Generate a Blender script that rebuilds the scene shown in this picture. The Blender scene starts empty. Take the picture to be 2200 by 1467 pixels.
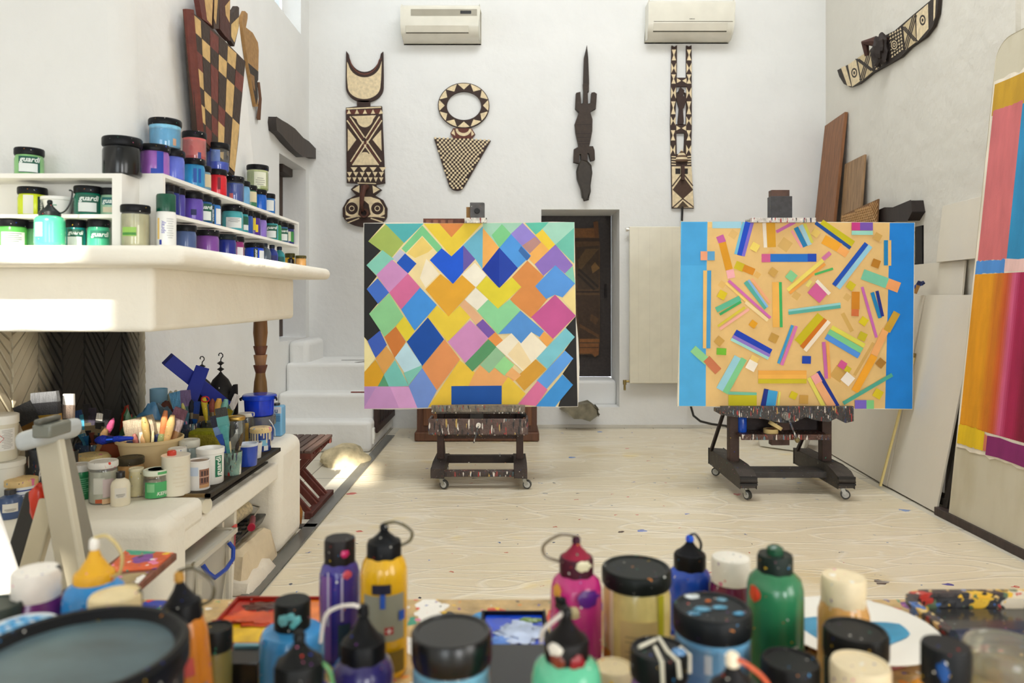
import bpy, math, random
from mathutils import Vector, Matrix, noise
from mathutils.geometry import tessellate_polygon
RN = random.Random(7)
# camera calibration of the photograph (pixels): focal length, principal vanishing point, eye height
F, CX, CY, H = 1550.0, 1092.0, 640.0, 1.35
SC = bpy.context.scene
COL = SC.collection
PI = math.pi

def lin(c):
    return tuple(((x/255)/12.92 if x/255 <= .04045 else ((x/255+.055)/1.055)**2.4) for x in c[:3])

def P(px, py, Y):
    return Vector(((px-CX)/F*Y, Y, H-(py-CY)/F*Y))

# ------------------------------------------------------------------ materials
MATS = {}
def nodes(name):
    m = bpy.data.materials.new(name); m.use_nodes = True
    nt = m.node_tree; nt.nodes.clear()
    N = lambda t, **k: _n(nt, t, k)
    return m, nt, N, nt.links.new
def _n(nt, t, k):
    n = nt.nodes.new('ShaderNode'+t)
    for a, b in k.items():
        if a.startswith('i_'):
            n.inputs[a[2:].replace('_', ' ')].default_value = b
        else: setattr(n, a, b)
    return n
PAL = [(235,230,220),(30,60,160),(215,60,40),(235,190,50),(50,150,120),(225,120,160),(240,240,235),(20,20,24),(60,150,210),(225,140,60),(250,245,235),(120,60,140)]
def ramp(N, cols, const=True):
    r = N('ValToRGB'); cr = r.color_ramp
    cr.interpolation = 'CONSTANT' if const else 'LINEAR'
    while len(cr.elements) < len(cols): cr.elements.new(.5)
    for i, c in enumerate(cols):
        cr.elements[i].position = i/len(cols) if const else i/(len(cols)-1)
        cr.elements[i].color = (*lin(c), 1)
    return r
def attrmat(name, rough=.5, metal=0, coat=0, var=.08, vs=6, st=(1,1,1), bump=0, bs=40, spat=0, ss=30, sst=(1,1,1), spec=.5, pal=PAL, fine=0, bst=(1,1,1)):
    m, nt, N, L = nodes(name)
    out = N('OutputMaterial'); b = N('BsdfPrincipled'); L(b.outputs[0], out.inputs[0])
    b.inputs['Roughness'].default_value = rough; b.inputs['Metallic'].default_value = metal
    b.inputs['Coat Weight'].default_value = coat; b.inputs['Coat Roughness'].default_value = .08
    b.inputs['Specular IOR Level'].default_value = spec
    a = N('Attribute', attribute_name='Col'); tc = N('TexCoord')
    def mapped(s):
        mp = N('Mapping'); mp.inputs['Scale'].default_value = s; L(tc.outputs['Object'], mp.inputs[0]); return mp.outputs[0]
    n = N('TexNoise'); n.inputs['Scale'].default_value = vs; n.inputs['Detail'].default_value = 5; L(mapped(st), n.inputs['Vector'])
    mr = N('MapRange'); mr.inputs[1].default_value = .3; mr.inputs[2].default_value = .7; mr.inputs[3].default_value = 1-var; mr.inputs[4].default_value = 1+var
    L(n.outputs[0], mr.inputs[0])
    vm = N('VectorMath', operation='SCALE'); L(a.outputs['Color'], vm.inputs[0]); L(mr.outputs[0], vm.inputs['Scale'])
    col = vm.outputs[0]
    for k, (sp, sc) in enumerate([(spat, ss), (fine, ss*3.3)]):
        if not sp: continue
        nd = N('TexNoise'); nd.inputs['Scale'].default_value = sc*1.3; L(mapped(sst), nd.inputs['Vector'])
        ad = N('VectorMath', operation='MULTIPLY_ADD'); L(nd.outputs['Color'], ad.inputs[0]); ad.inputs[1].default_value = (.9/sc,)*3; L(mapped(sst), ad.inputs[2])
        vo = N('TexVoronoi'); vo.inputs['Scale'].default_value = sc; L(ad.outputs[0], vo.inputs['Vector'])
        se = N('SeparateColor'); L(vo.outputs['Color'], se.inputs[0])
        mu = N('Math', operation='MULTIPLY'); L(se.outputs[1], mu.inputs[0]); mu.inputs[1].default_value = sp
        pw = N('Math', operation='POWER'); L(mu.outputs[0], pw.inputs[0]); pw.inputs[1].default_value = 1.6
        lt = N('Math', operation='LESS_THAN'); L(vo.outputs['Distance'], lt.inputs[0]); L(pw.outputs[0], lt.inputs[1])
        rp = ramp(N, pal); L(se.outputs[0], rp.inputs[0])
        mx = N('Mix', data_type='RGBA'); L(lt.outputs[0], mx.inputs[0]); L(col, mx.inputs[6]); L(rp.outputs[0], mx.inputs[7])
        col = mx.outputs[2]
    L(col, b.inputs['Base Color'])
    if bump:
        n2 = N('TexNoise'); n2.inputs['Scale'].default_value = bs; n2.inputs['Detail'].default_value = 4; L(mapped(bst), n2.inputs['Vector'])
        bp = N('Bump'); bp.inputs['Strength'].default_value = bump; bp.inputs['Distance'].default_value = .01
        L(n2.outputs[0], bp.inputs['Height']); L(bp.outputs[0], b.inputs['Normal'])
    MATS[name] = m
    return m
attrmat('matte', .75, var=.06)
attrmat('plain', .55, var=.0)
attrmat('gloss', .25, var=.05, spec=.5)
attrmat('jarpaint', .2, coat=.15, spec=.4, var=.35, vs=16, st=(1,1,.5))
attrmat('metal', .32, metal=.9, var=.06)
attrmat('iron', .6, metal=.3, var=.15, vs=30, bump=.2)
attrmat('wood', .55, var=.28, vs=9, st=(4,4,.5), bump=.15, bs=20, bst=(4,4,.4))
attrmat('woody', .55, var=.28, vs=9, st=(4,.5,4), bump=.15, bs=20, bst=(4,.4,4))
attrmat('carved', .7, var=.16, vs=30, bump=.35, bs=45)
attrmat('bottle', .22, coat=.3, var=.10, vs=14, spat=.3, ss=26, fine=.3)
attrmat('lidspat', .42, spec=.2, var=.2, vs=25, spat=.22, ss=34, fine=.36)
attrmat('easelwood', .6, var=.3, vs=14, st=(1,1,1), spat=.3, ss=30, fine=.3, bump=.2)
attrmat('drip', .45, var=.35, vs=24, spat=.8, ss=70, sst=(1.4,1.4,.26), fine=.5, bump=.4, bs=70, pal=[(225,220,212),(25,25,28),(50,60,90),(150,60,54),(170,54,48),(96,130,140),(30,30,34),(226,220,210),(120,100,90),(70,70,66),(190,160,90),(44,38,38)])
attrmat('mess', .35, var=.3, vs=20, spat=.85, ss=18, fine=.6, bump=.4, bs=50)
attrmat('canvas', .7, var=.05, vs=9, bump=.12, bs=350)
attrmat('canvas_soft', .75, var=.12, vs=5, st=(3,3,.6), bump=.15, bs=200)
attrmat('cloth', .85, var=.08, vs=8, bump=.5, bs=25)
attrmat('stone', .9, var=.3, vs=14, bump=.8, bs=18)
attrmat('bristle', .7, var=.35, vs=40, st=(8,8,.6), bump=.4, bs=200)
attrmat('wax', .5, var=.15, vs=18, spat=.5, ss=34, sst=(1.2,1.2,.6), fine=.42)
attrmat('smear', .3, var=.45, vs=9, st=(1,2,1), spat=.25, ss=20)
attrmat('caked', .35, var=.3, vs=20, spat=1.25, ss=26, fine=.8, bump=.4, bs=50, pal=[(200,50,40),(226,196,130),(30,28,30),(236,190,60),(226,214,190),(40,40,44),(190,60,50),(60,110,180),(90,110,80),(220,180,120),(34,30,32),(150,40,40)])
attrmat('sponge', .95, var=.25, vs=60, bump=.9, bs=120)
attrmat('bag', .3, var=.12, vs=12, bump=.5, bs=25)
attrmat('cane', .7, var=.1)

def clearmat(name, tint, refl=.05, mixf=.12):
    m, nt, N, L = nodes(name)
    out = N('OutputMaterial'); t = N('BsdfTransparent'); g = N('BsdfGlossy'); d = N('BsdfDiffuse')
    t.inputs[0].default_value = (*lin(tint), 1); g.inputs['Roughness'].default_value = refl
    d.inputs[0].default_value = (*lin(tint), 1)
    lw = N('LayerWeight'); lw.inputs[0].default_value = .35
    m1 = N('MixShader'); m1.inputs[0].default_value = mixf; L(t.outputs[0], m1.inputs[1]); L(d.outputs[0], m1.inputs[2])
    mm = N('Math', operation='MULTIPLY_ADD'); L(lw.outputs['Fresnel'], mm.inputs[0]); mm.inputs[1].default_value = .6; mm.inputs[2].default_value = .03
    m2 = N('MixShader'); L(mm.outputs[0], m2.inputs[0]); L(m1.outputs[0], m2.inputs[1]); L(g.outputs[0], m2.inputs[2])
    L(m2.outputs[0], out.inputs[0]); MATS[name] = m
clearmat('clear', (244,247,247), .05, .05)
clearmat('clear_dirty', (232,230,216), .12, .14)
clearmat('clear_box', (238,234,222), .25, .55)

def plaster(name, col, bump=.35, dirt=.0, stain=(150,140,110), scale=1.6):
    m, nt, N, L = nodes(name)
    out = N('OutputMaterial'); b = N('BsdfPrincipled'); L(b.outputs[0], out.inputs[0])
    b.inputs['Roughness'].default_value = .85; b.inputs['Specular IOR Level'].default_value = .2
    g = N('NewGeometry')
    n = N('TexNoise'); n.inputs['Scale'].default_value = scale; n.inputs['Detail'].default_value = 8; n.inputs['Roughness'].default_value = .6; L(g.outputs['Position'], n.inputs['Vector'])
    rp = N('ValToRGB'); rp.color_ramp.elements[0].position = .35; rp.color_ramp.elements[1].position = .65
    c = lin(col); rp.color_ramp.elements[0].color = (*[x*.95 for x in c], 1); rp.color_ramp.elements[1].color = (*c, 1)
    L(n.outputs[0], rp.inputs[0]); colr = rp.outputs[0]
    if dirt:
        n3 = N('TexNoise'); n3.inputs['Scale'].default_value = 3.5; n3.inputs['Detail'].default_value = 9
        mp = N('Mapping'); mp.inputs['Scale'].default_value = (1.5, 1.5, .35); L(g.outputs['Position'], mp.inputs[0]); L(mp.outputs[0], n3.inputs['Vector'])
        mr = N('MapRange'); mr.inputs[1].default_value = .5; mr.inputs[2].default_value = .75; mr.inputs[4].default_value = dirt; L(n3.outputs[0], mr.inputs[0])
        mx = N('Mix', data_type='RGBA'); L(mr.outputs[0], mx.inputs[0]); L(colr, mx.inputs[6]); mx.inputs[7].default_value = (*lin(stain), 1); colr = mx.outputs[2]
    L(colr, b.inputs['Base Color'])
    n2 = N('TexNoise'); n2.inputs['Scale'].default_value = 7; n2.inputs['Detail'].default_value = 8; L(g.outputs['Position'], n2.inputs['Vector'])
    bp = N('Bump'); bp.inputs['Strength'].default_value = bump; bp.inputs['Distance'].default_value = .03
    L(n2.outputs[0], bp.inputs['Height']); L(bp.outputs[0], b.inputs['Normal'])
    MATS[name] = m
plaster('plaster', (231,231,229))
plaster('plaster_side', (222,218,208), .5)
plaster('limewash', (242,237,224), .5, .06, (200,185,150))
plaster('panel_white', (222,214,198), .08, .05, (180,165,135))
plaster('board_stained', (206,198,176), .12, .5, (170,158,122))

def soot():
    m, nt, N, L = nodes('soot')
    out = N('OutputMaterial'); b = N('BsdfPrincipled'); L(b.outputs[0], out.inputs[0]); b.inputs['Roughness'].default_value = .8
    a = N('Attribute', attribute_name='Col'); g = N('NewGeometry'); se = N('SeparateXYZ'); L(g.outputs['Position'], se.inputs[0])
    n = N('TexNoise'); n.inputs['Scale'].default_value = 2.6; n.inputs['Detail'].default_value = 6; L(g.outputs['Position'], n.inputs['Vector'])
    # smoke stain around the middle of the hearth (Y about 3.6)
    s1 = N('Math', operation='SUBTRACT'); L(se.outputs[1], s1.inputs[0]); s1.inputs[1].default_value = 3.58
    ab = N('Math', operation='ABSOLUTE'); L(s1.outputs[0], ab.inputs[0])
    sc = N('Math', operation='MULTIPLY_ADD'); L(n.outputs[0], sc.inputs[0]); sc.inputs[1].default_value = .35; L(ab.outputs[0], sc.inputs[2])
    mr = N('MapRange'); mr.inputs[1].default_value = .74; mr.inputs[2].default_value = .5; mr.inputs[3].default_value = 0; mr.inputs[4].default_value = .97; L(sc.outputs[0], mr.inputs[0])
    mx = N('Mix', data_type='RGBA'); L(mr.outputs[0], mx.inputs[0]); L(a.outputs['Color'], mx.inputs[6]); mx.inputs[7].default_value = (*lin((26,24,22)), 1)
    L(mx.outputs[2], b.inputs['Base Color']); MATS['soot'] = m
soot()

def floormat():
    m, nt, N, L = nodes('floor_tiles')
    out = N('OutputMaterial'); b = N('BsdfPrincipled'); L(b.outputs[0], out.inputs[0]); b.inputs['Roughness'].default_value = .5
    g = N('NewGeometry')
    br = N('TexBrick'); br.inputs['Scale'].default_value = 1; br.inputs['Mortar Size'].default_value = .004; br.inputs['Brick Width'].default_value = .6; br.inputs['Row Height'].default_value = .3
    br.offset = 0
    br.inputs['Color1'].default_value = (*lin((214,208,192)), 1); br.inputs['Color2'].default_value = (*lin((206,199,182)), 1); br.inputs['Mortar'].default_value = (*lin((120,112,98)), 1)
    mp = N('Mapping'); mp.inputs['Rotation'].default_value = (0, 0, PI/2); L(g.outputs['Position'], mp.inputs[0]); L(mp.outputs[0], br.inputs['Vector'])
    L(br.outputs[0], b.inputs['Base Color']); MATS['floor_tiles'] = m
    # clear plastic dust sheet over a pale floor: creases, stains, splashes of paint
    m, nt, N, L = nodes('plastic_sheet')
    out = N('OutputMaterial'); b = N('BsdfPrincipled'); L(b.outputs[0], out.inputs[0])
    b.inputs['Roughness'].default_value = .3; b.inputs['Specular IOR Level'].default_value = .6
    g = N('NewGeometry')
    def noise_(s, d, st=(1,1,1), rot=0, ro=.5):
        mp = N('Mapping'); mp.inputs['Scale'].default_value = st; mp.inputs['Rotation'].default_value = (0,0,rot); L(g.outputs['Position'], mp.inputs[0])
        n = N('TexNoise'); n.inputs['Scale'].default_value = s; n.inputs['Detail'].default_value = d; n.inputs['Roughness'].default_value = ro; L(mp.outputs[0], n.inputs['Vector']); return n.outputs[0]
    r = N('ValToRGB'); r.color_ramp.elements[0].position = .3; r.color_ramp.elements[1].position = .7
    r.color_ramp.elements[0].color = (*lin((222,208,178)), 1); r.color_ramp.elements[1].color = (*lin((230,218,192)), 1)
    L(noise_(1.2, 6), r.inputs[0]); col = r.outputs[0]
    def over(col, fac, c):
        mx = N('Mix', data_type='RGBA'); L(fac, mx.inputs[0]); L(col, mx.inputs[6]); mx.inputs[7].default_value = (*lin(c), 1); return mx.outputs[2]
    mr = N('MapRange'); mr.inputs[1].default_value = .62; mr.inputs[2].default_value = .72; mr.inputs[4].default_value = .55; L(noise_(.9, 4, ro=.45), mr.inputs[0])
    col = over(col, mr.outputs[0], (206,180,118))
    mr = N('MapRange'); mr.inputs[1].default_value = .64; mr.inputs[2].default_value = .74; mr.inputs[4].default_value = .6; L(noise_(2.3, 3), mr.inputs[0])
    col = over(col, mr.outputs[0], (232,206,120))
    for sc, thr, pal in ((2.6, .09, [(40,90,190),(200,60,50),(70,60,150),(50,120,200),(90,70,60),(200,80,50)]), (7, .075, [(60,70,90),(190,90,60),(60,60,60),(70,100,150)])):
        nd = N('TexNoise'); nd.inputs['Scale'].default_value = 22; L(g.outputs['Position'], nd.inputs['Vector'])
        ad = N('VectorMath', operation='MULTIPLY_ADD'); L(nd.outputs['Color'], ad.inputs[0]); ad.inputs[1].default_value = (.09,.05,0); L(g.outputs['Position'], ad.inputs[2])
        fl = N('VectorMath', operation='MULTIPLY'); L(ad.outputs[0], fl.inputs[0]); fl.inputs[1].default_value = (1,1,0)
        vo = N('TexVoronoi', voronoi_dimensions='2D'); vo.inputs['Scale'].default_value = sc; L(fl.outputs[0], vo.inputs['Vector'])
        se = N('SeparateColor'); L(vo.outputs['Color'], se.inputs[0])
        pw = N('Math', operation='POWER'); L(se.outputs[1], pw.inputs[0]); pw.inputs[1].default_value = 5
        mu = N('Math', operation='MULTIPLY'); L(pw.outputs[0], mu.inputs[0]); mu.inputs[1].default_value = thr
        lt = N('Math', operation='LESS_THAN'); L(vo.outputs['Distance'], lt.inputs[0]); L(mu.outputs[0], lt.inputs[1])
        rp = ramp(N, pal); L(se.outputs[0], rp.inputs[0])
        mx = N('Mix', data_type='RGBA'); L(lt.outputs[0], mx.inputs[0]); L(col, mx.inputs[6]); L(rp.outputs[0], mx.inputs[7]); col = mx.outputs[2]
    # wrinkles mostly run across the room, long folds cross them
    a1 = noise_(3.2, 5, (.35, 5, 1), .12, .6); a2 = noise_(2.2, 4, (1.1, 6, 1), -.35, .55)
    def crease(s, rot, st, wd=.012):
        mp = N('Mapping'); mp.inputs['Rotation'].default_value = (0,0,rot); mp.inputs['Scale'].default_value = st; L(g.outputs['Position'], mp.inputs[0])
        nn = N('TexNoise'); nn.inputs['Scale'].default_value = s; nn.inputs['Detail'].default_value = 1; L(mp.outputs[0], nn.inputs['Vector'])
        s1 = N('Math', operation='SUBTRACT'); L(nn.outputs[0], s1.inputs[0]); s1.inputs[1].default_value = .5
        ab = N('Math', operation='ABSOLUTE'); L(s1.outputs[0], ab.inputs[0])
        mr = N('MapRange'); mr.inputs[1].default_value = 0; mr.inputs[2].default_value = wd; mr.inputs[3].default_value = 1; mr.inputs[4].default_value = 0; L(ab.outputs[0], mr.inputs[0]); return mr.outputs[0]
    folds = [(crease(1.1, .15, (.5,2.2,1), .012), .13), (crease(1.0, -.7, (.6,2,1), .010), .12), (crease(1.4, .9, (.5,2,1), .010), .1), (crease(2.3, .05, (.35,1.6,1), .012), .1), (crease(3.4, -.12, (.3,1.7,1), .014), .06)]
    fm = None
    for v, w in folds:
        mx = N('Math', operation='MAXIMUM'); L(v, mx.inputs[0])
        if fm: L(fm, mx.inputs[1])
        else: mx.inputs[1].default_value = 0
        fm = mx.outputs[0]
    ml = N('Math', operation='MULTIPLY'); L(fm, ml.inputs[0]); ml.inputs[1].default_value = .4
    col = over(col, ml.outputs[0], (246,240,226))     # highlights on the fold lines painted into the sheet colour
    L(col, b.inputs['Base Color'])
    s = None
    for v, w in ((a1, .07), (a2, .07), (noise_(2.6, 7, (1,1.8,1), .5, .6), .26), *folds):
        mu = N('Math', operation='MULTIPLY_ADD'); L(v, mu.inputs[0]); mu.inputs[1].default_value = w
        if s: L(s, mu.inputs[2])
        else: mu.inputs[2].default_value = 0
        s = mu.outputs[0]
    bp = N('Bump'); bp.inputs['Strength'].default_value = .55; bp.inputs['Distance'].default_value = .035; L(s, bp.inputs['Height']); L(bp.outputs[0], b.inputs['Normal'])
    MATS['plastic_sheet'] = m
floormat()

# ------------------------------------------------------------------ mesh builder
_txt = {}
def text_geo(s, bold=0):
    if (s, bold) not in _txt:
        cu = bpy.data.curves.new('t', 'FONT'); cu.body = s; cu.resolution_u = 2; cu.offset = bold
        o = bpy.data.objects.new('t', cu); COL.objects.link(o)
        bpy.context.view_layer.update()
        me = bpy.data.meshes.new_from_object(o.evaluated_get(bpy.context.evaluated_depsgraph_get()))
        vs = [v.co.copy() for v in me.vertices]; fs = [tuple(p.vertices) for p in me.polygons]
        bpy.data.objects.remove(o); bpy.data.meshes.remove(me); bpy.data.curves.remove(cu)
        x0 = min(v.x for v in vs); x1 = max(v.x for v in vs)
        _txt[(s, bold)] = ([((v.x-x0), v.y) for v in vs], fs, x1-x0)
    return _txt[(s, bold)]

class MB:
    def __init__(s, o=(0,0,0), M=None):
        s.v, s.f, s.c = [], [], []
        s.M = (M if M is not None else Matrix.Identity(4)); s.M = Matrix.Translation(Vector(o)) @ s.M
    def add(s, vs, fs, col):
        b = len(s.v); s.v += [s.M @ Vector(v) for v in vs]
        if not isinstance(col, list): col = [col]*len(fs)
        for f, c in zip(fs, col): s.f.append(tuple(i+b for i in f)); s.c.append(c)
        return s
    def hexa(s, q, col):      # q: 8 corners, bottom ring then top ring
        return s.add(q, [(3,2,1,0),(4,5,6,7),(0,1,5,4),(1,2,6,5),(2,3,7,6),(3,0,4,7)], col)
    def box(s, x0, x1, y0, y1, z0, z1, col):
        return s.hexa([(x0,y0,z0),(x1,y0,z0),(x1,y1,z0),(x0,y1,z0),(x0,y0,z1),(x1,y0,z1),(x1,y1,z1),(x0,y1,z1)], col)
    def beam(s, p0, p1, w, h, col, up=(0,0,1), taper=1):
        p0, p1 = Vector(p0), Vector(p1); d = (p1-p0).normalized(); up = Vector(up)
        x = d.cross(up)
        if x.length < 1e-4: x = Vector((1,0,0))
        x.normalize(); y = d.cross(x).normalized()
        q = []
        for p, k in ((p0, 1), (p1, taper)):
            for a, b in ((-1,-1),(1,-1),(1,1),(-1,1)): q.append(p + x*(a*w/2*k) + y*(b*h/2*k))
        return s.hexa(q, col)
    def slab(s, a, b, c, d, t, col):   # quad a,b,c,d pushed back by t against its normal
        a, b, c, d = map(Vector, (a,b,c,d)); n = (b-a).cross(d-a).normalized()*t
        return s.hexa([a-n, b-n, c-n, d-n, a, b, c, d], col)
    def lathe(s, prof, col, n=24, o=(0,0,0), k=None, a0=0):
        vs, fs, cs = [], [], []; m = len(prof)
        for (r, z) in prof:
            for i in range(n):
                a = a0+2*PI*i/n; rr = r*(k(a) if k else 1)
                vs.append((o[0]+rr*math.cos(a), o[1]+rr*math.sin(a), o[2]+z))
        for j in range(m-1):
            for i in range(n):
                i2 = (i+1) % n; fs.append((j*n+i, j*n+i2, (j+1)*n+i2, (j+1)*n+i)); cs.append(col[j] if isinstance(col, list) else col)
        if prof[0][0] > 1e-5 and not (m == 2 and abs(prof[0][1]-prof[1][1]) < 1e-6): fs.append(tuple(range(n-1, -1, -1))); cs.append(col[0] if isinstance(col, list) else col)
        if prof[-1][0] > 1e-5: fs.append(tuple((m-1)*n+i for i in range(n))); cs.append(col[-1] if isinstance(col, list) else col)
        return s.add(vs, fs, cs)
    def cyl(s, p0, p1, r0, r1, col, n=14):
        p0, p1 = Vector(p0), Vector(p1); d = (p1-p0).normalized()
        x = d.orthogonal().normalized(); y = d.cross(x)
        vs = [p + x*(r*math.cos(2*PI*i/n)) + y*(r*math.sin(2*PI*i/n)) for p, r in ((p0,r0),(p1,r1)) for i in range(n)]
        fs = [(i, (i+1)%n, n+(i+1)%n, n+i) for i in range(n)] + [tuple(range(n-1,-1,-1)), tuple(range(n, 2*n))]
        return s.add(vs, fs, col)
    def tube(s, pts, r, col, n=8):
        pts = [Vector(p) for p in pts]; vs, fs = [], []; x = None
        for i, p in enumerate(pts):
            d = (pts[min(i+1, len(pts)-1)]-pts[max(i-1, 0)]).normalized()
            if x is None: x = d.orthogonal().normalized()
            x = (x - d*x.dot(d)).normalized(); y = d.cross(x)
            rr = r[i] if isinstance(r, (list, tuple)) else r
            vs += [p + x*(rr*math.cos(2*PI*j/n)) + y*(rr*math.sin(2*PI*j/n)) for j in range(n)]
        for i in range(len(pts)-1):
            fs += [(i*n+j, i*n+(j+1)%n, (i+1)*n+(j+1)%n, (i+1)*n+j) for j in range(n)]
        fs += [tuple(range(n-1,-1,-1)), tuple((len(pts)-1)*n+j for j in range(n))]
        return s.add(vs, fs, col)
    def patch(s, r, a0, a1, z0, z1, col, n=10, o=(0,0,0)):
        vs = [(o[0]+r*math.cos(a0+(a1-a0)*i/n), o[1]+r*math.sin(a0+(a1-a0)*i/n), o[2]+z) for z in (z0, z1) for i in range(n+1)]
        return s.add(vs, [(i, i+1, n+2+i, n+1+i) for i in range(n)], col)
    def text_cyl(s, txt, r, a, z, h, col, vert=False, shear=0, o=(0,0,0), bold=.02, fit=None):
        vs, fs, w = text_geo(txt, bold); k = h/.72
        if fit and w*k > fit: k = fit/w
        q = []
        for (x, y) in vs:
            u, v = (x-w/2)*k + shear*y*k, (y-.3)*k
            if vert: u, v = -v, u
            an = a + u/r; q.append((o[0]+r*math.cos(an), o[1]+r*math.sin(an), o[2]+z+v))
        return s.add(q, fs, col)
    def prism(s, rings, fn, t0, t1, col, side=None):   # rings: [outer, hole...] of 2D points; fn(u,v,w)->3D
        fl = [[Vector((p[0], p[1], 0)) for p in r] for r in rings]
        tris = tessellate_polygon(fl); pts = [p for r in rings for p in r]; n = len(pts)
        vs = [fn(p[0], p[1], t0) for p in pts] + [fn(p[0], p[1], t1) for p in pts]
        fs = [tuple(t) for t in tris] + [tuple(i+n for i in reversed(t)) for t in tris]; cs = [col]*len(fs)
        b = 0
        for r in rings:
            m = len(r)
            for i in range(m): fs.append((b+i, b+(i+1)%m, n+b+(i+1)%m, n+b+i)); cs.append(side or col)
            b += m
        return s.add(vs, fs, cs)
    def face(s, pts, col): return s.add(pts, [tuple(range(len(pts)))], col)
    def blob(s, c, r, col, amp=.2, fr=2.5, nu=20, nv=12, seed=0, flat=None):
        vs, fs = [], []; c = Vector(c)
        for j in range(nv+1):
            t = PI*j/nv
            for i in range(nu):
                p = 2*PI*i/nu; d = Vector((math.sin(t)*math.cos(p), math.sin(t)*math.sin(p), math.cos(t)))
                k = 1+amp*noise.noise(d*fr+Vector((seed, seed*.7, 0)))*1.6
                q = Vector((d.x*r[0]*k, d.y*r[1]*k, d.z*r[2]*k))
                if flat is not None: q.z = max(q.z, flat)
                vs.append(c+q)
        for j in range(nv):
            for i in range(nu): i2 = (i+1)%nu; fs.append((j*nu+i, (j+1)*nu+i, (j+1)*nu+i2, j*nu+i2))
        return s.add(vs, fs, col)
    def build(s, name, mat, parent=None, bevel=0, seg=2, sharp=38, recalc=True, flat=False):
        if parent is not None: org = parent['_w']; org = Vector(org)
        else:
            xs = [v.x for v in s.v]; ys = [v.y for v in s.v]; zs = [v.z for v in s.v]
            org = Vector(((min(xs)+max(xs))/2, (min(ys)+max(ys))/2, min(zs)))
        me = bpy.data.meshes.new(name)
        me.from_pydata([v-org for v in s.v], [], s.f)
        ca = me.color_attributes.new('Col', 'FLOAT_COLOR', 'CORNER'); buf = []
        for p, c in zip(me.polygons, s.c):
            l = (*lin(c), 1.0)
            for _ in range(p.loop_total): buf.extend(l)
        ca.data.foreach_set('color', buf)
        me.update()
        if not flat:
            me.polygons.foreach_set('use_smooth', [True]*len(me.polygons)); me.set_sharp_from_angle(angle=math.radians(sharp))
        me.materials.append(MATS[mat] if isinstance(mat, str) else mat)
        o = bpy.data.objects.new(name, me); COL.objects.link(o)
        if parent is not None: o.parent = parent; o.location = (0,0,0)
        else: o.location = org
        o['_w'] = list(org)
        if bevel:
            b = o.modifiers.new('bevel', 'BEVEL'); b.width = bevel; b.segments = seg; b.limit_method = 'ANGLE'; b.angle_limit = math.radians(50); b.harden_normals = False
        return o

def tag(o, label, cat, group=None):
    o['label'] = label; o['category'] = cat
    if group: o['group'] = group
    return o
def thing(name, label, cat, loc, group=None):
    o = bpy.data.objects.new(name, None); COL.objects.link(o); o.location = loc; o.empty_display_size = .05; o['_w'] = list(loc)
    return tag(o, label, cat, group)
def struct(o): o['kind'] = 'structure'; return o
def lab(o, text): o['label'] = text; return o

class Plane:
    def __init__(s, o, u, v, n): s.o, s.u, s.v, s.n = Vector(o), Vector(u).normalized(), Vector(v).normalized(), Vector(n).normalized()
    def uv(s, px, py):
        e = Vector((0,0,H)); d = Vector(((px-CX)/F, 1, -(py-CY)/F)); t = (s.o-e).dot(s.n)/d.dot(s.n); q = e+d*t-s.o
        return (q.dot(s.u), q.dot(s.v))
    def fn(s, u, v, w): return s.o+s.u*u+s.v*v+s.n*w
    def P(s, px, py, w=0): return s.fn(*s.uv(px, py), w)

class Relief:     # a flat carved or painted piece: outline with thickness, painted shapes on its face
    def __init__(s, plane, t, px=None): s.pl, s.t, s.mb, s.k, s.px = plane, t, MB(), 0, px or (lambda x, y: (x, y))
    def q(s, pts): return [s.pl.uv(*s.px(*p)) for p in pts]
    def base(s, rings, col, side=None, t0=0, t1=None): s.mb.prism([s.q(r) for r in rings], s.pl.fn, t0, s.t if t1 is None else t1, col, side); return s
    def paint(s, pts, col, lift=None):
        s.k += 1; w = s.t+.0007+.00006*s.k if lift is None else lift
        uv = s.q(pts); fl = [[Vector((p[0], p[1], 0)) for p in uv]]
        vs = [s.pl.fn(p[0], p[1], w) for p in uv]; s.mb.add(vs, [tuple(t) for t in tessellate_polygon(fl)], col); return s
    def bar(s, x0, y0, x1, y1, w, col):
        d = math.hypot(x1-x0, y1-y0); nx, ny = -(y1-y0)/d*w/2, (x1-x0)/d*w/2
        return s.paint([(x0+nx,y0+ny),(x1+nx,y1+ny),(x1-nx,y1-ny),(x0-nx,y0-ny)], col)
    def sq(s, x, y, w, col, a=40, h=None):
        a = math.radians(a); h = h or w
        return s.paint([(x+math.cos(a)*p*w/2-math.sin(a)*q*h/2, y+math.sin(a)*p*w/2+math.cos(a)*q*h/2) for p, q in ((-1,-1),(1,-1),(1,1),(-1,1))], col)
    def disc(s, x, y, rx, ry, col, n=22, a0=0, a1=2*PI):
        return s.paint([(x+rx*math.cos(a0+(a1-a0)*i/n), y+ry*math.sin(a0+(a1-a0)*i/n)) for i in range(n)], col)
def arc(x, y, rx, ry, a0, a1, n=16):
    return [(x+rx*math.cos(math.radians(a0+(a1-a0)*i/n)), y+ry*math.sin(math.radians(a0+(a1-a0)*i/n))) for i in range(n+1)]

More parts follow.
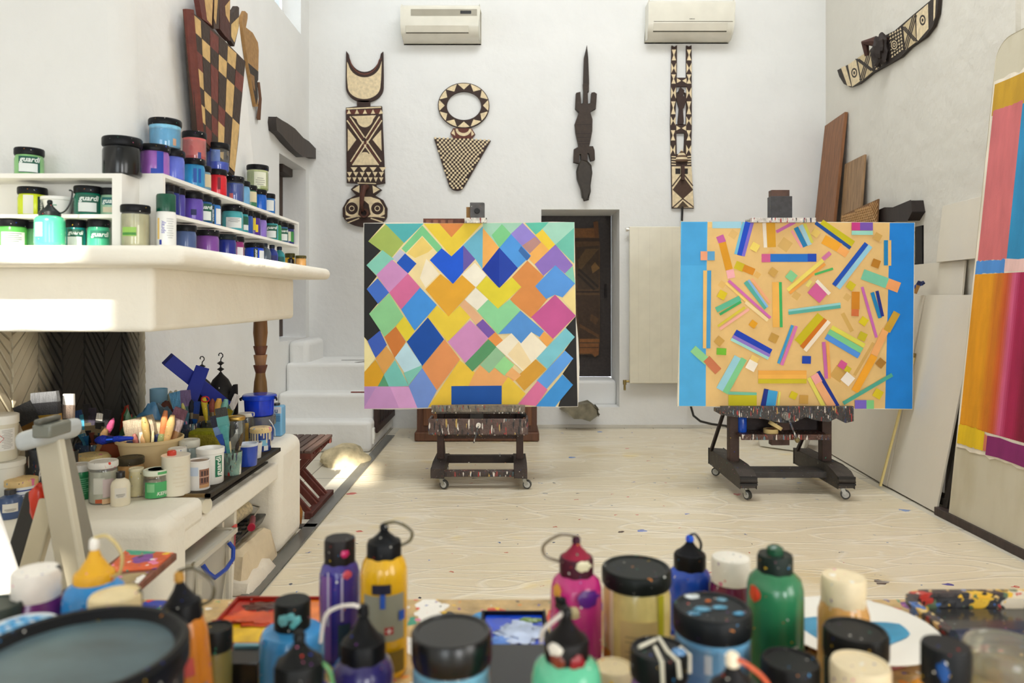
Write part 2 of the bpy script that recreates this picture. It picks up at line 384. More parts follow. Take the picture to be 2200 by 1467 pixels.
def wallgrid(name, mat, fn, u0, u1, v0, v1, holes, w0, w1, parent=None):
    us = sorted({u0, u1, *[h[0] for h in holes], *[h[1] for h in holes]}); vs = sorted({v0, v1, *[h[2] for h in holes], *[h[3] for h in holes]})
    solid = lambda i, j: 0 <= i < len(us)-1 and 0 <= j < len(vs)-1 and not any(h[0]-1e-6 <= us[i] and us[i+1] <= h[1]+1e-6 and h[2]-1e-6 <= vs[j] and vs[j+1] <= h[3]+1e-6 for h in holes)
    idx, V, Fc = {}, [], []
    def vid(i, j, w):
        if (i,j,w) not in idx: idx[(i,j,w)] = len(V); V.append(fn(us[i], vs[j], (w0, w1)[w]))
        return idx[(i,j,w)]
    for i in range(len(us)-1):
        for j in range(len(vs)-1):
            if not solid(i, j): continue
            Fc.append([vid(i,j,0),vid(i+1,j,0),vid(i+1,j+1,0),vid(i,j+1,0)]); Fc.append([vid(i,j+1,1),vid(i+1,j+1,1),vid(i+1,j,1),vid(i,j,1)])
            for (di,dj,a,b) in ((-1,0,(i,j+1),(i,j)),(1,0,(i+1,j),(i+1,j+1)),(0,-1,(i,j),(i+1,j)),(0,1,(i+1,j+1),(i,j+1))):
                if not solid(i+di, j+dj): Fc.append([vid(*a,0),vid(*a,1),vid(*b,1),vid(*b,0)])
    m = MB(); m.add(V, Fc, (255,255,255)); return struct(m.build(name, mat, parent))
W = (255,255,255)
YB = 7.5
# ------------------------------------------------------------------ room shell
struct(MB().box(-4.5, 4.5, -5.3, 9, -.1, 0, (214,208,192)).build('floor', 'floor_tiles'))
struct(MB().box(-4.5, 4.5, -5.3, 9, 6.6, 6.7, W).build('ceiling', 'plaster'))
wallgrid('wall_back', 'plaster', lambda u, v, w: (u, w, v), -3.2, 4.4, -.05, 6.65, [(.343, 1.156, .213, 2.27)], YB, YB+.62)
# left wall with the opening at the head of the stairs and a high window
wallgrid('wall_left', 'plaster', lambda u, v, w: (w, u, v), -5.2, YB+.05, -.05, 6.65, [(6.52, 7.38, .95, 2.66), (5.4, 7.2, 3.98, 4.8)], -2.07, -2.45)
RA, RB = Vector((3.3, 7.5, 0)), Vector((2.98, 4.2, 0)); RU = (RB-RA).normalized(); RNn = Vector((RU.y, -RU.x, 0))
RP = Plane(RA, RU, (0,0,1), RNn)
# right wall, with the dark niche window
nu0, nv0 = RP.uv(1952, 490); nu1, nv1 = RP.uv(1986, 569)
wallgrid('wall_right', 'plaster_side', lambda u, v, w: RP.fn(u, v, w), -.3, 3.27, -.05, 6.65, [(nu0-.3, nu1-.01, nv1, nv0)], 0, -.4)
wallgrid('wall_right', 'plaster_side', lambda u, v, w: (w, u, v), -5.2, 4.25, -.05, 6.65, [], RP.fn(3.265,0,0).x+.03, 3.5)
wr = wallgrid('wall_rear', 'plaster', lambda u, v, w: (u, w, v), -4.4, 4.4, -.05, 6.65,
    [(-1.60, -.80, 5.43, 5.86), (-.77, -.52, 5.43, 5.86), (-.49, -.235, 5.43, 5.86), (.12, .58, 5.84, 6.27), (-.37, -.09, 4.14, 4.64)], -5.0, -5.15)  # unseen openings, assumed and placed to let sun patches reach mantel, floor and card
struct(MB().box(-.86, 3.3, YB-.012, YB+.01, 0, .035, (205,200,188)).build('baseboard_back', 'matte', bevel=.004))
# stepped sill inside the door recess
struct(MB().box(.343, 1.156, YB+.2, YB+.62, .2, .468, W).build('trim_1', 'plaster', bevel=.03, seg=3))

# the carved plank door deep in the recess
DP = Plane((0, 8.08, 0), (1,0,0), (0,0,1), (0,-1,0))
cz = lambda x, y: (1140+x/2.876, 420+y/2.876)
dr = thing('door_1', 'dark weathered plank door with carved brown panel deep in the back wall recess', 'door', (.75, 8.1, .468)); struct(dr)
r = Relief(DP, .03, cz); r.base([[(60,120),(497,120),(497,1118),(60,1118)]], (50,42,40), t0=-.03, t1=.0)
r.mb.build('door_leaf', 'woody', dr)
r = Relief(DP, .035, cz)
r.base([[(180,200),(300,205),(390,200),(395,160),(415,160),(425,300),(425,900),(418,985),(395,998),(375,980),(180,985)]], (86,62,40), t0=.002)
for q_, c_ in (([(270,205),(395,205),(395,262),(270,262)],(120,78,40)), ([(270,265),(423,265),(423,285),(270,285)],(60,42,28)), ([(280,320),(420,310),(420,580),(290,580)],(66,50,36)),
    ([(340,330),(420,330),(300,470),(290,400)],(92,70,44)), ([(372,440),(395,412),(425,450),(380,482)],(124,92,52)), ([(290,460),(300,450),(420,560),(412,572)],(42,32,24)), ([(285,490),(295,480),(400,580),(385,585)],(42,32,24)),
    ([(280,590),(422,590),(422,600),(280,600)],(48,34,24)), ([(280,615),(422,615),(422,880),(300,880)],(64,46,32)), ([(300,790),(420,860),(420,880),(300,812)],(92,62,36)), ([(370,730),(420,760),(400,800),(365,770)],(84,58,34)),
    ([(300,885),(423,885),(423,905),(300,905)],(132,84,42)), ([(300,912),(420,912),(418,980),(395,995),(378,975),(300,975)],(126,80,42)), ([(300,935),(418,935),(418,940),(300,940)],(70,46,28)), ([(385,165),(412,165),(418,262),(395,262)],(104,66,36))):
    r.paint(q_, c_)
lab(r.mb.build('carved_panel', 'carved', dr), 'brown carved wooden panel with diagonal grooves')
m = MB(); m.tube([DP.P(1300, y, .03) for y in (610, 625, 640)], .012, (40,34,34)); m.build('latch', 'iron', dr)

# opening in the left wall: wooden leaf, lintels, step
dl = thing('door_2', 'dark wooden door leaf in the left wall opening above the stairs', 'door', (-2.3, 6.9, .97)); struct(dl)
MB().box(-2.36, -2.3, 6.5, 7.36, .96, 2.66, (62,40,26)).build('door_leaf', 'wood', dl)
MB().box(-2.3, -2.285, 7.26, 7.33, 1.8, 1.92, (96,62,30)).build('latch', 'wood', dl)
LP = Plane((-2.07, 0, 0), (0,-1,0), (0,0,1), (1,0,0))
cl = lambda x, y: (340+x/3.0556, y/3.0556)
r = Relief(LP, .07, cl); r.base([[(722,766),(760,790),(800,812),(850,846),(905,905),(945,930),(998,985),(1000,1046),(960,1030),(905,1032),(850,985),(800,935),(760,885),(724,855),(718,800)]], (58,48,42), (46,38,34), t0=-.05)
tag(r.mb.build('lintel_beam', 'wood', bevel=.004), 'rough dark timber lintel beam above the opening in the left wall', 'beam')
m = MB(); m.box(-2.42, -2.2, 7.04, 7.37, 2.58, 2.72, (52,40,32)); tag(m.build('lintel_block', 'woody', bevel=.01), 'short dark timber block under the left wall lintel beam', 'beam')
# high window in the left wall
w1 = thing('window_1', 'high white framed window at the top of the left wall', 'window', (-2.25, 6.3, 3.98)); struct(w1)
m = MB()
m.box(-2.3, -2.24, 5.4, 7.2, 3.98, 4.03, (240,240,240)); m.box(-2.3, -2.24, 5.4, 7.2, 4.75, 4.8, (240,240,240)); m.box(-2.3, -2.24, 7.14, 7.2, 4.03, 4.75, (240,240,240)); m.box(-2.3, -2.24, 5.4, 5.46, 4.03, 4.75, (240,240,240)); m.box(-2.3, -2.24, 6.27, 6.33, 4.03, 4.75, (240,240,240))
m.build('window_frame', 'gloss', w1); MB().box(-2.275, -2.265, 5.46, 7.14, 4.03, 4.75, W).build('pane', 'clear', w1)

# stairs
st = thing('staircase', 'whitewashed masonry stairs climbing to the opening in the left wall', 'stairs', (-1.63, 6.9, 0))
MB().box(-2.069, -1.2, 6.3, 7.499, 0, .273, W).build('step', 'plaster', st, bevel=.035, seg=4)
MB().box(-2.069, -1.2, 6.47, 7.499, .2, .494, W).build('step', 'plaster', st, bevel=.035, seg=4)
MB().box(-2.069, -1.2, 6.7, 7.499, .4, .745, W).build('landing', 'plaster', st, bevel=.035, seg=4)
MB().box(-2.069, -1.88, 6.78, 7.375, .7, .95, W).build('doorstep', 'plaster', st, bevel=.05, seg=4)
gr = thing('vent_shutter', 'dark slatted wooden shutter low on the side of the stairs', 'shutter', (-1.19, 6.96, .14))
SP = Plane((-1.2, 0, 0), (0,-1,0), (0,0,1), (1,0,0))
m = MB(); fr = (48,26,22)
m.box(-1.205, -1.17, 6.46, 7.45, .14, .2, fr); m.box(-1.205, -1.17, 6.46, 7.45, .56, .62, fr); m.box(-1.205, -1.17, 6.46, 6.54, .2, .56, fr); m.box(-1.205, -1.17, 7.38, 7.45, .2, .56, fr); m.build('frame', 'woody', gr)
for i in range(9):
    y = 6.58+i*.09; MB().box(-1.203, -1.18, y, y+.055, .2, .56, (38,20,18)).build('slat', 'wood', gr)
so = thing('wall_socket', 'small white wall socket low on the stairs beside the tape', 'socket', (-1.195, 6.4, .13)); 
MB().box(-1.203, -1.185, 6.36, 6.42, .06, .2, (245,245,240)).build('plate', 'gloss', so, bevel=.004); MB().box(-1.187, -1.18, 6.375, 6.405, .1, .16, (225,225,220)).build('rocker', 'gloss', so)
m = MB(); m.slab((-1.62,7.0,.748),(-1.25,6.98,.748),(-1.25,7.03,.748),(-1.62,7.02,.748),.002,(88,86,80)); m.slab((-1.44,6.76,.748),(-1.40,6.75,.748),(-1.25,6.98,.748),(-1.30,7.0,.748),.002,(96,94,88))
tag(m.build('tape_scrap', 'matte'), 'scrap of grey tape stuck on the top stair landing', 'tape')
m = MB(); m.tube([(-1.42,6.51,.5),(-1.24,6.51,.5)], .006, (130,50,40)); tag(m.build('pencil', 'gloss'), 'red pencil lying on the middle stair tread', 'pencil')
m = MB(); m.blob((-1.345,5.95,.0), (.19,.22,.15), (196,182,148), .16, 1.6, 28, 18, 3, flat=0); tag(m.build('boulder', 'stone'), 'rounded tan boulder set at the foot of the stairs', 'stone')
m = MB(); q = [(1205,872),(1218,868),(1240,866),(1262,863),(1279,872),(1280,884),(1262,894),(1246,889),(1230,889),(1215,880)]
BP = Plane((0, YB, 0), (1,0,0), (0,0,1), (0,-1,0))
r = Relief(BP, .22); r.base([q], (122,116,98), t0=-.02); tag(r.mb.build('stepping_stone', 'stone', bevel=.02), 'rough grey stone jutting from the back wall below the door', 'stone')

# dust sheet and its tape border
m = MB(); N1 = 60
def gz(x, y): return .0015+.003*max(0, noise.noise(Vector((x*1.3, y*6, 1))))+.002*max(0, noise.noise(Vector((x*3, y*2.2, 5))))
x0, x1, y0, y1 = -1.12, 2.62, .9, 7.42
vs = [(x0+(x1-x0)*i/N1, y0+(y1-y0)*j/N1, gz(x0+(x1-x0)*i/N1, y0+(y1-y0)*j/N1)) for j in range(N1+1) for i in range(N1+1)]
m.add(vs, [(j*(N1+1)+i, j*(N1+1)+i+1, (j+1)*(N1+1)+i+1, (j+1)*(N1+1)+i) for j in range(N1) for i in range(N1)], W)
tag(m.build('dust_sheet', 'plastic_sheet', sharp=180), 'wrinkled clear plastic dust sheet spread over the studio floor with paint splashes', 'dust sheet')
m = MB(); m.slab((-1.215,1.0,.012),(-1.135,1.0,.012),(-1.11,7.05,.012),(-1.19,7.05,.012),.009,(98,98,94)); tag(m.build('floor_tape', 'gloss', bevel=.001), 'long dark grey adhesive tape strip along the left edge of the dust sheet', 'tape')
m = MB(); m.slab((-1.5,4.22,.012),(-1.13,4.22,.012),(-1.13,4.28,.012),(-1.5,4.28,.012),.009,(84,84,80)); tag(m.build('floor_tape', 'gloss'), 'short grey tape strip on the floor by the stool', 'tape')

# ------------------------------------------------------------------ fireplace
fp = thing('fireplace', 'whitewashed corner fireplace with hood, broad mantel shelf and low hearth bench', 'fireplace', (-1.65, 3.3, 0))
# hood: tapers upwards on its far side
m = MB(); a, b = 1.5, 6.5
m.hexa([(-2.1,2.5,a),(-1.3,2.5,a),(-1.3,3.92,a),(-2.1,3.92,a),(-2.1,2.44,b),(-1.39,2.44,b),(-1.39,2.6,b),(-2.1,2.6,b)], W)
m.build('hood', 'plaster', fp, bevel=.07, seg=5)
MB().box(-2.1, -1.0, 2.22, 4.07, 1.452, 1.514, W).build('mantel_shelf', 'limewash', fp, bevel=.029, seg=5)
MB().box(-2.1, -1.196, 2.43, 4.03, 1.235, 1.46, W).build('mantel_beam', 'limewash', fp, bevel=.022, seg=4)
LW = (255,255,255)
MB().box(-2.069, -1.2, 2.5, 2.72, 0, .567, LW).build('hearth_pier', 'limewash', fp, bevel=.05, seg=5)
MB().box(-2.069, -1.204, 2.6, 2.86, .46, .5665, LW).build('hearth_corner', 'limewash', fp, bevel=.03, seg=4)
MB().box(-2.069, -1.19, 3.76, 4.17, 0, .575, LW).build('hearth_pier', 'limewash', fp, bevel=.06, seg=5)
MB().box(-2.069, -1.207, 2.6, 3.95, .40, .49, LW).build('hearth_slab', 'limewash', fp, bevel=.012, seg=3)
MB().box(-2.069, -1.386, 2.7, 3.9, .485, .562, LW).build('hearth_bed', 'limewash', fp)
MB().box(-2.069, -1.85, 2.7, 3.8, 0, .42, LW).build('niche_back', 'limewash', fp)
# grate along the edge of the hearth
gt = thing('hearth_grate', 'dark iron bar grate along the front edge of the hearth bench', 'grate', (-1.28, 3.3, .5))
m = MB(); dk = (58,52,44)
m.box(-1.205, -1.185, 2.862, 3.757, .553, .571, dk); m.box(-1.385, -1.37, 2.862, 3.757, .563, .571, dk); m.box(-1.385,-1.185,2.862,2.874,.558,.571,(120,96,56)); m.box(-1.385,-1.185,3.745,3.757,.558,.571,dk); m.build('frame', 'iron', gt)
for i in range(60):
    y = 2.878+i*.0145; MB().box(-1.372, -1.2, y, y+.005, .563, .571, (70,62,52)).build('bar', 'iron', gt)
MB().box(-1.36, -1.25, 2.866, 3.752, .4915, .5, (48,43,38)).build('ash_tray', 'iron', gt)
m = MB(); m.cyl((-1.28,2.9,.522),(-1.2,2.875,.522),.03,.03,(226,220,200),18); tag(m.build('cardboard_tube', 'matte'), 'end of a cream tube poking out under the hearth grate', 'tube')
# herringbone fireback, sooty in the middle
m = MB(); CR = (206,196,170)
y0, y1, z0, z1 = 2.3, 4.08, .56, 1.28
m.box(-2.08, -2.062, y0, y1, z0, z1, (168,158,136)); cw, ph, g = .17, .062, .006
k = 0; y = y0
while y < y1-.02:
    ye = min(y+cw, y1); sgn = 1 if k % 2 == 0 else -1; z = z0-cw*1.3
    while z < z1+cw*1.3:
        q = [(y+g/2, z), (ye-g/2, z+sgn*(ye-y)*1.25), (ye-g/2, z+sgn*(ye-y)*1.25+ph-g*1.5), (y+g/2, z+ph-g*1.5)]
        q = [(a, min(max(b, z0), z1)) for a, b in q]
        if sum(b for a, b in q)/4 > z0+.004 and sum(b for a, b in q)/4 < z1-.004 and abs(q[0][1]-q[3][1])+abs(q[1][1]-q[2][1]) > .004:
            t = -2.05+.004*RN.random(); e = .008
            m.hexa([(-2.064,*q[0]),(-2.064,*q[1]),(-2.064,*q[2]),(-2.064,*q[3]),(t,q[0][0]+e*.3,q[0][1]),(t,q[1][0]-e*.3,q[1][1]),(t-.004,q[2][0]-e*.3,q[2][1]-e*.5),(t-.004,q[3][0]+e*.3,q[3][1]-e*.5)], CR)
        z += ph
    y += cw; k += 1
lab(m.build('fireback', 'soot', fp, flat=True), 'cream herringbone brick fireback blackened by soot')

# ------------------------------------------------------------------ shelving on the mantel
sh = thing('jar_shelf', 'low white wooden jar shelf running along the right side of the mantel', 'shelf', (-1.24, 3.2, 1.514))
WH = (240,238,232); XF, XK, YN, YF = -1.175, -1.2985, 2.456, 4.05
MB().box(XK, XF, YN, YF, 1.762, 1.774, WH).build('board', 'plain', sh); MB().box(XK, XF, YN+.016, YF-.014, 1.633, 1.645, WH).build('board', 'plain', sh)
MB().box(XK, XF, YN, YN+.016, 1.5148, 1.762, WH).build('end_panel', 'plain', sh); MB().box(XK, XF, YF-.014, YF, 1.5148, 1.762, WH).build('end_panel', 'plain', sh)
s2 = thing('jar_shelf', 'white wooden jar shelf on the front of the mantel facing the room', 'shelf', (-1.7, 2.42, 1.514))
MB().box(-2.05, -1.256, 2.345, 2.485, 1.74, 1.755, WH).build('board', 'plain', s2); MB().box(-2.05, -1.288, 2.36, 2.485, 1.612, 1.624, WH).build('board', 'plain', s2)
MB().box(-1.288, -1.256, 2.345, 2.485, 1.5148, 1.74, WH).build('end_panel', 'plain', s2); MB().box(-2.05, -1.288, 2.475, 2.485, 1.5148, 1.74, WH).build('back_panel', 'plain', s2)

# ------------------------------------------------------------------ air conditioners
def aircon(px0, px1, ptop, pbot, label, strip):
    Y = 7.28; a = P(px0, ptop, Y); b = P(px1, pbot, Y); x0, x1, z1, z0 = a.x, b.x, a.z, b.z
    t = thing('air_conditioner', label, 'air conditioner', ((x0+x1)/2, YB, z0))
    IV = (226,222,208); h = z1-z0
    m = MB(); pr = [(YB,z0),(YB-.12,z0),(YB-.19,z0+.04),(YB-.235,z0+h*.36),(YB-.235,z1-.03),(YB-.21,z1),(YB,z1)]
    m.prism([pr], lambda u, v, w: (w, u, v), x0, x1, IV); m.build('casing', 'gloss', t, bevel=.012, seg=3)
    xa, xb = x0+.05*(x1-x0), x1-(.14 if strip else .08)*(x1-x0)
    f = lambda u: (YB-.19-.045*u-.003, z0+.04+(h*.36-.04)*u-.002)
    m = MB(); (ya, za), (yb, zb) = f(.12), f(.92); m.slab((xa,ya,za),(xb,ya,za),(xb,yb,zb),(xa,yb,zb),.006,(222,217,202)); m.build('louvre_flap', 'gloss', t, bevel=.002)
    m = MB(); (ya, za), (yb, zb) = f(.02), f(.12); m.slab((xa,ya,za),(xb,ya,za),(xb,yb,zb),(xa,yb,zb),.002,(62,56,44)); m.build('outlet_slot', 'matte', t)
    yf = YB-.2365
    if strip:
        m = MB(); m.box(x0+.12*(x1-x0), x1-.03*(x1-x0), yf-.001, yf+.001, z1-h*.37, z1-h*.16, (160,154,138)); m.build('trim_band', 'gloss', t)
        m = MB(); m.box(x0+.755*(x1-x0), x0+.895*(x1-x0), yf-.003, yf, z1-h*.31, z1-h*.21, (14,13,16)); m.build('display_window', 'gloss', t)
    else:
        m = MB(); m.box(x0+.05*(x1-x0), x1-.02*(x1-x0), yf-.002, yf+.001, z0+h*.365, z0+h*.375, (90,84,70)); m.build('seam', 'matte', t)
        m = MB(); vs, fs, w = text_geo('SAMSUNG', .02); k = .06/w*.9
        m.add([((x0+x1)/2+(x-w/2)*k, yf-.002, z0+h*.43+y*k) for x, y in vs], fs, (60,56,50)); m.build('lettering', 'matte', t)
aircon(863, 1030, 10, 78, 'cream wall air conditioner with grey band and black display, above the left masks', True)
aircon(1395, 1577, 0, 75, 'plain cream wall air conditioner high above the forked plank mask', False)

# radiator on the back wall
rd = thing('radiator', 'tall cream flat panel radiator on the back wall between the easels', 'radiator', (1.62, 7.43, .465))
a, b = P(1352, 487, 7.42), P(1462, 823, 7.42); CRM = (226,220,200)
MB().box(a.x, a.x+.85, 7.40, 7.44, b.z, a.z, CRM).build('panel', 'gloss', rd, bevel=.006)
m = MB()
for i in range(7): m.box(a.x+.09+i*.115, a.x+.092+i*.115, 7.3985, 7.40, b.z+.02, a.z-.02, (208,201,180))
m.build('groove', 'matte', rd)
MB().box(a.x+.03, a.x+.82, 7.44, 7.5, b.z+.1, a.z-.1, (190,184,170)).build('bracket', 'matte', rd)
m = MB(); m.tube([P(1357,819,7.43),P(1346,819,7.43),P(1342,822,7.43),P(1342,838,7.43)], .012, (150,130,80)); m.cyl(P(1342,816,7.43),P(1342,826,7.43),.018,.018,(160,140,90)); m.build('valve', 'metal', rd)
m = MB(); m.tube([P(1357,493,7.43),P(1347,493,7.43)], .012, (200,196,186)); m.cyl(P(1349,493,7.43),P(1345,493,7.43),.02,.02,(210,206,196)); m.build('air_vent', 'metal', rd)

# chest behind the left easel
ct = thing('wooden_chest', 'brown panelled wooden chest against the back wall behind the left easel', 'chest', (-.3, 6.98, 0))
BR = (98,62,42)
MB().box(-.88, .29, 6.76, 7.2, .006, .09, BR).build('plinth', 'wood', ct, bevel=.012); MB().box(-.86, .27, 6.79, 7.2, .09, .62, (88,54,38)).build('body', 'wood', ct)
for i in range(3): MB().box(-.8+i*.36, -.5+i*.36, 6.775, 6.79, .15, .55, (108,68,44)).build('panel', 'wood', ct, bevel=.006)
MB().box(-.89, .3, 6.75, 7.22, .62, .65, (104,66,44)).build('lid', 'woody', ct, bevel=.008)
cd = thing('power_cable', 'black cable hanging down the back wall from the forked mask to the floor', 'cable', (1.8, 7.4, 0)); 
m = MB(); m.tube([P(1466,444,7.47),P(1465,470,7.47),P(1466,560,7.46),P(1470,700,7.46),P(1480,800,7.46),P(1484,872,7.42),P(1490,893,7.3),P(1505,905,7.2),P(1530,911,7.1),P(1560,915,6.9),P(1571,922,6.85),P(1574,942,6.82)], .012, (24,24,24)); m.build('wire', 'gloss', cd)
sb = thing('plastic_tub', 'white rectangular plastic tub on the floor behind the right easel', 'tub', (2.6, 6.3, .01))
m = MB(); m.hexa([(2.27,6.52,.01),(2.56,6.27,.01),(2.70,6.5,.01),(2.4,6.72,.01),(2.22,6.52,.2),(2.57,6.2,.2),(2.77,6.5,.2),(2.4,6.78,.2)], (222,222,214)); m.build('body', 'gloss', sb, bevel=.01)
m = MB(); m.hexa([(2.2,6.52,.19),(2.57,6.18,.19),(2.79,6.5,.19),(2.4,6.8,.19),(2.2,6.52,.21),(2.57,6.18,.21),(2.79,6.5,.21),(2.4,6.8,.21)], (230,230,224)); m.build('rim', 'gloss', sb, bevel=.006)

# ------------------------------------------------------------------ right side: boards against the wall
def lean(name, label, cat, yb0, yb1, xb, xt0, z, mat, col, t=.02, z0=.0, xt1=None, xb1=None, bev=.002, extra=None):
    # near edge at yb1, far edge at yb0; bottom at xb, top at xt
    xt1 = xt0 if xt1 is None else xt1; xb1 = xb if xb1 is None else xb1
    tg = tag if extra is None else None
    m = MB(); m.slab((xb, yb0, z0), (xb1, yb1, z0), (xt1, yb1, z), (xt0, yb0, z), t, col)
    return m
o = lean('', '', '', 7.42, 6.86, 2.92, 3.255, 3.12, '', (134,88,54), .03, xb1=2.87, xt1=3.2); tag(o.build('plank_board', 'wood', bevel=.003), 'tall reddish brown wooden board leaning in the right back corner', 'board')
o = lean('', '', '', 6.85, 6.38, 2.99, 3.195, 2.62, '', (150,118,84), .02, xb1=2.96, xt1=3.15)
o2 = tag(o.build('plywood_board', 'wood', bevel=.002), 'mid height brown plywood board between the tall reddish board and the woven cane panel', 'board')
def cane():
    m = MB(); A = Vector((2.93,6.6,.0)); u = Vector((-.03,-.7,0)); v = Vector((.125,0,2.16))
    n = 26
    f = lambda a, b, w: A+u*a+v*b+Vector((-1,0,.058)).normalized()*w
    m.prism([[(0,0),(1,0),(1,1.0),(0,.975)]], f, -.012, 0, (120,84,50))
    for k in range(22, 66):
        for s_ in (1, -1):
            b0 = k/50; b1 = b0+s_*.4
            pts = []
            for i in range(41):
                a = i/40; b = b0+(b1-b0)*a
                if 0.6 < b < .97+.025*a: pts.append((a, b))
            if len(pts) < 2: continue
            (p, q), (r_, s2_) = pts[0], pts[-1]; w = .0055; w2 = .0042
            m.hexa([f(p,q-w2,0),f(r_,s2_-w2,0),f(r_,s2_-w2,w),f(p,q-w2,w),f(p,q+w2,0),f(r_,s2_+w2,0),f(r_,s2_+w2,w),f(p,q+w2,w)], (184,142,92))
    o = m.build('cane_panel', 'cane', flat=True); return tag(o, 'woven cane panel standing lowest of the brown boards in the corner', 'panel')
cane()
# white panels
o = lean('', '', '', 5.88, 4.75, 2.94, 3.09, 1.6, '', W, .016, xb1=2.85, xt1=3.005, z0=.012); tag(o.build('white_board', 'panel_white', bevel=.002), 'large white board furthest back, leaning on the right wall behind the other white boards', 'board')
o = lean('', '', '', 6.3, 5.13, 2.78, 2.95, 1.37, '', W, .014, xb1=2.688, xt1=2.955, z0=.012); tag(o.build('white_board', 'panel_white', bevel=.002), 'wide white board behind the right easel, left of the thin yellow stick', 'board')
o = lean('', '', '', 5.122, 4.50, 2.692, 2.965, 1.37, '', W, .014, xb1=2.665, xt1=2.94, z0=.012); tag(o.build('white_board', 'panel_white', bevel=.002), 'narrow white board leaning between the yellow stick and the big striped painting', 'board')
m = MB(); a = Vector((2.64,5.12,.015)); b = P(1965,768,5.1); b.x -= .005; m.beam(a, b, .014, .014, (226,206,140)); m.cyl(b, b+Vector((.004,0,.03)), .01, .01, (150,130,80)); tag(m.build('yellow_stick', 'matte'), 'thin pale yellow stick leaning on the seam of the white panels', 'stick')
o = lean('', '', '', 5.06, 4.56, 3.0, 3.045, 1.995, '', (214,206,186), .014, z0=1.6, xb1=2.955, xt1=3.0); tag(o.build('cream_board', 'panel_white', bevel=.002), 'small cream board with black corner clips propped on top of the white panels', 'board')
# dark stretcher bars stacked behind the last white panel
for i, (x, dx_, zt_, c_, l_) in enumerate(((2.718, .27, 1.3, (44,38,32), 'dark stretcher frame nearest the white panel edge, in the gap by the painting'), (2.768, .17, .9, (92,74,52), 'brown stretcher frame tucked in the gap beside the striped painting'))):
    y = 4.47-.04*i; t = thing('stretcher_frame', l_, 'frame', (x, y, .05))
    for (yy) in (y, y+.24): 
        m = MB(); m.beam((x, yy, .05), (x+dx_, yy, zt_), .045, .03, c_); m.build('upright', 'wood', t)
    for zz in (.08, zt_-.03):
        m = MB(); xx = x+dx_*(zz-.05)/(zt_-.05); m.beam((xx, y, zz), (xx, y+.24, zz), .03, .045, c_); m.build('crossbar', 'woody', t)
MB_ = MB().box(2.655, 2.84, 2.2, 4.5, .0, .05, (62,50,46)); struct(MB_.build('baseboard_right', 'wood', bevel=.004))
# dark timber over the niche in the right wall
r = Relief(RP, .09); r.base([[(1908,453),(1925,446),(1945,445),(1984,430),(1988,455),(1976,474),(1930,475),(1908,480)]], (38,27,24), t0=-.1); tag(r.mb.build('lintel_beam', 'wood', bevel=.004), 'short rough dark timber lintel on the right wall beside the right canvas', 'beam')
w2 = thing('window_2', 'small dark framed window under the short lintel on the right wall', 'window', RP.P(1970,569)); struct(w2)
r = Relief(RP, .01); r.base([[(1938,478),(1980,478),(1980,569),(1938,569)],[(1944,482),(1967,482),(1967,565),(1944,565)]], (24,20,22), t0=-.05, t1=-.002); r.mb.build('window_frame', 'plain', w2)
r = Relief(RP, 0); r.base([[(1900,470),(1985,470),(1985,575),(1900,575)]], (44,44,50), t0=-.2, t1=-.19); r.mb.build('pane', 'gloss', w2)
# brushes lying on top of the panels
for i, (x0_, y0_, x1_, y1_, c_, l_) in enumerate(((1966,630,1976,604,(176,130,70),'wooden brush handle sticking up behind the white panels by the right canvas'), (1962,618,1986,606,(40,80,170),'blue brush lying across the top of the white panels'))):
    t = thing('paint_brush', l_, 'brush', P(x0_,y0_,5.15)+Vector((.1,0,0)))
    a, b = P(x0_,y0_,5.15), P(x1_,y1_,5.12); m = MB(); m.cyl(a, a.lerp(b,.7), .012, .014, c_, 8); m.build('handle', 'gloss', t); m = MB(); m.cyl(a.lerp(b,.7), b, .016, .012, (34,44,90), 8); m.build('bristles', 'bristle', t)

# big stained board with the striped unstretched canvas on it
A = Vector((2.67, 4.37, .05)); VU = Vector((.295, 0, 2.85)); n_ = Vector((-VU.z, 0, VU.x)).normalized()
BPn = Plane(A, (0,-1,0), VU, n_)
hh = VU.length
m = MB(); q = [(0,0),(2.1,0),(2.1,hh)]+[(.12*math.cos(t)+.12-.0, hh-.12+.12*math.sin(t)) for t in [PI/2+PI/2*i/6 for i in range(7)]]
m.prism([q], BPn.fn, -.03, 0, W); tag(m.build('backing_board', 'board_stained', bevel=.003), 'tall stained white board on the right that carries the striped canvas', 'board')
r = Relief(BPn, .006)
E = lambda y: None
def uvp(px, py): return BPn.uv(px, py)
u0, vt = uvp(2130, 215); ub, vb = uvp(2060, 955)
UL, UR = (u0+ub)/2, 1.75
_, v_top = uvp(2140,175); _, v_pk = uvp(2136,240); _, v_bl = uvp(2098,562); _, v_b2 = uvp(2096,590); _, v_yl = uvp(2062,910); _, v_end = uvp(2060,957)
wob = lambda v, s: UL+.012*noise.noise(Vector((v*4, s, 0)))
out = [(wob(v_end+(v_top-v_end)*i/24, 2), v_end+(v_top-v_end)*i/24) for i in range(25)]
out += [(UL+(UR-UL)*i/40, v_top+.03*noise.noise(Vector((i*.9, 3, 1)))) for i in range(41)] + [(UR-(UR-UL)*i/40, v_end-.01+.02*noise.noise(Vector((i*.8, 8, 1)))) for i in range(41)]
r.mb.prism([out], BPn.fn, .001, .006, (232,222,204))
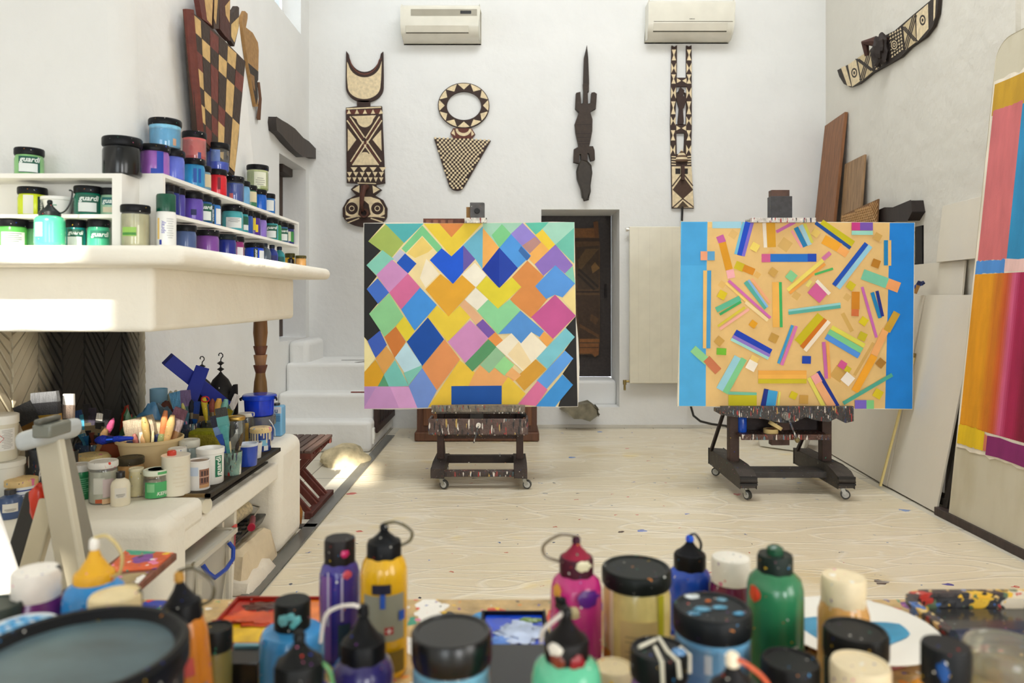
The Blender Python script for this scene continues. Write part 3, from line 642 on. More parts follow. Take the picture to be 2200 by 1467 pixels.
def band(u0, u1, v0, v1, c, j=.012):
    n = 14; pts = [(u0+(u1-u0)*i/n, v0+j*noise.noise(Vector((i*1.7+u0*9, v0*5, 4)))) for i in range(n+1)] + [(u1-(u1-u0)*i/n, v1+j*noise.noise(Vector((i*1.9+u1*7, v1*5, 9)))) for i in range(n+1)]
    r.k += 1; w = .0065+.00004*r.k; fl = [[Vector((a, b, 0)) for a, b in pts]]
    r.mb.add([BPn.fn(a, b, w) for a, b in pts], [tuple(t) for t in tessellate_polygon(fl)], c)
X = lambda px, py: uvp(px, py)[0]
e = UL+.012
band(e, UR, v_pk-.03, v_top-.02, (196,152,36), .03)
uc = X(2176, 450)
band(e+.01, uc, v_bl, v_pk, (206,110,112)); band(uc, uc+.3, v_b2+.02, v_pk-.02, (40,140,190)); band(uc+.3, uc+.75, v_bl, v_pk, (222,120,130)); band(uc+.75, UR-.02, v_b2, v_pk, (210,160,50))
band(e, uc-.01, v_b2+.004, v_bl, (78,142,214)); band(uc-.01, UR-.02, v_b2+.004, v_bl, (236,196,190))
cols = [(X(2094,720)-.02, (222,150,18)), (X(2128,720), (206,118,22)), (X(2148,720), (196,84,36)), (X(2162,720), (206,90,130)), (X(2178,720), (160,24,72)), (X(2206,720), (126,10,48)), (X(2206,720)+.4, (196,84,36)), (X(2206,720)+.7,(222,150,18)), (UR-.02, None)]
cols[0] = (e, cols[0][1])
for i in range(110):      # blended stripes
    ua, ub_ = e+(UR-.02-e)*i/110, e+(UR-.02-e)*(i+1)/110+.002; um_ = (ua+ub_)/2
    k = max(j for j in range(len(cols)-1) if cols[j][0] <= um_+1e-6); c = cols[k][1]
    for (kb, kc) in ((k, k-1), (k+1, k+1)):
        if 0 < kb < len(cols)-1:
            d = abs(um_-cols[kb][0]); f_ = max(0, .5-d/.05)
            if f_ > 0: c = tuple(c[q]*(1-f_)+cols[kc][1][q]*f_ for q in range(3))
    band(ua, ub_, v_yl-.005, v_b2, c, .003)
um = X(2122, 930)
band(e, um-.01, v_end+.015, v_yl, (224,186,24)); band(um-.01, um+.015, v_end+.02, v_yl-.02, (214,120,90)); band(um+.015, UR-.02, v_end+.005, v_yl-.02, (132,34,100))
tag(r.mb.build('striped_painting', 'canvas_soft', sharp=30), 'large unframed canvas with pink, ochre and wine red stripes hung on the right board', 'painting')
# ------------------------------------------------------------------ masks on the walls
DB, CM, RB_ = (52,32,24), (222,203,166), (92,44,32)
c1 = lambda x, y: (700+x/3.6675, 80+y/3.6675)
c2 = lambda x, y: (1180+x/3.6675, 80+y/3.6675)
MPn = Plane((0, YB-.001, 0), (1,0,0), (0,0,1), (0,-1,0))
def maskthing(name, label, px, py, plane): return thing(name, label, 'mask', plane.P(px, py))
# plank mask with crescent
t = maskthing('plank_mask', 'tall plank mask with crescent top and round owl-eyed face, leftmost on the back wall', 785, 488, MPn)
r = Relief(MPn, .03, c1)
r.base([[(165,115)]+arc(310,115,128,165,172,8,16)+[(455,120)]+[(458,330)]+arc(310,400,147,118,0,180,18)+[(162,330)]], DB)
r.paint([(172,200)]+arc(310,195,130,128,168,12,14)+[(445,195),(440,330)]+arc(306,395,128,98,0,180,16)+[(172,330)], CM)
r.paint([(185,175)]+arc(310,150,122,152,165,15,14)+[(440,180),(436,172)]+arc(310,145,116,150,15,165,14), (108,56,40))
r.mb.build('crescent', 'carved', t)
r = Relief(MPn, .03, c1)
r.base([[(250,505),(352,505),(352,550),(445,548),(470,1152),(400,1165),(400,1180),(265,1180),(265,1155),(170,1150),(163,560),(250,550)]], DB)
r.paint([(168,564),(440,552),(440,562),(168,576)], CM)
r.paint([(165,582),(440,570),(444,608),(168,614)], RB_)
for i in range(5): x = 170+i*63; r.paint([(x,610),(x+17,574),(x+34,608)], CM)
r.paint([(185,628),(430,618),(448,1015),(190,1018)], (58,36,26))
r.paint([(208,628),(400,620)]+arc(312,640,66,75,10,170,10), CM)
r.paint([(178,725),(178,905),(245,812)], CM); r.paint([(440,735),(444,900),(372,812)], CM)
r.paint([(215,1012),(415,1010),(350,920)]+arc(312,925,30,16,0,-180,8)+[(280,918)], CM)
for (x0,y0,x1,y1) in ((196,630,440,985),(172,660,420,1012),(428,630,200,985),(446,660,216,1012)): r.bar(x0,y0,x1,y1,10,CM)
for (x0,y0,x1,y1) in ((184,645,430,1000),(437,645,205,1000)): r.bar(x0,y0,x1,y1,9,RB_)
r.sq(309,812,26,DB,45)
for row, (y, n, x0, w, inv) in enumerate(((1028,4,200,68,1),(1066,6,172,50,1),(1108,7,172,42,1))):
    for i in range(n):
        x = x0+i*(w if row else 75); r.paint([(x,y),(x+w*.8,y),(x+w*.4,y+36)], CM)
r.bar(255,1152,400,1157,7,CM)
r.mb.build('plank', 'carved', t)
r = Relief(MPn, .045, c1)
r.base([[(240,1170),(390,1170),(445,1205),(390,1248),(455,1285),(488,1350),(485,1420)]+arc(315,1400,172,98,10,170,16)+[(142,1420),(140,1350),(175,1285),(245,1248),(203,1203)]], DB)
r.paint([(272,1170),(272,1232),(218,1205)], CM); r.paint([(374,1172),(432,1205),(380,1235)], CM)
r.paint([(160,1340),(200,1280),(270,1262),(360,1262),(430,1285),(470,1350),(470,1400),(420,1420),(210,1420),(165,1405)], CM)
for x in (212, 412):
    r.disc(x,1353,48,48,DB); r.disc(x,1353,22,22,CM); r.disc(x,1353,16,16,DB)
r.paint([(310,1290),(345,1320),(360,1400),(310,1440),(262,1400),(275,1320)], DB)
for (x0,y0,x1,y1) in ((165,1435,265,1412),(180,1465,270,1430),(375,1412,470,1425),(360,1430,455,1460)): r.bar(x0,y0,x1,y1,9,CM)
r.mb.build('face', 'carved', t)
m = MB(); m.tube([MPn.P(*c1(330,1185),.05),MPn.P(*c1(322,1200),.14),MPn.P(*c1(312,1260),.17),MPn.P(*c1(304,1340),.15),MPn.P(*c1(303,1375),.08)], [.028,.03,.026,.02,.014], (78,40,28)); m.build('beak', 'carved', t)
m = MB(); o_ = MPn.P(*c1(312,1392),.05); m.lathe([(.045,0),(.045,.03),(.028,.03),(.024,.008)], (70,36,26), 18); 
m2 = MB(M=Matrix.Translation(o_) @ Matrix.Rotation(PI/2, 4, 'X')); m2.lathe([(.047,0),(.047,.035),(.03,.035),(.026,.008)], [(80,44,30),(80,44,30),(40,24,20)], 18); m2.build('mouth', 'carved', t)
# ring and triangle
t = maskthing('butterfly_mask', 'mask with a cream ring above a checkered triangle on the back wall', 994, 410, MPn)
r = Relief(MPn, .03, c1)
r.base([arc(1088,543,202,178,0,360,44)[:-1], arc(1090,545,135,112,0,360,40)[:-1]], DB)
n = 12
for i in range(n):
    a0, a1 = 360*i/n-75, 360*(i+1)/n-75; am = (a0+a1)/2
    r.paint(arc(1088,543,196,172,a0+1,a1-1,8)+[(1089+150*math.cos(math.radians(am)), 544+126*math.sin(math.radians(am)))], CM)
r.mb.build('ring', 'carved', t)
r = Relief(MPn, .032, c1)
r.base([[(1005,722),(1150,722),(1178,768),(1150,803),(1010,803),(983,762)]], RB_)
r.paint([(1012,730),(1022,782),(990,762)], CM); r.paint([(1148,735),(1170,768),(1148,785)], CM)
r.paint(arc(1086,728,62,56,0,180,14)+arc(1086,728,44,32,180,0,12), CM)
r.mb.build('neck', 'carved', t)
r = Relief(MPn, .03, c1)
tri = [(853,797),(1300,818),(1085,1190)]+arc(1035,1180,50,32,20,160,8)+[(975,1180)]
r.base([tri], DB)
nx, ny = 27, 24
for j in range(ny):
    v0, v1 = j/ny, (j+1)/ny
    for i in range(nx):
        if (i+j) % 2: continue
        y = 800+400*(v0+v1)/2; 
        if y > 1195: continue
        k = (y-808)/390; xl = 858+k*120; xr = 1292-k*215; w = (1292-858)/nx
        x = 858+ (i+.5)*w + k*-0
        if xl+5 < x < xr-4: r.sq(x+5*math.sin(j*.7), y+ (x-1075)*.045*(1-k), w*.98, CM, 2, 15.5)
r.mb.build('triangle', 'carved', t)
# crocodile
t = maskthing('crocodile_carving', 'dark carved wooden crocodile with a long thin tail hung on the back wall', 1255, 430, MPn); t['category'] = 'carving'
r = Relief(MPn, .045, c2); K = (50,40,33)
r.base([[(292,104),(303,180),(305,375),(268,375),(274,180)]], K); r.mb.build('tail', 'carved', t, bevel=.008)
r = Relief(MPn, .06, c2)
r.base([[(264,375),(308,375),(308,438),(298,440),(302,535),(322,530),(328,450),(350,446),(370,458),(362,572),(330,588),(318,600),(336,660),(334,750),(315,850),(310,868),(340,868),(352,900),(355,972),(322,980),(308,925),(296,920),(298,985),(248,985),(245,930),(234,930),(230,1000),(188,990),(192,890),(228,872),(225,850),(205,760),(198,690),(215,640),(230,600),(202,570),(208,452),(240,444),(248,535),(264,530),(266,440)]], (56,44,36))
for y in (700,770,800,830,850): r.bar(210+abs(y-700)*.06,y,330-abs(y-700)*.1,y-2,5,(34,26,22))
r.mb.build('body', 'carved', t, bevel=.014, seg=3)
r = Relief(MPn, .075, c2)
r.base([[(250,985),(298,988),(325,1020),(332,1080),(318,1180),(320,1225),(305,1275),(275,1283),(255,1265),(245,1200),(215,1120),(210,1060),(225,1010)]], (58,52,46)); r.mb.build('head', 'carved', t, bevel=.02, seg=3)
# forked plank mask
t = maskthing('forked_mask', 'tall narrow cream and brown mask with two upright prongs, rightmost on the back wall', 1465, 448, MPn)
r = Relief(MPn, .03, c2)
r.base([[(960,72),(980,82),(1002,70),(1000,325),(1075,325),(1075,72),(1095,80),(1116,70),(1118,700),(1112,930),(1115,1020),(1135,1350),(962,1350),(957,1020),(955,930),(950,700)],
        [(998,395),(1080,395),(1072,690),(988,690)], [(996,760),(1062,760),(1055,925),(1000,925)]], DB)
for col_, x0, x1 in ((0, 958, 996), (1, 1076, 1116)):
    dx = lambda y: -8*(y-100)/700 if col_ == 0 else -3*(y-100)/700
    for (a, b, cdark) in ((105,190,0),(210,290,1),(300,372,0),(400,490,1),(512,612,0),(628,700,1),(738,818,0),(852,930,1)):
        d = dx(a); mid = (a+b)/2; xm = (x0+x1)/2+d
        if cdark == 0: r.paint([(x0+d+2,a),(x1+d-2,a),(xm+3,mid),(x1+d-2,b),(x0+d+2,b),(xm-3,mid)], CM)
        else: r.paint([(x0+d,a),(xm,mid),(x0+d,b)], CM); r.paint([(x1+d,a),(x1+d,b),(xm,mid)], CM)
for y in (350, 722):
    d = 0 if y < 500 else -4
    r.paint([(1000+d,y-20),(1034+d,y),(1000+d,y+18)], CM); r.paint([(1076+d,y-20),(1076+d,y+20),(1042+d,y)], CM)
for y in (945, 965, 985, 1005): r.bar(958,y,992,y+2,8,CM); r.bar(1082,y,1112,y-2,8,CM)
r.paint([(960,1022),(1115,1022),(1132,1345),(965,1345)], CM)
r.paint([(1045,1095),(1128,1205),(1046,1280),(966,1205)], (70,48,34))
r.bar(962,1180,1040,1078,10,(70,48,34)); r.bar(1050,1078,1125,1175,10,(70,48,34))
r.bar(966,1345,1046,1275,10,(70,48,34)); r.bar(1046,1275,1130,1340,10,(70,48,34)); r.paint([(1002,1345),(1046,1292),(1096,1342)], (78,62,44))
for x in (1008, 1066): r.sq(x,1060,40,(30,22,20),0,44)
r.mb.build('plank', 'carved', t)
r = Relief(MPn, .03, c2)
r.base([[(1028,398),(1060,425),(1050,470),(1068,470),(1058,440),(1080,450),(1076,500),(1058,560),(1048,570),(1055,670),(1050,695),(1010,695),(1008,668),(1018,570),(1000,500),(992,450),(1005,435),(1018,460),(1022,480),(1012,430)]], DB, t0=.005); r.mb.build('figure', 'carved', t)
m = MB(M=Matrix.Translation(MPn.P(*c2(1038,985),.031)) @ Matrix.Diagonal((1,.42,1,1)))
for j in range(6):
    rr = [.066,.064,.056,.044,.028,.012][j]; m.lathe([(rr,.022*j),([.064,.056,.044,.028,.012,.0][j],.022*(j+1))], CM if j % 2 else (96,70,48), 18, k=None)
m.build('cap', 'carved', t)
m = MB(); m.beam(MPn.P(*c2(1042,1015),.05), MPn.P(*c2(1042,1135),.055), .03, .05, (62,36,26)); m.build('nose', 'carved', t)
# long mask on the right wall
RP2 = Plane(RA+RNn*.006, RU, (0,0,1), RNn)
cr_ = lambda x, y: (1700+x/2.444, y/2.444)
t = maskthing('long_mask', 'long slanting black and cream plank mask with a beaked face high on the right wall', 1905, 100, RP2)
r = Relief(RP2, .025, cr_)
BK = (44,34,28)
r.base([[(255,368),(320,335),(430,260),(480,200),(560,160),(660,75),(745,5),(770,-20),(792,-10),(785,70),(762,140),(720,195),(640,250),(590,300),(520,340),(440,385),(370,440),(325,458),(290,440),(265,400)]], BK)
r.paint([(312,340),(355,310),(378,425),(335,455)], CM); r.paint([(275,355),(300,345),(330,452),(310,450)], CM)
r.disc(346,382,16,26,BK); r.disc(346,382,10,17,CM); r.disc(346,382,5,9,BK)
r.paint([(675,72),(738,18),(740,150),(678,222)], CM); r.disc(709,105,16,28,BK); r.disc(709,105,10,18,CM); r.disc(709,105,5,9,BK)
r.paint([(768,0),(780,-10),(775,90),(766,110)], CM)
for s_, (xa, ya, xb, yb, xc, yc, xd, yd) in enumerate(((362,305,430,262,445,375,385,425),(605,135,668,75,675,220,618,262))):
    r.paint([(xa,ya),(xb,yb),(xc,yc),(xd,yd)], (200,180,140))
    for k in (-9, 0, 9): r.bar(xa+k,ya+4,xc+k,yc-4,6,BK); r.bar(xb+k,yb+4,xd+k,yd-4,6,BK)
for (xa, ya, xb, yb, xc, yc, xd, yd) in ((442,270,500,215,520,320,460,372),(530,175,600,140,612,260,545,310)):
    for i in range(5):
        for j in range(7):
            u, v = (i+.5)/5, (j+.5)/7
            x = (xa*(1-u)+xb*u)*(1-v)+(xd*(1-u)+xc*u)*v; y = (ya*(1-u)+yb*u)*(1-v)+(yd*(1-u)+yc*u)*v
            r.paint([(x-6,y+7),(x+1,y-9),(x+6,y+3)], CM)
for (x, y) in ((481,285),(562,235)):
    for k, c_ in ((30,BK),(24,CM),(18,BK),(11,CM),(6,BK)): r.disc(x,y,k*.7,k,c_)
r.mb.build('plank', 'carved', t)
m = MB(); m.blob(RP2.P(*cr_(515,262),.075), (.055,.08,.125), (40,30,26), .25, 3, 20, 14, 2); m.build('face', 'carved', t)
m = MB(); m.tube([RP2.P(*cr_(525,225),.04),RP2.P(*cr_(500,215),.10),RP2.P(*cr_(478,222),.14),RP2.P(*cr_(475,290),.12)], [.045,.04,.034,.018], (70,40,30)); m.build('beak', 'carved', t)
# checkered mask on the hood's right side
HP = Plane((-1.275, 0, 0), (0,-1,0), (0,0,1), (1,0,0))
cm_ = lambda x, y: (340+x/3.0556, y/3.0556)
t = maskthing('checkered_mask', 'big checkered brown, cream and maroon wooden mask hung on the fireplace hood', 455, 345, HP)
r = Relief(HP, .02, cm_)
TL, TR, BRt, BL = (160,62), (545,405), (470,1130), (225,880)
r.base([[TL,(245,120),(330,195),(430,290),TR,(525,560),(500,900),(470,1160),(225,900),(195,520)]], (58,40,28))
ch = [(196,160,100),(56,40,28),(104,48,40),(58,42,30),(196,164,106),(54,38,26)]
def bil(u, v):
    return ((TL[0]*(1-u)+TR[0]*u)*(1-v)+(BL[0]*(1-u)+BRt[0]*u)*v, (TL[1]*(1-u)+TR[1]*u)*(1-v)+(BL[1]*(1-u)+BRt[1]*u)*v)
grid = ["LDRDLD", "DLDLDR", "RDRDLD", "LDRDLD", "DLDRDL", "LDRLDL", "DRDLDL"]
cc = {'L': (200,166,108), 'D': (54,38,27), 'R': (108,50,40)}
for j in range(7):
    for i in range(6):
        u0, u1 = .07+.93*i/6, .07+.93*(i+1)/6; r.paint([bil(u0+.003,j/7),bil(u1-.003,j/7),bil(u1-.003,(j+1)/7),bil(u0+.003,(j+1)/7)], cc[grid[j][i]])
r.mb.build('board', 'carved', t)
m = MB(); m.tube([HP.P(*cm_(172,65),.015),HP.P(*cm_(205,480),.015),HP.P(*cm_(240,880),.015)], .022, (104,50,40)); m.build('edge_rail', 'carved', t)
def horn(pts, w, col, nm, col2=None):
    r = Relief(HP, .022, cm_); r.base([pts], col)
    if col2: r.paint(w, col2)
    r.mb.build(nm, 'carved', t)
horn([(225,-40),(330,-40),(318,170),(255,125)], [(262,-40),(325,-40),(316,165),(285,130)], (96,44,36), 'horn', (196,160,104))
horn([(330,-60),(372,-60),(366,190),(330,190)], [(335,-40),(360,-40),(345,160),(330,120)], (60,40,28), 'horn', (192,156,100))
horn([(370,-60),(440,-60),(440,270),(405,235),(372,190)], [(405,40),(438,0),(436,150),(410,100)], (72,36,28), 'horn', (196,160,104))
horn([(440,120),(470,70),(488,40),(500,50),(500,170),(468,305),(440,260)], [(446,160),(498,110),(496,180),(468,280),(446,240)], (58,44,34), 'horn', (204,172,112))
# paddle shaped carving on the left wall
LP2 = Plane((-2.068, 0, 0), (0,-1,0), (0,0,1), (1,0,0))
t = thing('paddle_carving', 'tan curved wooden paddle with a dark raffia fringe, hung high on the left wall', 'carving', LP2.P(545,280))
r = Relief(LP2, .025, cl); r.base([[(528,150),(530,110),(548,72),(566,90),(566,120),(555,180),(600,215),(635,280),(640,330),(636,510),(630,530),(636,700),(620,700),(570,430),(540,230)]], (158,120,72))
r.paint([(568,412),(637,470),(636,525),(630,535),(634,640),(622,690),(590,520)], (50,40,32)); r.paint([(580,480),(610,500),(615,600),(605,580)], (140,104,64)); r.mb.build('blade', 'carved', t)
for i in range(9): MB().tube([LP2.P(*cl(636+i*1.4,540),.02),LP2.P(*cl(642+i*1.2-4*(i%2),650),.03),LP2.P(*cl(632+i*2.4,775+6*(i%3)),.02)], .005, (96,62,40), 5).build('fringe_strand', 'matte', t)

# ------------------------------------------------------------------ left painting
c3 = lambda x, y: (770+x/2.934, 420+y/2.934)
PA = Plane((0, 5.25, 0), (1,0,0), (0,0,1), (0,-1,0))
t = thing('diamond_painting', 'colourful painting of interlocking diamonds with black edges on the left easel', 'painting', PA.P(1010, 876))
r = Relief(PA, .022, c3)
r.base([[(36,175),(120,174),(240,170),(405,174),(560,178),(700,178),(900,170),(1080,172),(1220,167),(1360,170),(1364,400),(1369,760),(1384,900),(1392,1080),(1386,1270),(1382,1328),(1260,1331),(1180,1326),(1000,1330),(600,1334),(300,1344),(200,1346),(42,1342),(40,800)]], (238,234,222))
r.mb.build('canvas', 'canvas', t)
r = Relief(PA, .0228, c3); k_ = r
r.paint([(42,180),(1356,173),(1366,760),(1378,1322),(44,1337)], (244,224,172))
PG = [((30,30,32),[(40,178),(165,178),(66,290),(150,345),(55,440),(120,510),(57,590),(130,675),(72,745),(150,850),(62,915),(40,890)]),
((30,30,32),[(1368,760),(1380,1325),(1258,1327),(1300,1200),(1350,1190),(1285,1122),(1350,1027),(1298,975),(1358,890),(1305,832)]),
((84,184,188),[(170,180),(415,178),(290,302)]),((170,192,96),[(175,183),(290,300),(210,397),(66,290)]),
((128,210,146),[(405,190),(530,330),(495,365),(405,262),(305,365),(275,335)]),((205,205,222),[(265,340),(308,370),(245,420),(216,397)]),
((250,228,168),[(405,255),(500,360),(452,408),(522,492),(425,597),(315,490),(367,430),(300,365)]),((244,214,118),[(405,262),(470,335),(440,360),(360,395),(310,365)]),((252,240,214),[(430,400),(470,440),(510,495),(425,580),(390,520)]),
((242,212,64),[(412,178),(512,178),(588,265),(668,178),(780,178),(588,385)]),((226,140,72),[(510,178),(668,178),(588,265)]),
((168,216,192),[(785,176),(1040,174),(890,332),(785,205)]),((130,212,146),[(905,182),(968,250),(890,332),(840,252)]),
((112,190,218),[(785,195),(785,468),(738,402),(660,315)]),((250,184,96),[(785,205),(888,332),(783,468)]),
((140,214,194),[(155,345),(228,402),(120,507),(55,440)]),((18,88,202),[(297,366),(369,430),(315,492),(244,425)]),
((16,92,226),[(527,333),(588,385),(662,315),(664,482),(598,558),(452,408)]),((108,92,178),[(662,315),(738,402),(662,482)]),
((96,198,174),[(1050,175),(1200,170),(1120,252)]),((168,222,202),[(1195,172),(1358,170),(1358,210),(1240,312),(1158,217)]),((112,200,180),[(1358,205),(1358,430),(1240,312)]),
((154,138,222),[(1035,175),(1150,292),(1045,347),(958,246)]),((248,214,64),[(1160,215),(1240,312),(1195,348),(1113,252)]),((248,184,96),[(1150,292),(1202,347),(1110,437),(1058,385),(1085,340)]),((192,144,138),[(1112,262),(1150,297),(1080,367),(1028,320)]),
((80,158,236),[(962,245),(1087,380),(1005,457),(888,332)]),((58,112,184),[(1025,320),(1085,385),(1062,412),(1008,350)]),
((0,52,168),[(888,330),(1005,458),(888,585),(780,466)]),((26,66,176),[(888,335),(1003,458),(888,580)]),
((136,210,186),[(1350,445),(1365,562),(1300,490)]),((250,228,156),[(1365,580),(1368,752),(1283,650)]),
((226,146,76),[(1065,412),(1167,510),(1113,572),(1192,650),(1090,772),(953,657),(1027,577),(966,517)]),
((148,118,204),[(1240,310),(1350,440),(1300,492),(1240,440),(1165,507),(1110,435)]),((90,158,236),[(1240,440),(1363,555),(1285,642),(1237,625),(1182,652),(1113,572)]),
((206,92,156),[(1238,625),(1368,757),(1225,902),(1088,766)]),((250,244,226),[(735,425),(808,502),(740,580),(654,500)]),((250,244,226),[(740,582),(822,657),(755,727),(670,657)]),
((238,186,142),[(672,655),(782,772),(745,812),(640,692)]),((146,220,162),[(818,655),(880,712),(955,655),(1022,724),(880,874),(748,725)]),
((234,218,54),[(808,508),(888,583),(968,515),(1027,577),(880,713),(743,580)]),((242,212,64),[(497,692),(570,760),(640,693),(708,767),(567,922),(438,765)]),((236,174,48),[(520,495),(598,557),(655,502),(739,577),(570,762),(425,592)]),
((216,152,208),[(215,405),(317,492),(195,614),(118,500)]),((222,114,164),[(315,492),(393,580),(275,720),(198,612)]),((66,116,212),[(125,522),(197,612),(128,682),(57,590)]),
((148,216,154),[(198,616),(290,765),(170,892),(72,745)]),((66,152,236),[(392,580),(497,690),(357,852),(273,718)]),((238,218,56),[(290,760),(358,850),(310,922),(238,825)]),
((216,128,56),[(240,825),(302,920),(233,1022),(167,890)]),((62,100,202),[(140,850),(183,940),(112,1024),(62,915)]),((232,170,88),[(180,948),(235,1022),(165,1122),(112,1022)]),((252,238,176),[(42,890),(113,1022),(42,1112)]),
((0,78,174),[(440,768),(542,905),(405,1072),(308,920)]),((216,148,202),[(705,785),(822,895),(680,1057),(565,920)]),((124,90,180),[(785,778),(862,860),(820,897),(743,815)]),
((88,154,228),[(1022,725),(1170,855),(1145,892),(1090,860),(1025,930),(965,868),(883,872)]),((242,158,80),[(862,860),(912,912),(870,952),(818,900)]),((246,174,88),[(1168,855),(1227,905),(1185,952),(1138,895)]),
((252,242,218),[(965,866),(1025,930),(1090,858),(1187,952),(1045,1112),(866,950)]),((250,228,180),[(1010,920),(940,1000),(1045,1105),(1090,1050)]),
((128,206,222),[(1305,833),(1362,890),(1190,1092),(1120,1025)]),((98,168,246),[(1300,975),(1353,1025),(1180,1222),(1123,1165)]),((62,154,232),[(1285,1125),(1351,1190),(1260,1300),(1240,1327),(1118,1325)]),
((222,164,56),[(1115,1030),(1184,1092),(1045,1227),(983,1155)]),((246,206,66),[(640,1035),(735,1112),(700,1195),(905,1315),(445,1327)]),((246,178,110),[(735,1112),(770,1068),(825,1115),(860,1085),(920,1135),(987,1160),(920,1200),(695,1197)]),((248,186,120),[(960,1075),(1025,1130),(990,1162),(925,1130)]),
((90,158,108),[(820,905),(872,955),(720,1107),(673,1055)]),((154,202,160),[(870,953),(927,1010),(825,1117),(768,1065)]),((158,226,154),[(920,1010),(982,1065),(920,1132),(858,1080)]),
((236,154,94),[(545,905),(642,1030),(495,1227),(403,1080)]),((196,232,246),[(305,925),(402,1065),(300,1122),(233,1020)]),((124,206,196),[(235,1035),(322,1197),(195,1202),(163,1130)]),((132,206,190),[(402,1068),(405,1085),(320,1192),(288,1115)]),
((232,172,34),[(112,1033),(165,1125),(130,1198),(42,1200),(42,1110)]),((90,162,122),[(165,1130),(196,1200),(126,1200)]),((208,154,210),[(42,1200),(320,1200),(377,1335),(42,1340)]),((226,168,222),[(205,1205),(320,1202),(377,1335),(260,1335)]),((192,150,208),[(42,1202),(115,1207),(42,1330)]),
((120,154,228),[(405,1085),(497,1225),(440,1332),(375,1335),(320,1197)]),((244,208,68),[(945,1140),(1053,1245),(1000,1312),(903,1312),(905,1195)]),((228,120,168),[(1128,1165),(1191,1220),(1120,1322),(1008,1312)]),((8,84,174),[(588,1198),(903,1195),(903,1312),(588,1314)])]
for c_, q_ in PG: r.paint(q_, c_)
r.mb.build('paint_layer', 'canvas', t, flat=True)
m = MB(); m.hexa([PA.P(*c3(x, y), w) for w in (-.018, 0) for x, y in ((42,1335),(1375,1322),(1358,178),(42,184))], (214,190,150)); m.build('stretcher', 'wood', t)

# ------------------------------------------------------------------ right painting
c4 = lambda x, y: (1430+x/2.9345, 400+y/2.9345)
PB = Plane((0, 5.0, 0), (1,0,0), (0,0,1), (0,-1,0))
t = thing('confetti_painting', 'painting of scattered coloured bars on sand ground between blue side bands on the right easel', 'painting', PB.P(1710, 878))
r = Relief(PB, .022, c4)
r.base([[(92,222),(400,226),(800,226),(1200,228),(1560,231),(1556,700),(1546,1404),(1300,1402),(900,1398),(500,1388),(70,1384),(84,900)]], (240,234,214))
r.mb.build('canvas', 'canvas', t)
r = Relief(PB, .0228, c4)
r.paint([(94,227),(1554,233),(1543,1400),(80,1382)], (236,198,130))
for (x,y,w,c_) in ((420,305,48,(228,188,116)),(745,370,70,(224,184,108)),(350,620,40,(232,190,110)),(815,690,44,(224,182,104)),(1135,700,40,(224,184,110)),(1080,1180,80,(214,170,90)),(660,420,40,(238,190,120)),(570,560,36,(236,188,104))): r.sq(x,y,w,c_,35)
r.bar(1105,800,1165,915,26,(220,178,96)); r.bar(1180,1190,1300,985,20,(218,174,96))
r.paint([(92,226),(258,226),(250,700),(247,1383),(80,1382)], (78,178,238)); r.paint([(1402,233),(1556,233),(1543,1400),(1372,1398),(1388,800)], (8,132,224))
r.paint([(100,232),(250,232),(246,500),(90,500)], (70,168,230)); 
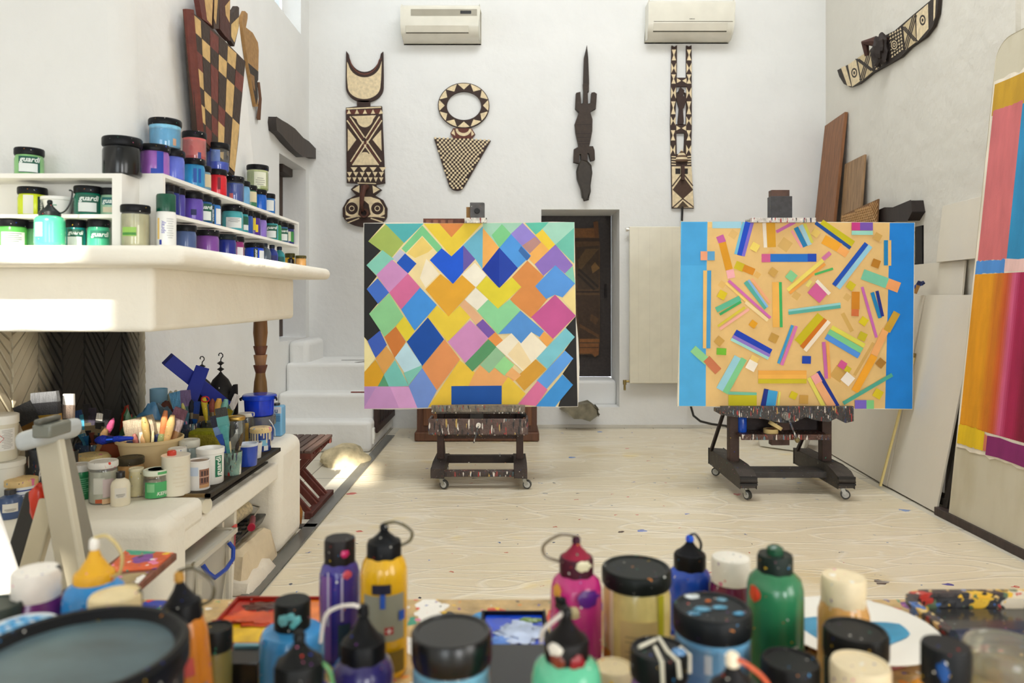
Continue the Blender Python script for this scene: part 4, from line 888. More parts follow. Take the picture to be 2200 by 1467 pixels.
for b_ in ((288,246,472,246,42,(164,216,236)),(270,230,272,262,22,(246,206,130)),(488,228,435,430,20,(114,192,226)),(513,228,462,438,38,(12,74,206)),(540,228,482,442,20,(134,114,216)),
(613,232,622,388,22,(246,238,222)),(655,232,660,386,54,(228,170,40)),(806,228,690,290,20,(206,112,182)),(786,282,850,388,16,(246,168,172)),(812,262,872,382,30,(28,134,192)),(842,248,900,372,28,(168,216,232)),(866,238,915,358,18,(222,222,92)),
(970,232,1170,368,46,(204,194,14)),(935,232,1155,392,22,(16,78,158)),(985,335,1090,392,60,(246,174,44)),(1080,395,1135,432,46,(252,178,98)),(334,314,352,358,48,(202,98,168)),(350,356,394,526,46,(226,158,24)),(398,528,408,580,48,(248,180,186)),
(432,494,488,518,50,(212,192,28)),(482,514,550,542,44,(222,144,24)),(597,454,652,454,52,(216,98,152)),(652,453,886,453,50,(28,118,212)),(886,452,941,452,50,(12,74,196)),
(760,655,985,465,24,(246,228,108)),(980,462,1028,420,26,(216,122,172)),(772,675,995,490,18,(246,168,72)),(930,557,1045,520,14,(78,188,98)),(1050,625,1255,362,28,(12,82,192)),(1076,642,1280,378,30,(152,212,236)),
(1377,342,1377,500,26,(14,134,196)),(1400,342,1400,502,20,(242,194,118)),(1230,555,1385,612,66,(124,206,172)),(1385,612,1460,640,66,(250,168,104)),(390,595,652,830,18,(216,112,186)),(372,610,500,725,14,(252,216,120)),(496,730,636,845,22,(250,226,168)),
(495,603,624,770,26,(88,182,168)),(514,592,634,762,14,(138,188,236)),(535,585,650,738,16,(246,178,132)),(312,780,462,705,34,(98,196,158)),(334,808,468,728,16,(58,176,102)),(322,882,492,762,14,(222,208,62)),(336,900,517,775,16,(250,182,168)),
(685,605,688,888,44,(246,188,88)),(714,605,720,888,18,(62,182,98)),(765,786,1092,742,18,(152,216,216)),(765,800,1092,758,20,(92,182,168)),(1187,665,1185,775,50,(216,138,24)),(1184,775,1182,818,46,(222,118,62)),(1227,635,1317,952,18,(206,108,186)),
(1290,670,1340,830,24,(14,134,192)),(1320,660,1355,820,20,(18,44,142)),(830,990,975,820,70,(206,192,14)),(848,1014,998,838,28,(216,120,18)),(868,1035,1020,850,26,(252,238,214)),(1035,888,1242,1004,28,(232,226,88)),(1016,915,1225,1035,36,(128,212,148)),(1000,945,1208,1068,36,(82,152,236)),
(430,920,655,1045,40,(12,64,192)),(415,945,648,1068,22,(148,122,212)),(405,962,640,1084,18,(168,226,216)),(702,1115,790,875,18,(62,158,216)),(722,1125,815,880,20,(222,122,186)),(985,980,1003,1210,22,(206,108,176)),(1010,980,1022,1208,18,(246,172,88)),
(165,1022,258,1105,50,(148,216,152)),(250,1085,325,1165,52,(206,122,82)),(335,1280,450,1075,52,(158,216,232)),(368,1300,487,1085,38,(132,212,152)),(575,1174,878,1174,30,(246,178,78)),(575,1198,878,1198,26,(252,190,86)),(575,1226,878,1226,28,(212,196,34)),
(1180,1290,1302,1065,46,(250,172,38)),(1300,1062,1377,900,44,(248,178,108)),(1380,912,1445,795,46,(206,162,48)),(950,1165,1078,1390,24,(12,48,148)),(925,1185,955,1238,50,(250,172,168)),(950,1238,1040,1388,48,(250,182,128)),(892,1205,985,1385,24,(236,226,102)),
(1108,1365,1415,1185,24,(82,176,152)),(388,1300,565,1306,18,(118,202,172)),(628,1275,605,1385,32,(22,48,142)),(668,1285,652,1385,60,(62,168,226)),(710,1292,700,1385,14,(236,226,112)),(242,532,240,1020,24,(244,198,116)),(267,532,262,1020,26,(70,160,216)),
(213,440,256,440,56,(246,168,128)),(256,440,302,440,56,(94,168,216)),(388,1347,565,1347,68,(206,196,22)),(1180,1371,1253,1371,54,(124,104,206)),(1253,1372,1300,1372,54,(132,212,138)),(1160,256,1213,256,50,(206,58,138)),(1213,256,1293,256,50,(122,84,182)),(1160,296,1293,296,26,(158,222,206)),
(910,640,985,705,82,(222,102,162)),(940,595,1022,680,22,(250,242,222)),(880,632,905,595,24,(236,224,120))): r.bar(*b_)
for s_ in ((553,385,50,(246,222,108),30),(935,297,46,(240,208,110),35),(782,568,56,(138,212,152),40),(668,543,48,(212,168,84),35),(1312,488,50,(192,128,28),20),(1155,628,48,(216,198,28),35),(348,685,50,(226,202,24),28),(543,868,42,(236,168,24),35),(1235,850,48,(226,206,24),35),(1228,945,50,(206,192,28),25),
(330,975,50,(206,162,78),40),(672,955,52,(200,156,70),25),(344,1040,60,(116,192,48),3,42),(877,1092,55,(12,68,182),2,48),(548,1092,50,(246,212,120),28),(533,1128,60,(252,244,228),28),(1135,1152,36,(214,196,40),35),(1102,1123,46,(216,88,152),32),(1135,1212,66,(250,242,230),40),(1342,1112,50,(176,124,44),40),(795,1315,44,(226,206,24),25),(860,1340,54,(212,164,74),2),(1325,1305,54,(226,204,26),30),(1322,322,46,(214,172,92),30)): r.sq(*s_)
r.mb.build('paint_layer', 'canvas', t, flat=True)
m = MB(); m.hexa([PB.P(*c4(x, y), w) for w in (-.018, 0) for x, y in ((88,1378),(1540,1396),(1552,238),(98,230))], (214,190,150)); m.build('stretcher', 'wood', t)

# ------------------------------------------------------------------ easels
EW = (64,44,36)
def caster(t, x, y, zt, a):
    m = MB(); m.cyl((x,y,zt-.02),(x,y,zt),.018,.018,(150,150,148),12)
    dx, dy = math.cos(a)*.012, math.sin(a)*.012
    for s_ in (-1, 1): m.beam((x-dy*1.4*s_, y+dx*1.4*s_, zt-.015), (x+dx*1.6-dy*1.4*s_, y+dy*1.6+dx*1.4*s_, .033), .024, .004, (170,170,166), up=(-dy, dx, 0))
    c = m.build('caster', 'metal', t); cx, cy = x+dx*1.6, y+dy*1.6
    m = MB(); nx, ny = -math.sin(a), math.cos(a); w = .011
    m.cyl((cx-nx*w, cy-ny*w, .035), (cx+nx*w, cy+ny*w, .035), .031, .031, (60,60,58), 22); m.cyl((cx-nx*w*1.2, cy-ny*w*1.2, .035), (cx+nx*w*1.2, cy+ny*w*1.2, .035), .022, .022, (190,190,186), 18)
    c['_w'] = t['_w']; o = m.build('wheel', 'gloss', c)
t = thing('studio_easel', 'paint splattered dark wooden studio easel on casters holding the diamond painting', 'easel', (-.2, 5.35, 0))
for x in (-.5, .085):
    m = MB(); m.prism([[(5.06,.085),(5.62,.085),(5.62,.13),(5.5,.165),(5.2,.165),(5.12,.15),(5.06,.15)]], lambda u, v, w: (w, u, v), x-.045, x+.045, (56,46,42)); m.build('foot_beam', 'easelwood', t, bevel=.006)
    for y, a in ((5.1, -.4 if x < 0 else -.2), (5.57, 1.0)): caster(t, x+(.03 if y < 5.3 else 0), y, .087, a)
    MB().box(x-.026, x+.026, 5.32, 5.38, .15, .98, EW).build('post', 'easelwood', t, bevel=.004)
    m = MB(); m.beam((x,5.56,.15), (x,5.37,.48), .03, .02, EW); m.build('strut', 'wood', t)
MB().box(-.47, .055, 5.09, 5.16, .088, .125, (66,52,46)).build('crossbar', 'drip', t, bevel=.004); MB().box(-.47, .055, 5.46, 5.52, .1, .155, (52,40,34)).build('crossbar', 'easelwood', t, bevel=.004)
MB().box(-.5, .09, 5.385, 5.405, .3, .54, (70,48,36)).build('back_panel', 'easelwood', t)
m = MB(); m.box(-.555, .13, 5.14, 5.32, .37, .385, (60,44,36)); m.box(-.57, .142, 5.13, 5.15, .378, .49, (90,70,64)); m.box(-.57, -.55, 5.15, 5.32, .378, .485, (80,60,50)); m.box(.122, .142, 5.15, 5.32, .378, .485, (80,60,50)); m.build('paint_tray', 'drip', t, bevel=.004)
m = MB(); m.box(-.55, .12, 5.17, 5.35, .52, .538, (90,80,70)); m.box(-.55, .12, 5.155, 5.175, .535, .583, (120,110,96)); m.build('canvas_ledge', 'drip', t, bevel=.003)
MB().box(-.285, -.185, 5.36, 5.42, .4, 2.06, (110,104,98)).build('mast', 'easelwood', t, bevel=.003)
m = MB(); a, b = P(1010,436,5.3), P(1041,470,5.3); m.box(a.x, b.x, 5.28, 5.36, b.z, a.z, (92,90,90)); m.build('clamp_block', 'lidspat', t, bevel=.003)
m = MB(); c_ = P(1025,453,5.28); m.cyl(c_+Vector((0,.01,0)), c_+Vector((0,-.02,0)), .022, .018, (40,40,42), 12); m.build('clamp_knob', 'iron', t)
m = MB(); a, b = P(998,468,5.2), P(1046,479,5.2); m.box(a.x, b.x, 5.19, 5.222, b.z, a.z, (220,216,206)); m.box(a.x, b.x, 5.222, 5.3, a.z-.018, a.z, (220,216,206)); m.build('top_clamp', 'drip', t, bevel=.002)
m = MB(); a, b = P(1002,445,5.33), P(1012,478,5.33); m.box(a.x, b.x, 5.32, 5.36, b.z-.1, a.z, (150,110,54)); m.build('slide_rail', 'wood', t)
m = MB(); a, b = P(910,470,5.4), P(976,482,5.4); m.box(a.x, b.x+.12, 5.38, 5.43, b.z-.05, a.z, (112,62,46)); 
for i in range(4): m.box(a.x+.02+i*.055, a.x+.055+i*.055, 5.375, 5.385, a.z-.045, a.z-.012, (150,96,74))
m.build('upper_crossbar', 'wood', t)
m = MB(); a = P(1028,914,5.11); m.cyl(a+Vector((0,.03,0)), a-Vector((0,.012,0)), .018, .018, (232,226,216), 14); b = P(1018,951,5.11); m.beam(a, b, .026, .008, (70,74,74)); m.build('crank_handle', 'drip', t)
m = MB(); a = P(1124,888,5.3); m.cyl(a, a+Vector((0,-.05,0)), .016, .022, (20,20,20), 12); m.build('side_knob', 'gloss', t)

t = thing('studio_easel', 'large dark wooden studio easel on casters holding the confetti bar painting', 'easel', (1.9, 5.15, 0))
for x in (1.59, 2.24):
    m = MB(); m.prism([[(4.78,.088),(5.52,.088),(5.52,.2),(4.95,.205),(4.84,.19),(4.8,.165),(4.78,.16),(4.775,.13),(4.785,.125)]], lambda u, v, w: (w, u, v), x-.055, x+.055, (62,56,50)); m.build('foot_beam', 'easelwood', t, bevel=.006)
    m = MB(); m.box(x-.057, x+.057, 4.768, 4.79, .15, .165, (24,22,22)); m.box(x-.057, x+.057, 4.765, 4.79, .11, .122, (24,22,22)); m.build('end_groove', 'plain', t)
    for y, a in ((4.84, -1.1 if x < 2 else -.3), (5.46, 2.6)): caster(t, x, y, .09, a)
    MB().box(x-.034, x+.034, 5.07, 5.14, .2, 1.2, EW).build('post', 'easelwood', t, bevel=.004)
    m = MB(); m.beam((x-.06,5.44,.2), (x-.02,5.16,.62), .02, .02, (40,30,26)); m.build('strut', 'wood', t)
MB().box(1.63, 2.2, 4.95, 5.13, .115, .155, (58,54,52)).build('cross_plank', 'easelwood', t, bevel=.003)
m = MB(); q = [(1548,872),(1832,872),(1832,904),(1815,908),(1795,898),(1778,906),(1750,902),(1730,895),(1705,906),(1685,908),(1662,905),(1640,899),(1610,897),(1590,896),(1560,893),(1550,884)]
PE = Plane((0, 4.93, 0), (1,0,0), (0,0,1), (0,-1,0)); r = Relief(PE, .014); r.base([q], (58,56,56), t0=-.012); r.mb.build('drip_skirt', 'drip', t)
a, b = P(1552,878,4.93), P(1830,878,4.93); MB().box(a.x, b.x, 4.943, 5.14, .545, .572, (60,52,48)).build('canvas_ledge', 'drip', t, bevel=.003)
MB().box(1.6, 2.23, 5.15, 5.17, .36, .6, (44,30,28)).build('back_panel', 'easelwood', t)
m = MB(); m.box(1.6, 2.215, 4.96, 5.15, .392, .409, (74,52,44)); m.box(1.6, 2.215, 4.95, 4.965, .375, .414, (84,56,46)); m.build('shelf', 'drip', t, bevel=.003)
MB().box(1.875, 2.005, 5.14, 5.2, .3, 2.12, (92,66,54)).build('mast', 'easelwood', t, bevel=.003)
m = MB(); a, b = P(1655,422,5.08), P(1700,469,5.08); m.box(a.x, b.x, 5.06, 5.14, b.z, a.z, (74,74,76)); m.build('clamp_block', 'lidspat', t, bevel=.003)
m = MB(); a, b = P(1614,468,4.95), P(1752,478,4.95); m.box(a.x, b.x, 4.94, 4.972, b.z, a.z, (214,210,204)); m.box(a.x, b.x, 4.972, 5.08, a.z-.012, a.z, (214,210,204)); m.build('top_clamp', 'drip', t, bevel=.002)
m = MB(); a, b = P(1692,894,4.9), P(1713,945,4.88); m.cyl(a+Vector((-.01,.03,.0)), a+Vector((-.01,-.02,0)), .028, .026, (120,118,112), 14); m.beam(a, b, .03, .012, (90,90,90), taper=.7); m.blob(b, (.016,.014,.02), (130,116,70), .1); m.build('crank_handle', 'drip', t)
# tape and bottle on its shelf
zt = .4093
t = thing('tape_roll', 'roll of cream masking tape lying flat on the right easel shelf', 'tape roll', (1.83,5.03,zt)); m = MB(o=(1.83,5.03,zt)); m.lathe([(.032,0),(.05,0),(.05,.03),(.032,.03),(.032,0)], (236,208,142), 26); m.build('tape', 'matte', t); m = MB(o=(1.83,5.03,zt)); m.lathe([(.028,0.001),(.0318,0.001),(.0318,.029),(.028,.029),(.028,.001)], (120,70,50), 26); m.build('core', 'matte', t)
Mt = Matrix.Rotation(.55, 4, 'Y'); t = thing('tape_roll', 'roll of cream masking tape tilted on top of the flat roll', 'tape roll', (1.862,5.02,zt+.03)); m = MB(o=(1.858,5.02,zt+.052), M=Mt); m.lathe([(.04,-.012),(.05,-.012),(.05,.012),(.04,.012),(.04,-.012)], (238,212,148), 26); m.build('tape', 'matte', t)
t = thing('paint_bottle', 'blue paint bottle standing at the left end of the right easel shelf', 'bottle', (1.645,5.07,zt)); m = MB(o=(1.645,5.07,zt)); m.lathe([(.028,0),(.03,.01),(.03,.1),(.02,.12)], (28,84,200), 20); m.build('body', 'jarpaint', t); m = MB(o=(1.645,5.07,zt)); m.lathe([(.02,.12),(.02,.145),(0,.147)], (20,40,90), 16); m.build('cap', 'gloss', t)
# ------------------------------------------------------------------ jars and bottles
LID = (17,18,22)
def toward(x, y): return math.atan2(-y, -x)
def put_labels(m, labs, r, z, h, a):
    for (da, w, f0, f1, bg, txt, tc, vert, th) in labs:
        aw = w/r/2; r += .0005
        if bg: m.patch(r, a+da-aw, a+da+aw, z+h*f0, z+h*f1, bg)
        if txt: m.text_cyl(txt, r+.0007, a+da, z+h*(f0+f1)/2, th, tc, vert, .25 if not vert else 0, bold=.025, fit=(h*(f1-f0)*.9 if vert else w*.92))
def lines(m, r, a, da, w, z0, z1, n, col):
    for i in range(n):
        z = z0+(z1-z0)*(i+.5)/n; ww = w*(.9 if i % 3 else .6); m.patch(r+.0006, a+da-ww/r/2, a+da+ww/r/2, z, z+(z1-z0)/n*.35, col, 6)
def jar(label, x, y, z, r, h, col, lid=LID, lh=.022, fill=None, labs=(), group=None, name='paint_jar', lidmat='lidspat', mat='jarpaint', clear='clear', k=None, ln=None, wall=None, facet=None):
    t = thing(name, label, 'jar', (x, y, z), group); o = (x, y, z); hb = h-lh; a = toward(x, y)
    prof = [(r*.86,0),(r*.95,.004),(r*.97,.01),(r*.97,hb-.016),(r*.9,hb-.003),(r*.88,hb)]
    kk = (lambda a: 1-.035*(1-abs(math.cos(4*a)))) if facet else None
    if fill is None: MB(o).lathe(prof, col, 26, k=kk).build('body', mat, t)
    else:
        MB(o).lathe(prof, col, 26, k=kk).build('body', clear, t)
        if fill > 0: MB(o).lathe([(r*.84,.003),(r*.92,.008),(r*.92,max(.012, hb*fill)),(0,max(.012, hb*fill))], col, 22).build('paint', 'jarpaint', t)
        if wall:     # paint smeared on the inside of the wall
            m = MB(o); 
            for (a0, a1, z0, z1, c_) in wall: m.patch(r*.94, a+a0, a+a1, hb*z0, hb*z1, c_)
            m.build('paint_smear', 'jarpaint', t)
    m = MB(o); kr = lambda a: 1-.012*(int(a*28/PI) % 2)
    m.lathe([(r*.97,hb-.002),(r,hb+.002),(r,h-.004),(r*.95,h),(r*.86,h),(r*.84,h-.002),(0,h-.002)], lid, 28, k=kr); m.build('lid', lidmat, t)
    if labs or ln:
        m = MB(o); put_labels(m, labs, r*.97+.0008, 0, hb, a)
        if ln: lines(m, r*.97+.0012, a, *ln)
        m.build('label', 'plain', t)
    return t
GU = lambda bg=(20,92,74), da=0, w=.06: (da, w, .18, .86, bg, None, None, 0, 0)
def guardi(r, h, da=0, bg=(18,88,70), w=None):
    w = w or r*1.5
    return [(da, w, .10, .88, bg, None, None, 0, 0), (da, w, .56, .88, None, 'guardi', (232,240,236), False, h*.2), (da-.08, w*.86, .14, .54, (226,232,230), None, None, 0, 0)]
def boes(r, h, da=.35, bg=(14,48,48)):
    return [(da, r*.42, .06, .92, bg, 'boesner', (225,232,230), True, r*.3), (da+.72, r*.72, .08, .8, (224,228,230), None, None, 0, 0)]
def px2y(px, X): return -X*F/(CX-px)
def shelfrow(z, rows, X=-1.222, h=.11, group=None):
    ys = []
    for (b, dia, *_r) in rows:
        y = px2y(b, X)
        for _ in range(4): y = px2y(b-dia*F/y/2, X)
        ys.append(y)
    for i, (b, dia, col, label, kw) in enumerate(rows):
        sp = min([abs(ys[j]-ys[i]) for j in (i-1, i+1) if 0 <= j < len(rows)])
        oth = [rows[j][1] for j in (i-1, i+1) if 0 <= j < len(rows)]
        d = min([dia]+[abs(ys[j]-ys[i])*2*.985*dia/(dia+rows[j][1]) for j in (i-1, i+1) if 0 <= j < len(rows)])
        kw = dict(kw); hh = kw.pop('h', h); g = kw.pop('g', None); bo = kw.pop('boes', None); bt = kw.pop('bottle', None); r = d/2
        if g: kw['labs'] = guardi(r, hh, g[0])
        if bo: kw['labs'] = boes(r, hh, bo)
        if bt: sbottle(label, X, ys[i], z, r, hh, col, group=group, **kw)
        else: jar(label, X, ys[i], z, r, hh, col, group=group, **kw)
def sbottle(label, x, y, z, r, h, col, group=None, capc=(40,46,60), labc=None):
    t = thing('paint_bottle', label, 'bottle', (x,y,z), group); o = (x,y,z)
    MB(o).lathe([(r*.9,0),(r,.006),(r,h*.55),(r*.8,h*.7),(r*.4,h*.8),(r*.4,h*.84)], col, 22).build('body', 'jarpaint', t)
    MB(o).lathe([(r*.45,h*.83),(r*.45,h*.97),(r*.38,h),(0,h)], capc, 18).build('cap', 'lidspat', t)
    if labc: m = MB(o); a = toward(x, y); m.patch(r+.0008, a-.8, a+.9, h*.12, h*.5, labc); m.build('label', 'plain', t)
G1, G2, G3 = 'paint jars in the lower row of the long shelf', 'paint jars in the upper row of the long shelf', 'paint jars standing on top of the long shelf'
Z1, Z2, Z3 = 1.5142, 1.6452, 1.7742
shelfrow(Z1, [
 (421,.080,(74,94,140),'slate blue paint jar behind the spray can, nearest in the lower shelf row',{}),
 (470,.092,(120,70,150),'large purple paint jar, second in the lower shelf row',{}),
 (507,.085,(30,44,130),'dark ultramarine paint jar right of the large purple jar, lower shelf row',{'lid':(26,36,40)}),
 (524,.075,(140,40,110),'magenta paint jar mostly hidden behind the ultramarine jar, lower shelf row',{'labs':[(.6,.03,.1,.7,(224,220,226),None,None,0,0)]}),
 (567,.092,(22,72,214),'bright cobalt blue jar with white barcode label, lower shelf row',{'boes':.15,'h':.1}),
 (582,.060,(84,98,112),'small grey blue bottle beside the cobalt jar, lower shelf row',{'bottle':1}),
 (597,.060,(40,62,150),'small dark blue bottle, second bottle from the cobalt jar',{'bottle':1,'labc':(40,44,110)}),
 (612,.058,(40,140,150),'small teal bottle next to the yellow jar, lower shelf row',{'bottle':1,'labc':(20,90,90)}),
 (636,.062,(214,170,26),'yellow paint jar with dark lid at the far end of the lower shelf row',{'h':.085,'lid':(70,66,30)})], group=G1)
shelfrow(Z2, [
 (378,.062,(36,44,60),'near black jar first in the upper shelf row by the white end panel',{}),
 (390,.060,(34,46,130),'navy paint jar second in the upper shelf row',{}),
 (402,.060,(76,70,160),'violet blue paint jar third in the upper shelf row',{}),
 (436,.080,(96,74,170),'violet paint jar with dark blue blotches, upper shelf row',{'labs':[(.1,.02,.25,.5,(24,34,90),None,None,0,0)]}),
 (456,.080,(22,84,150),'blue jar with green script label left of the jar with vertical lettering',{'g':(.35,)}),
 (474,.075,(44,120,200),'light blue jar with vertical white lettering, upper shelf row',{'boes':.1}),
 (522,.092,(70,160,170),'wide teal jar with large white label in the middle of the upper shelf row',{'labs':[(.15,.07,.14,.66,(222,226,226),None,None,0,0)],'ln':(.15,.055,.035,.055,5,(120,126,128))}),
 (535,.075,(40,150,160),'teal paint jar with green label behind the white label jar',{'labs':[(.75,.03,.15,.85,(18,88,70),None,None,0,0),(.75,.028,.15,.42,(222,226,226),None,None,0,0)]}),
 (545,.070,(40,80,160),'mid blue paint jar left of the jar with a yellow splash',{}),
 (560,.075,(76,44,140),'purple paint jar with a yellow splash, upper shelf row',{'labs':[(.15,.016,.3,.95,(236,206,40),None,None,0,0),(.5,.014,.2,.6,(236,206,40),None,None,0,0)]}),
 (573,.070,(140,116,200),'lilac paint jar, upper shelf row',{}),
 (598,.078,(60,160,170),'turquoise jar with green script label near the far end of the upper shelf row',{'g':(.15,)}),
 (605,.066,(50,140,90),'green paint jar squeezed behind the turquoise script label jar',{}),
 (619,.070,(60,110,160),'steel blue jar with white capital letters, upper shelf row',{'g':(.4,)}),
 (632,.070,(40,50,120),'navy jar with white label last in the upper shelf row',{'labs':[(.2,.03,.2,.8,(226,226,200),None,None,0,0),(.75,.02,.15,.8,(60,140,70),None,None,0,0)]})], group=G2)
shelfrow(Z3, [
 (396,.085,(96,112,206),'periwinkle blue jar under the light blue jar on top of the long shelf',{'h':.11,'facet':1}),
 (440,.090,(48,138,192),'azure paint jar under the coral jar on the long shelf',{'h':.112,'facet':1,'labs':[(.15,.012,.2,.8,(24,84,170),None,None,0,0),(.55,.01,.2,.8,(24,84,170),None,None,0,0)]}),
 (453,.070,(112,150,170),'grey blue jar with beige label wedged left of the red jar',{'h':.1,'labs':[(.5,.05,.2,.85,(214,196,160),None,None,0,0)]}),
 (487,.080,(206,34,48),'bright red paint jar on top of the long shelf',{'h':.112,'facet':1,'labs':[(.2,.012,.3,.85,(120,20,40),None,None,0,0)]}),
 (524,.088,(24,74,172),'deep blue jar with pink speck right of the red jar',{'h':.114,'fill':.9,'facet':1,'wall':[(-.5,-.1,.1,.4,(220,110,110))]}),
 (537,.078,(110,165,205),'pale blue jar directly right of the deep blue jar',{'h':.108,'facet':1}),
 (552,.074,(60,120,90),'dark green jar with large beige label on top of the long shelf',{'h':.104,'labs':[(.3,.06,.3,.9,(216,204,170),None,None,0,0)]}),
 (573,.075,(20,92,190),'azure blue jar under the lime jar',{'h':.104,'facet':1}),
 (591,.072,(40,110,180),'blue jar with white printed label last on top of the long shelf',{'h':.104,'labs':[(.2,.05,.2,.85,(222,226,224),None,None,0,0)]})], group=G3)
jar('purple jar with blue paint runs at the near end on top of the long shelf', -1.237, 2.525, Z3, .05, .108, (150,96,176), facet=1, labs=[(.35,.022,0,.95,(28,64,170),None,None,0,0),(.05,.03,0,.25,(28,64,170),None,None,0,0)], group=G3)
ZT = 1.7742+.1125
jar('light blue jar stacked topmost beside the checkered mask', -1.24, 2.607, ZT, .056, .105, (96,178,222), fill=.85, wall=[(-1.4,1.4,.8,.98,(130,196,230)),(.5,.75,.1,.4,(226,180,150))], facet=1, group=G3)
jar('clear jar of coral red paint stacked above the azure jar', -1.24, 2.85, ZT, .046, .116, (214,82,84), fill=.42, wall=[(-1.4,1.4,.2,.95,(222,110,108)),(.3,.6,.05,.35,(50,60,150))], facet=1, group=G3)
jar('clear jar with cobalt blue paint stacked above the red jar', -1.24, 3.08, ZT, .048, .12, (36,84,214), fill=.4, wall=[(-1.2,.2,.4,.9,(120,150,220)),(-1.5,-.6,.2,.95,(40,80,200))], facet=1, group=G3)
jar('lime green jar with white label stacked topmost near the far end of the shelf', -1.24, 3.57, 1.7742+.1045, .053, .125, (186,206,120), fill=.3, wall=[(-1.5,1.5,.1,.95,(206,214,160))], labs=[(.25,.06,.2,.85,(232,234,214),None,None,0,0)], ln=(.25,.05,.02,.06,4,(170,170,160)), group=G3)
jar('big black paint jar standing on the corner of the two shelves', -1.292, 2.415, 1.7552, .0615, .128, (22,24,26), lh=.028)
# outside the far end of the long shelf
jar('small amber jar standing alone past the far end of the long shelf', -1.16, 4.035, Z1, .03, .072, (226,170,100), lid=(86,80,40), lh=.014)
m = thing('paint_bottle', 'small black bottle beside the amber jar at the mantel end', 'bottle', (-1.215, 4.03, Z1)); MB((-1.215,4.03,Z1)).lathe([(.018,0),(.018,.05),(.01,.058)], (26,28,36), 16).build('body', 'gloss', m); MB((-1.215,4.03,Z1)).lathe([(.011,.058),(.011,.068),(0,.068)], (20,20,24), 12).build('cap', 'gloss', m)
# shelf that faces the room
def PX(px, y): return (px-CX)/F*y
def fj(px, y, z, d, h, col, label, **kw): return jar(label, PX(px, y), y, z, d/2, h, col, **kw)
GA = 'green paint jars on the front shelf'
fj(63,2.41,1.7552,.088,.092,(140,196,130),'pale green jar with script label standing alone on top of the front shelf', labs=guardi(.043,.092), group=GA)
fj(70,2.42,1.6242,.088,.095,(206,222,40),'neon yellow jar with vertical lettering on the middle front shelf', labs=[(-.3,.03,.05,.9,(226,226,214),None,None,0,0),(.55,.02,.05,.85,(14,48,40),'boesner',(230,232,220),True,.014)], group=GA)
fj(190,2.42,1.6242,.088,.098,(16,110,88),'dark green jar with script label on the middle front shelf', labs=guardi(.043,.098), group=GA)
fj(240,2.435,1.6242,.07,.094,(150,190,160),'pale sage jar half hidden by the shelf post, middle front shelf', labs=[(-.1,.06,.5,.85,(24,104,104),'guardi',(224,236,230),False,.016),(-.1,.05,.15,.4,(214,206,176),None,None,0,0)], group=GA)
fj(28,2.41,Z1,.092,.096,(96,190,90),'bright green jar with white printed label at the left of the bottom front shelf', labs=[(0,.07,.12,.72,(224,230,224),None,None,0,0)], ln=(0,.055,.018,.05,5,(110,130,120)), group=GA)
fj(78,2.44,Z1,.06,.092,(60,110,70),'dull green jar behind the mint squeeze bottle, bottom front shelf', group=GA)
fj(163,2.425,Z1,.066,.095,(30,140,136),'teal jar with script label between mint bottle and sea green jar, bottom front shelf', labs=guardi(.033,.095,-.05), group=GA)
fj(212,2.42,Z1,.07,.096,(70,176,136),'sea green jar with script label beside the shelf post, bottom front shelf', labs=[(.1,.06,.45,.8,(40,130,104),'guardi',(230,240,234),False,.018)], group=GA)
fj(291,2.36,Z1,.09,.138,(214,206,166),'tall jar of pale sandy gel with green label, by the white end panel', fill=.93, mat='jarpaint', labs=[(-.45,.045,.3,.55,(150,196,90),None,None,0,0),(-.45,.045,.33,.4,(70,140,60),None,None,0,0)])
t = thing('plastic_bowl', 'small white plastic bowl on the middle front shelf', 'bowl', (PX(125,2.42),2.42,1.6242)); m = MB((PX(125,2.42),2.42,1.6242)); m.lathe([(.036,0),(.045,.05),(.052,.052),(.052,.062),(.045,.063),(.03,.01),(0,.008)], (236,236,232), 28); m.build('bowl', 'gloss', t)
m = MB((PX(125,2.42),2.42,1.6242)); m.patch(.0478, -1.7, -1.1, .03, .034, (120,170,150)); m.build('print', 'plain', t)
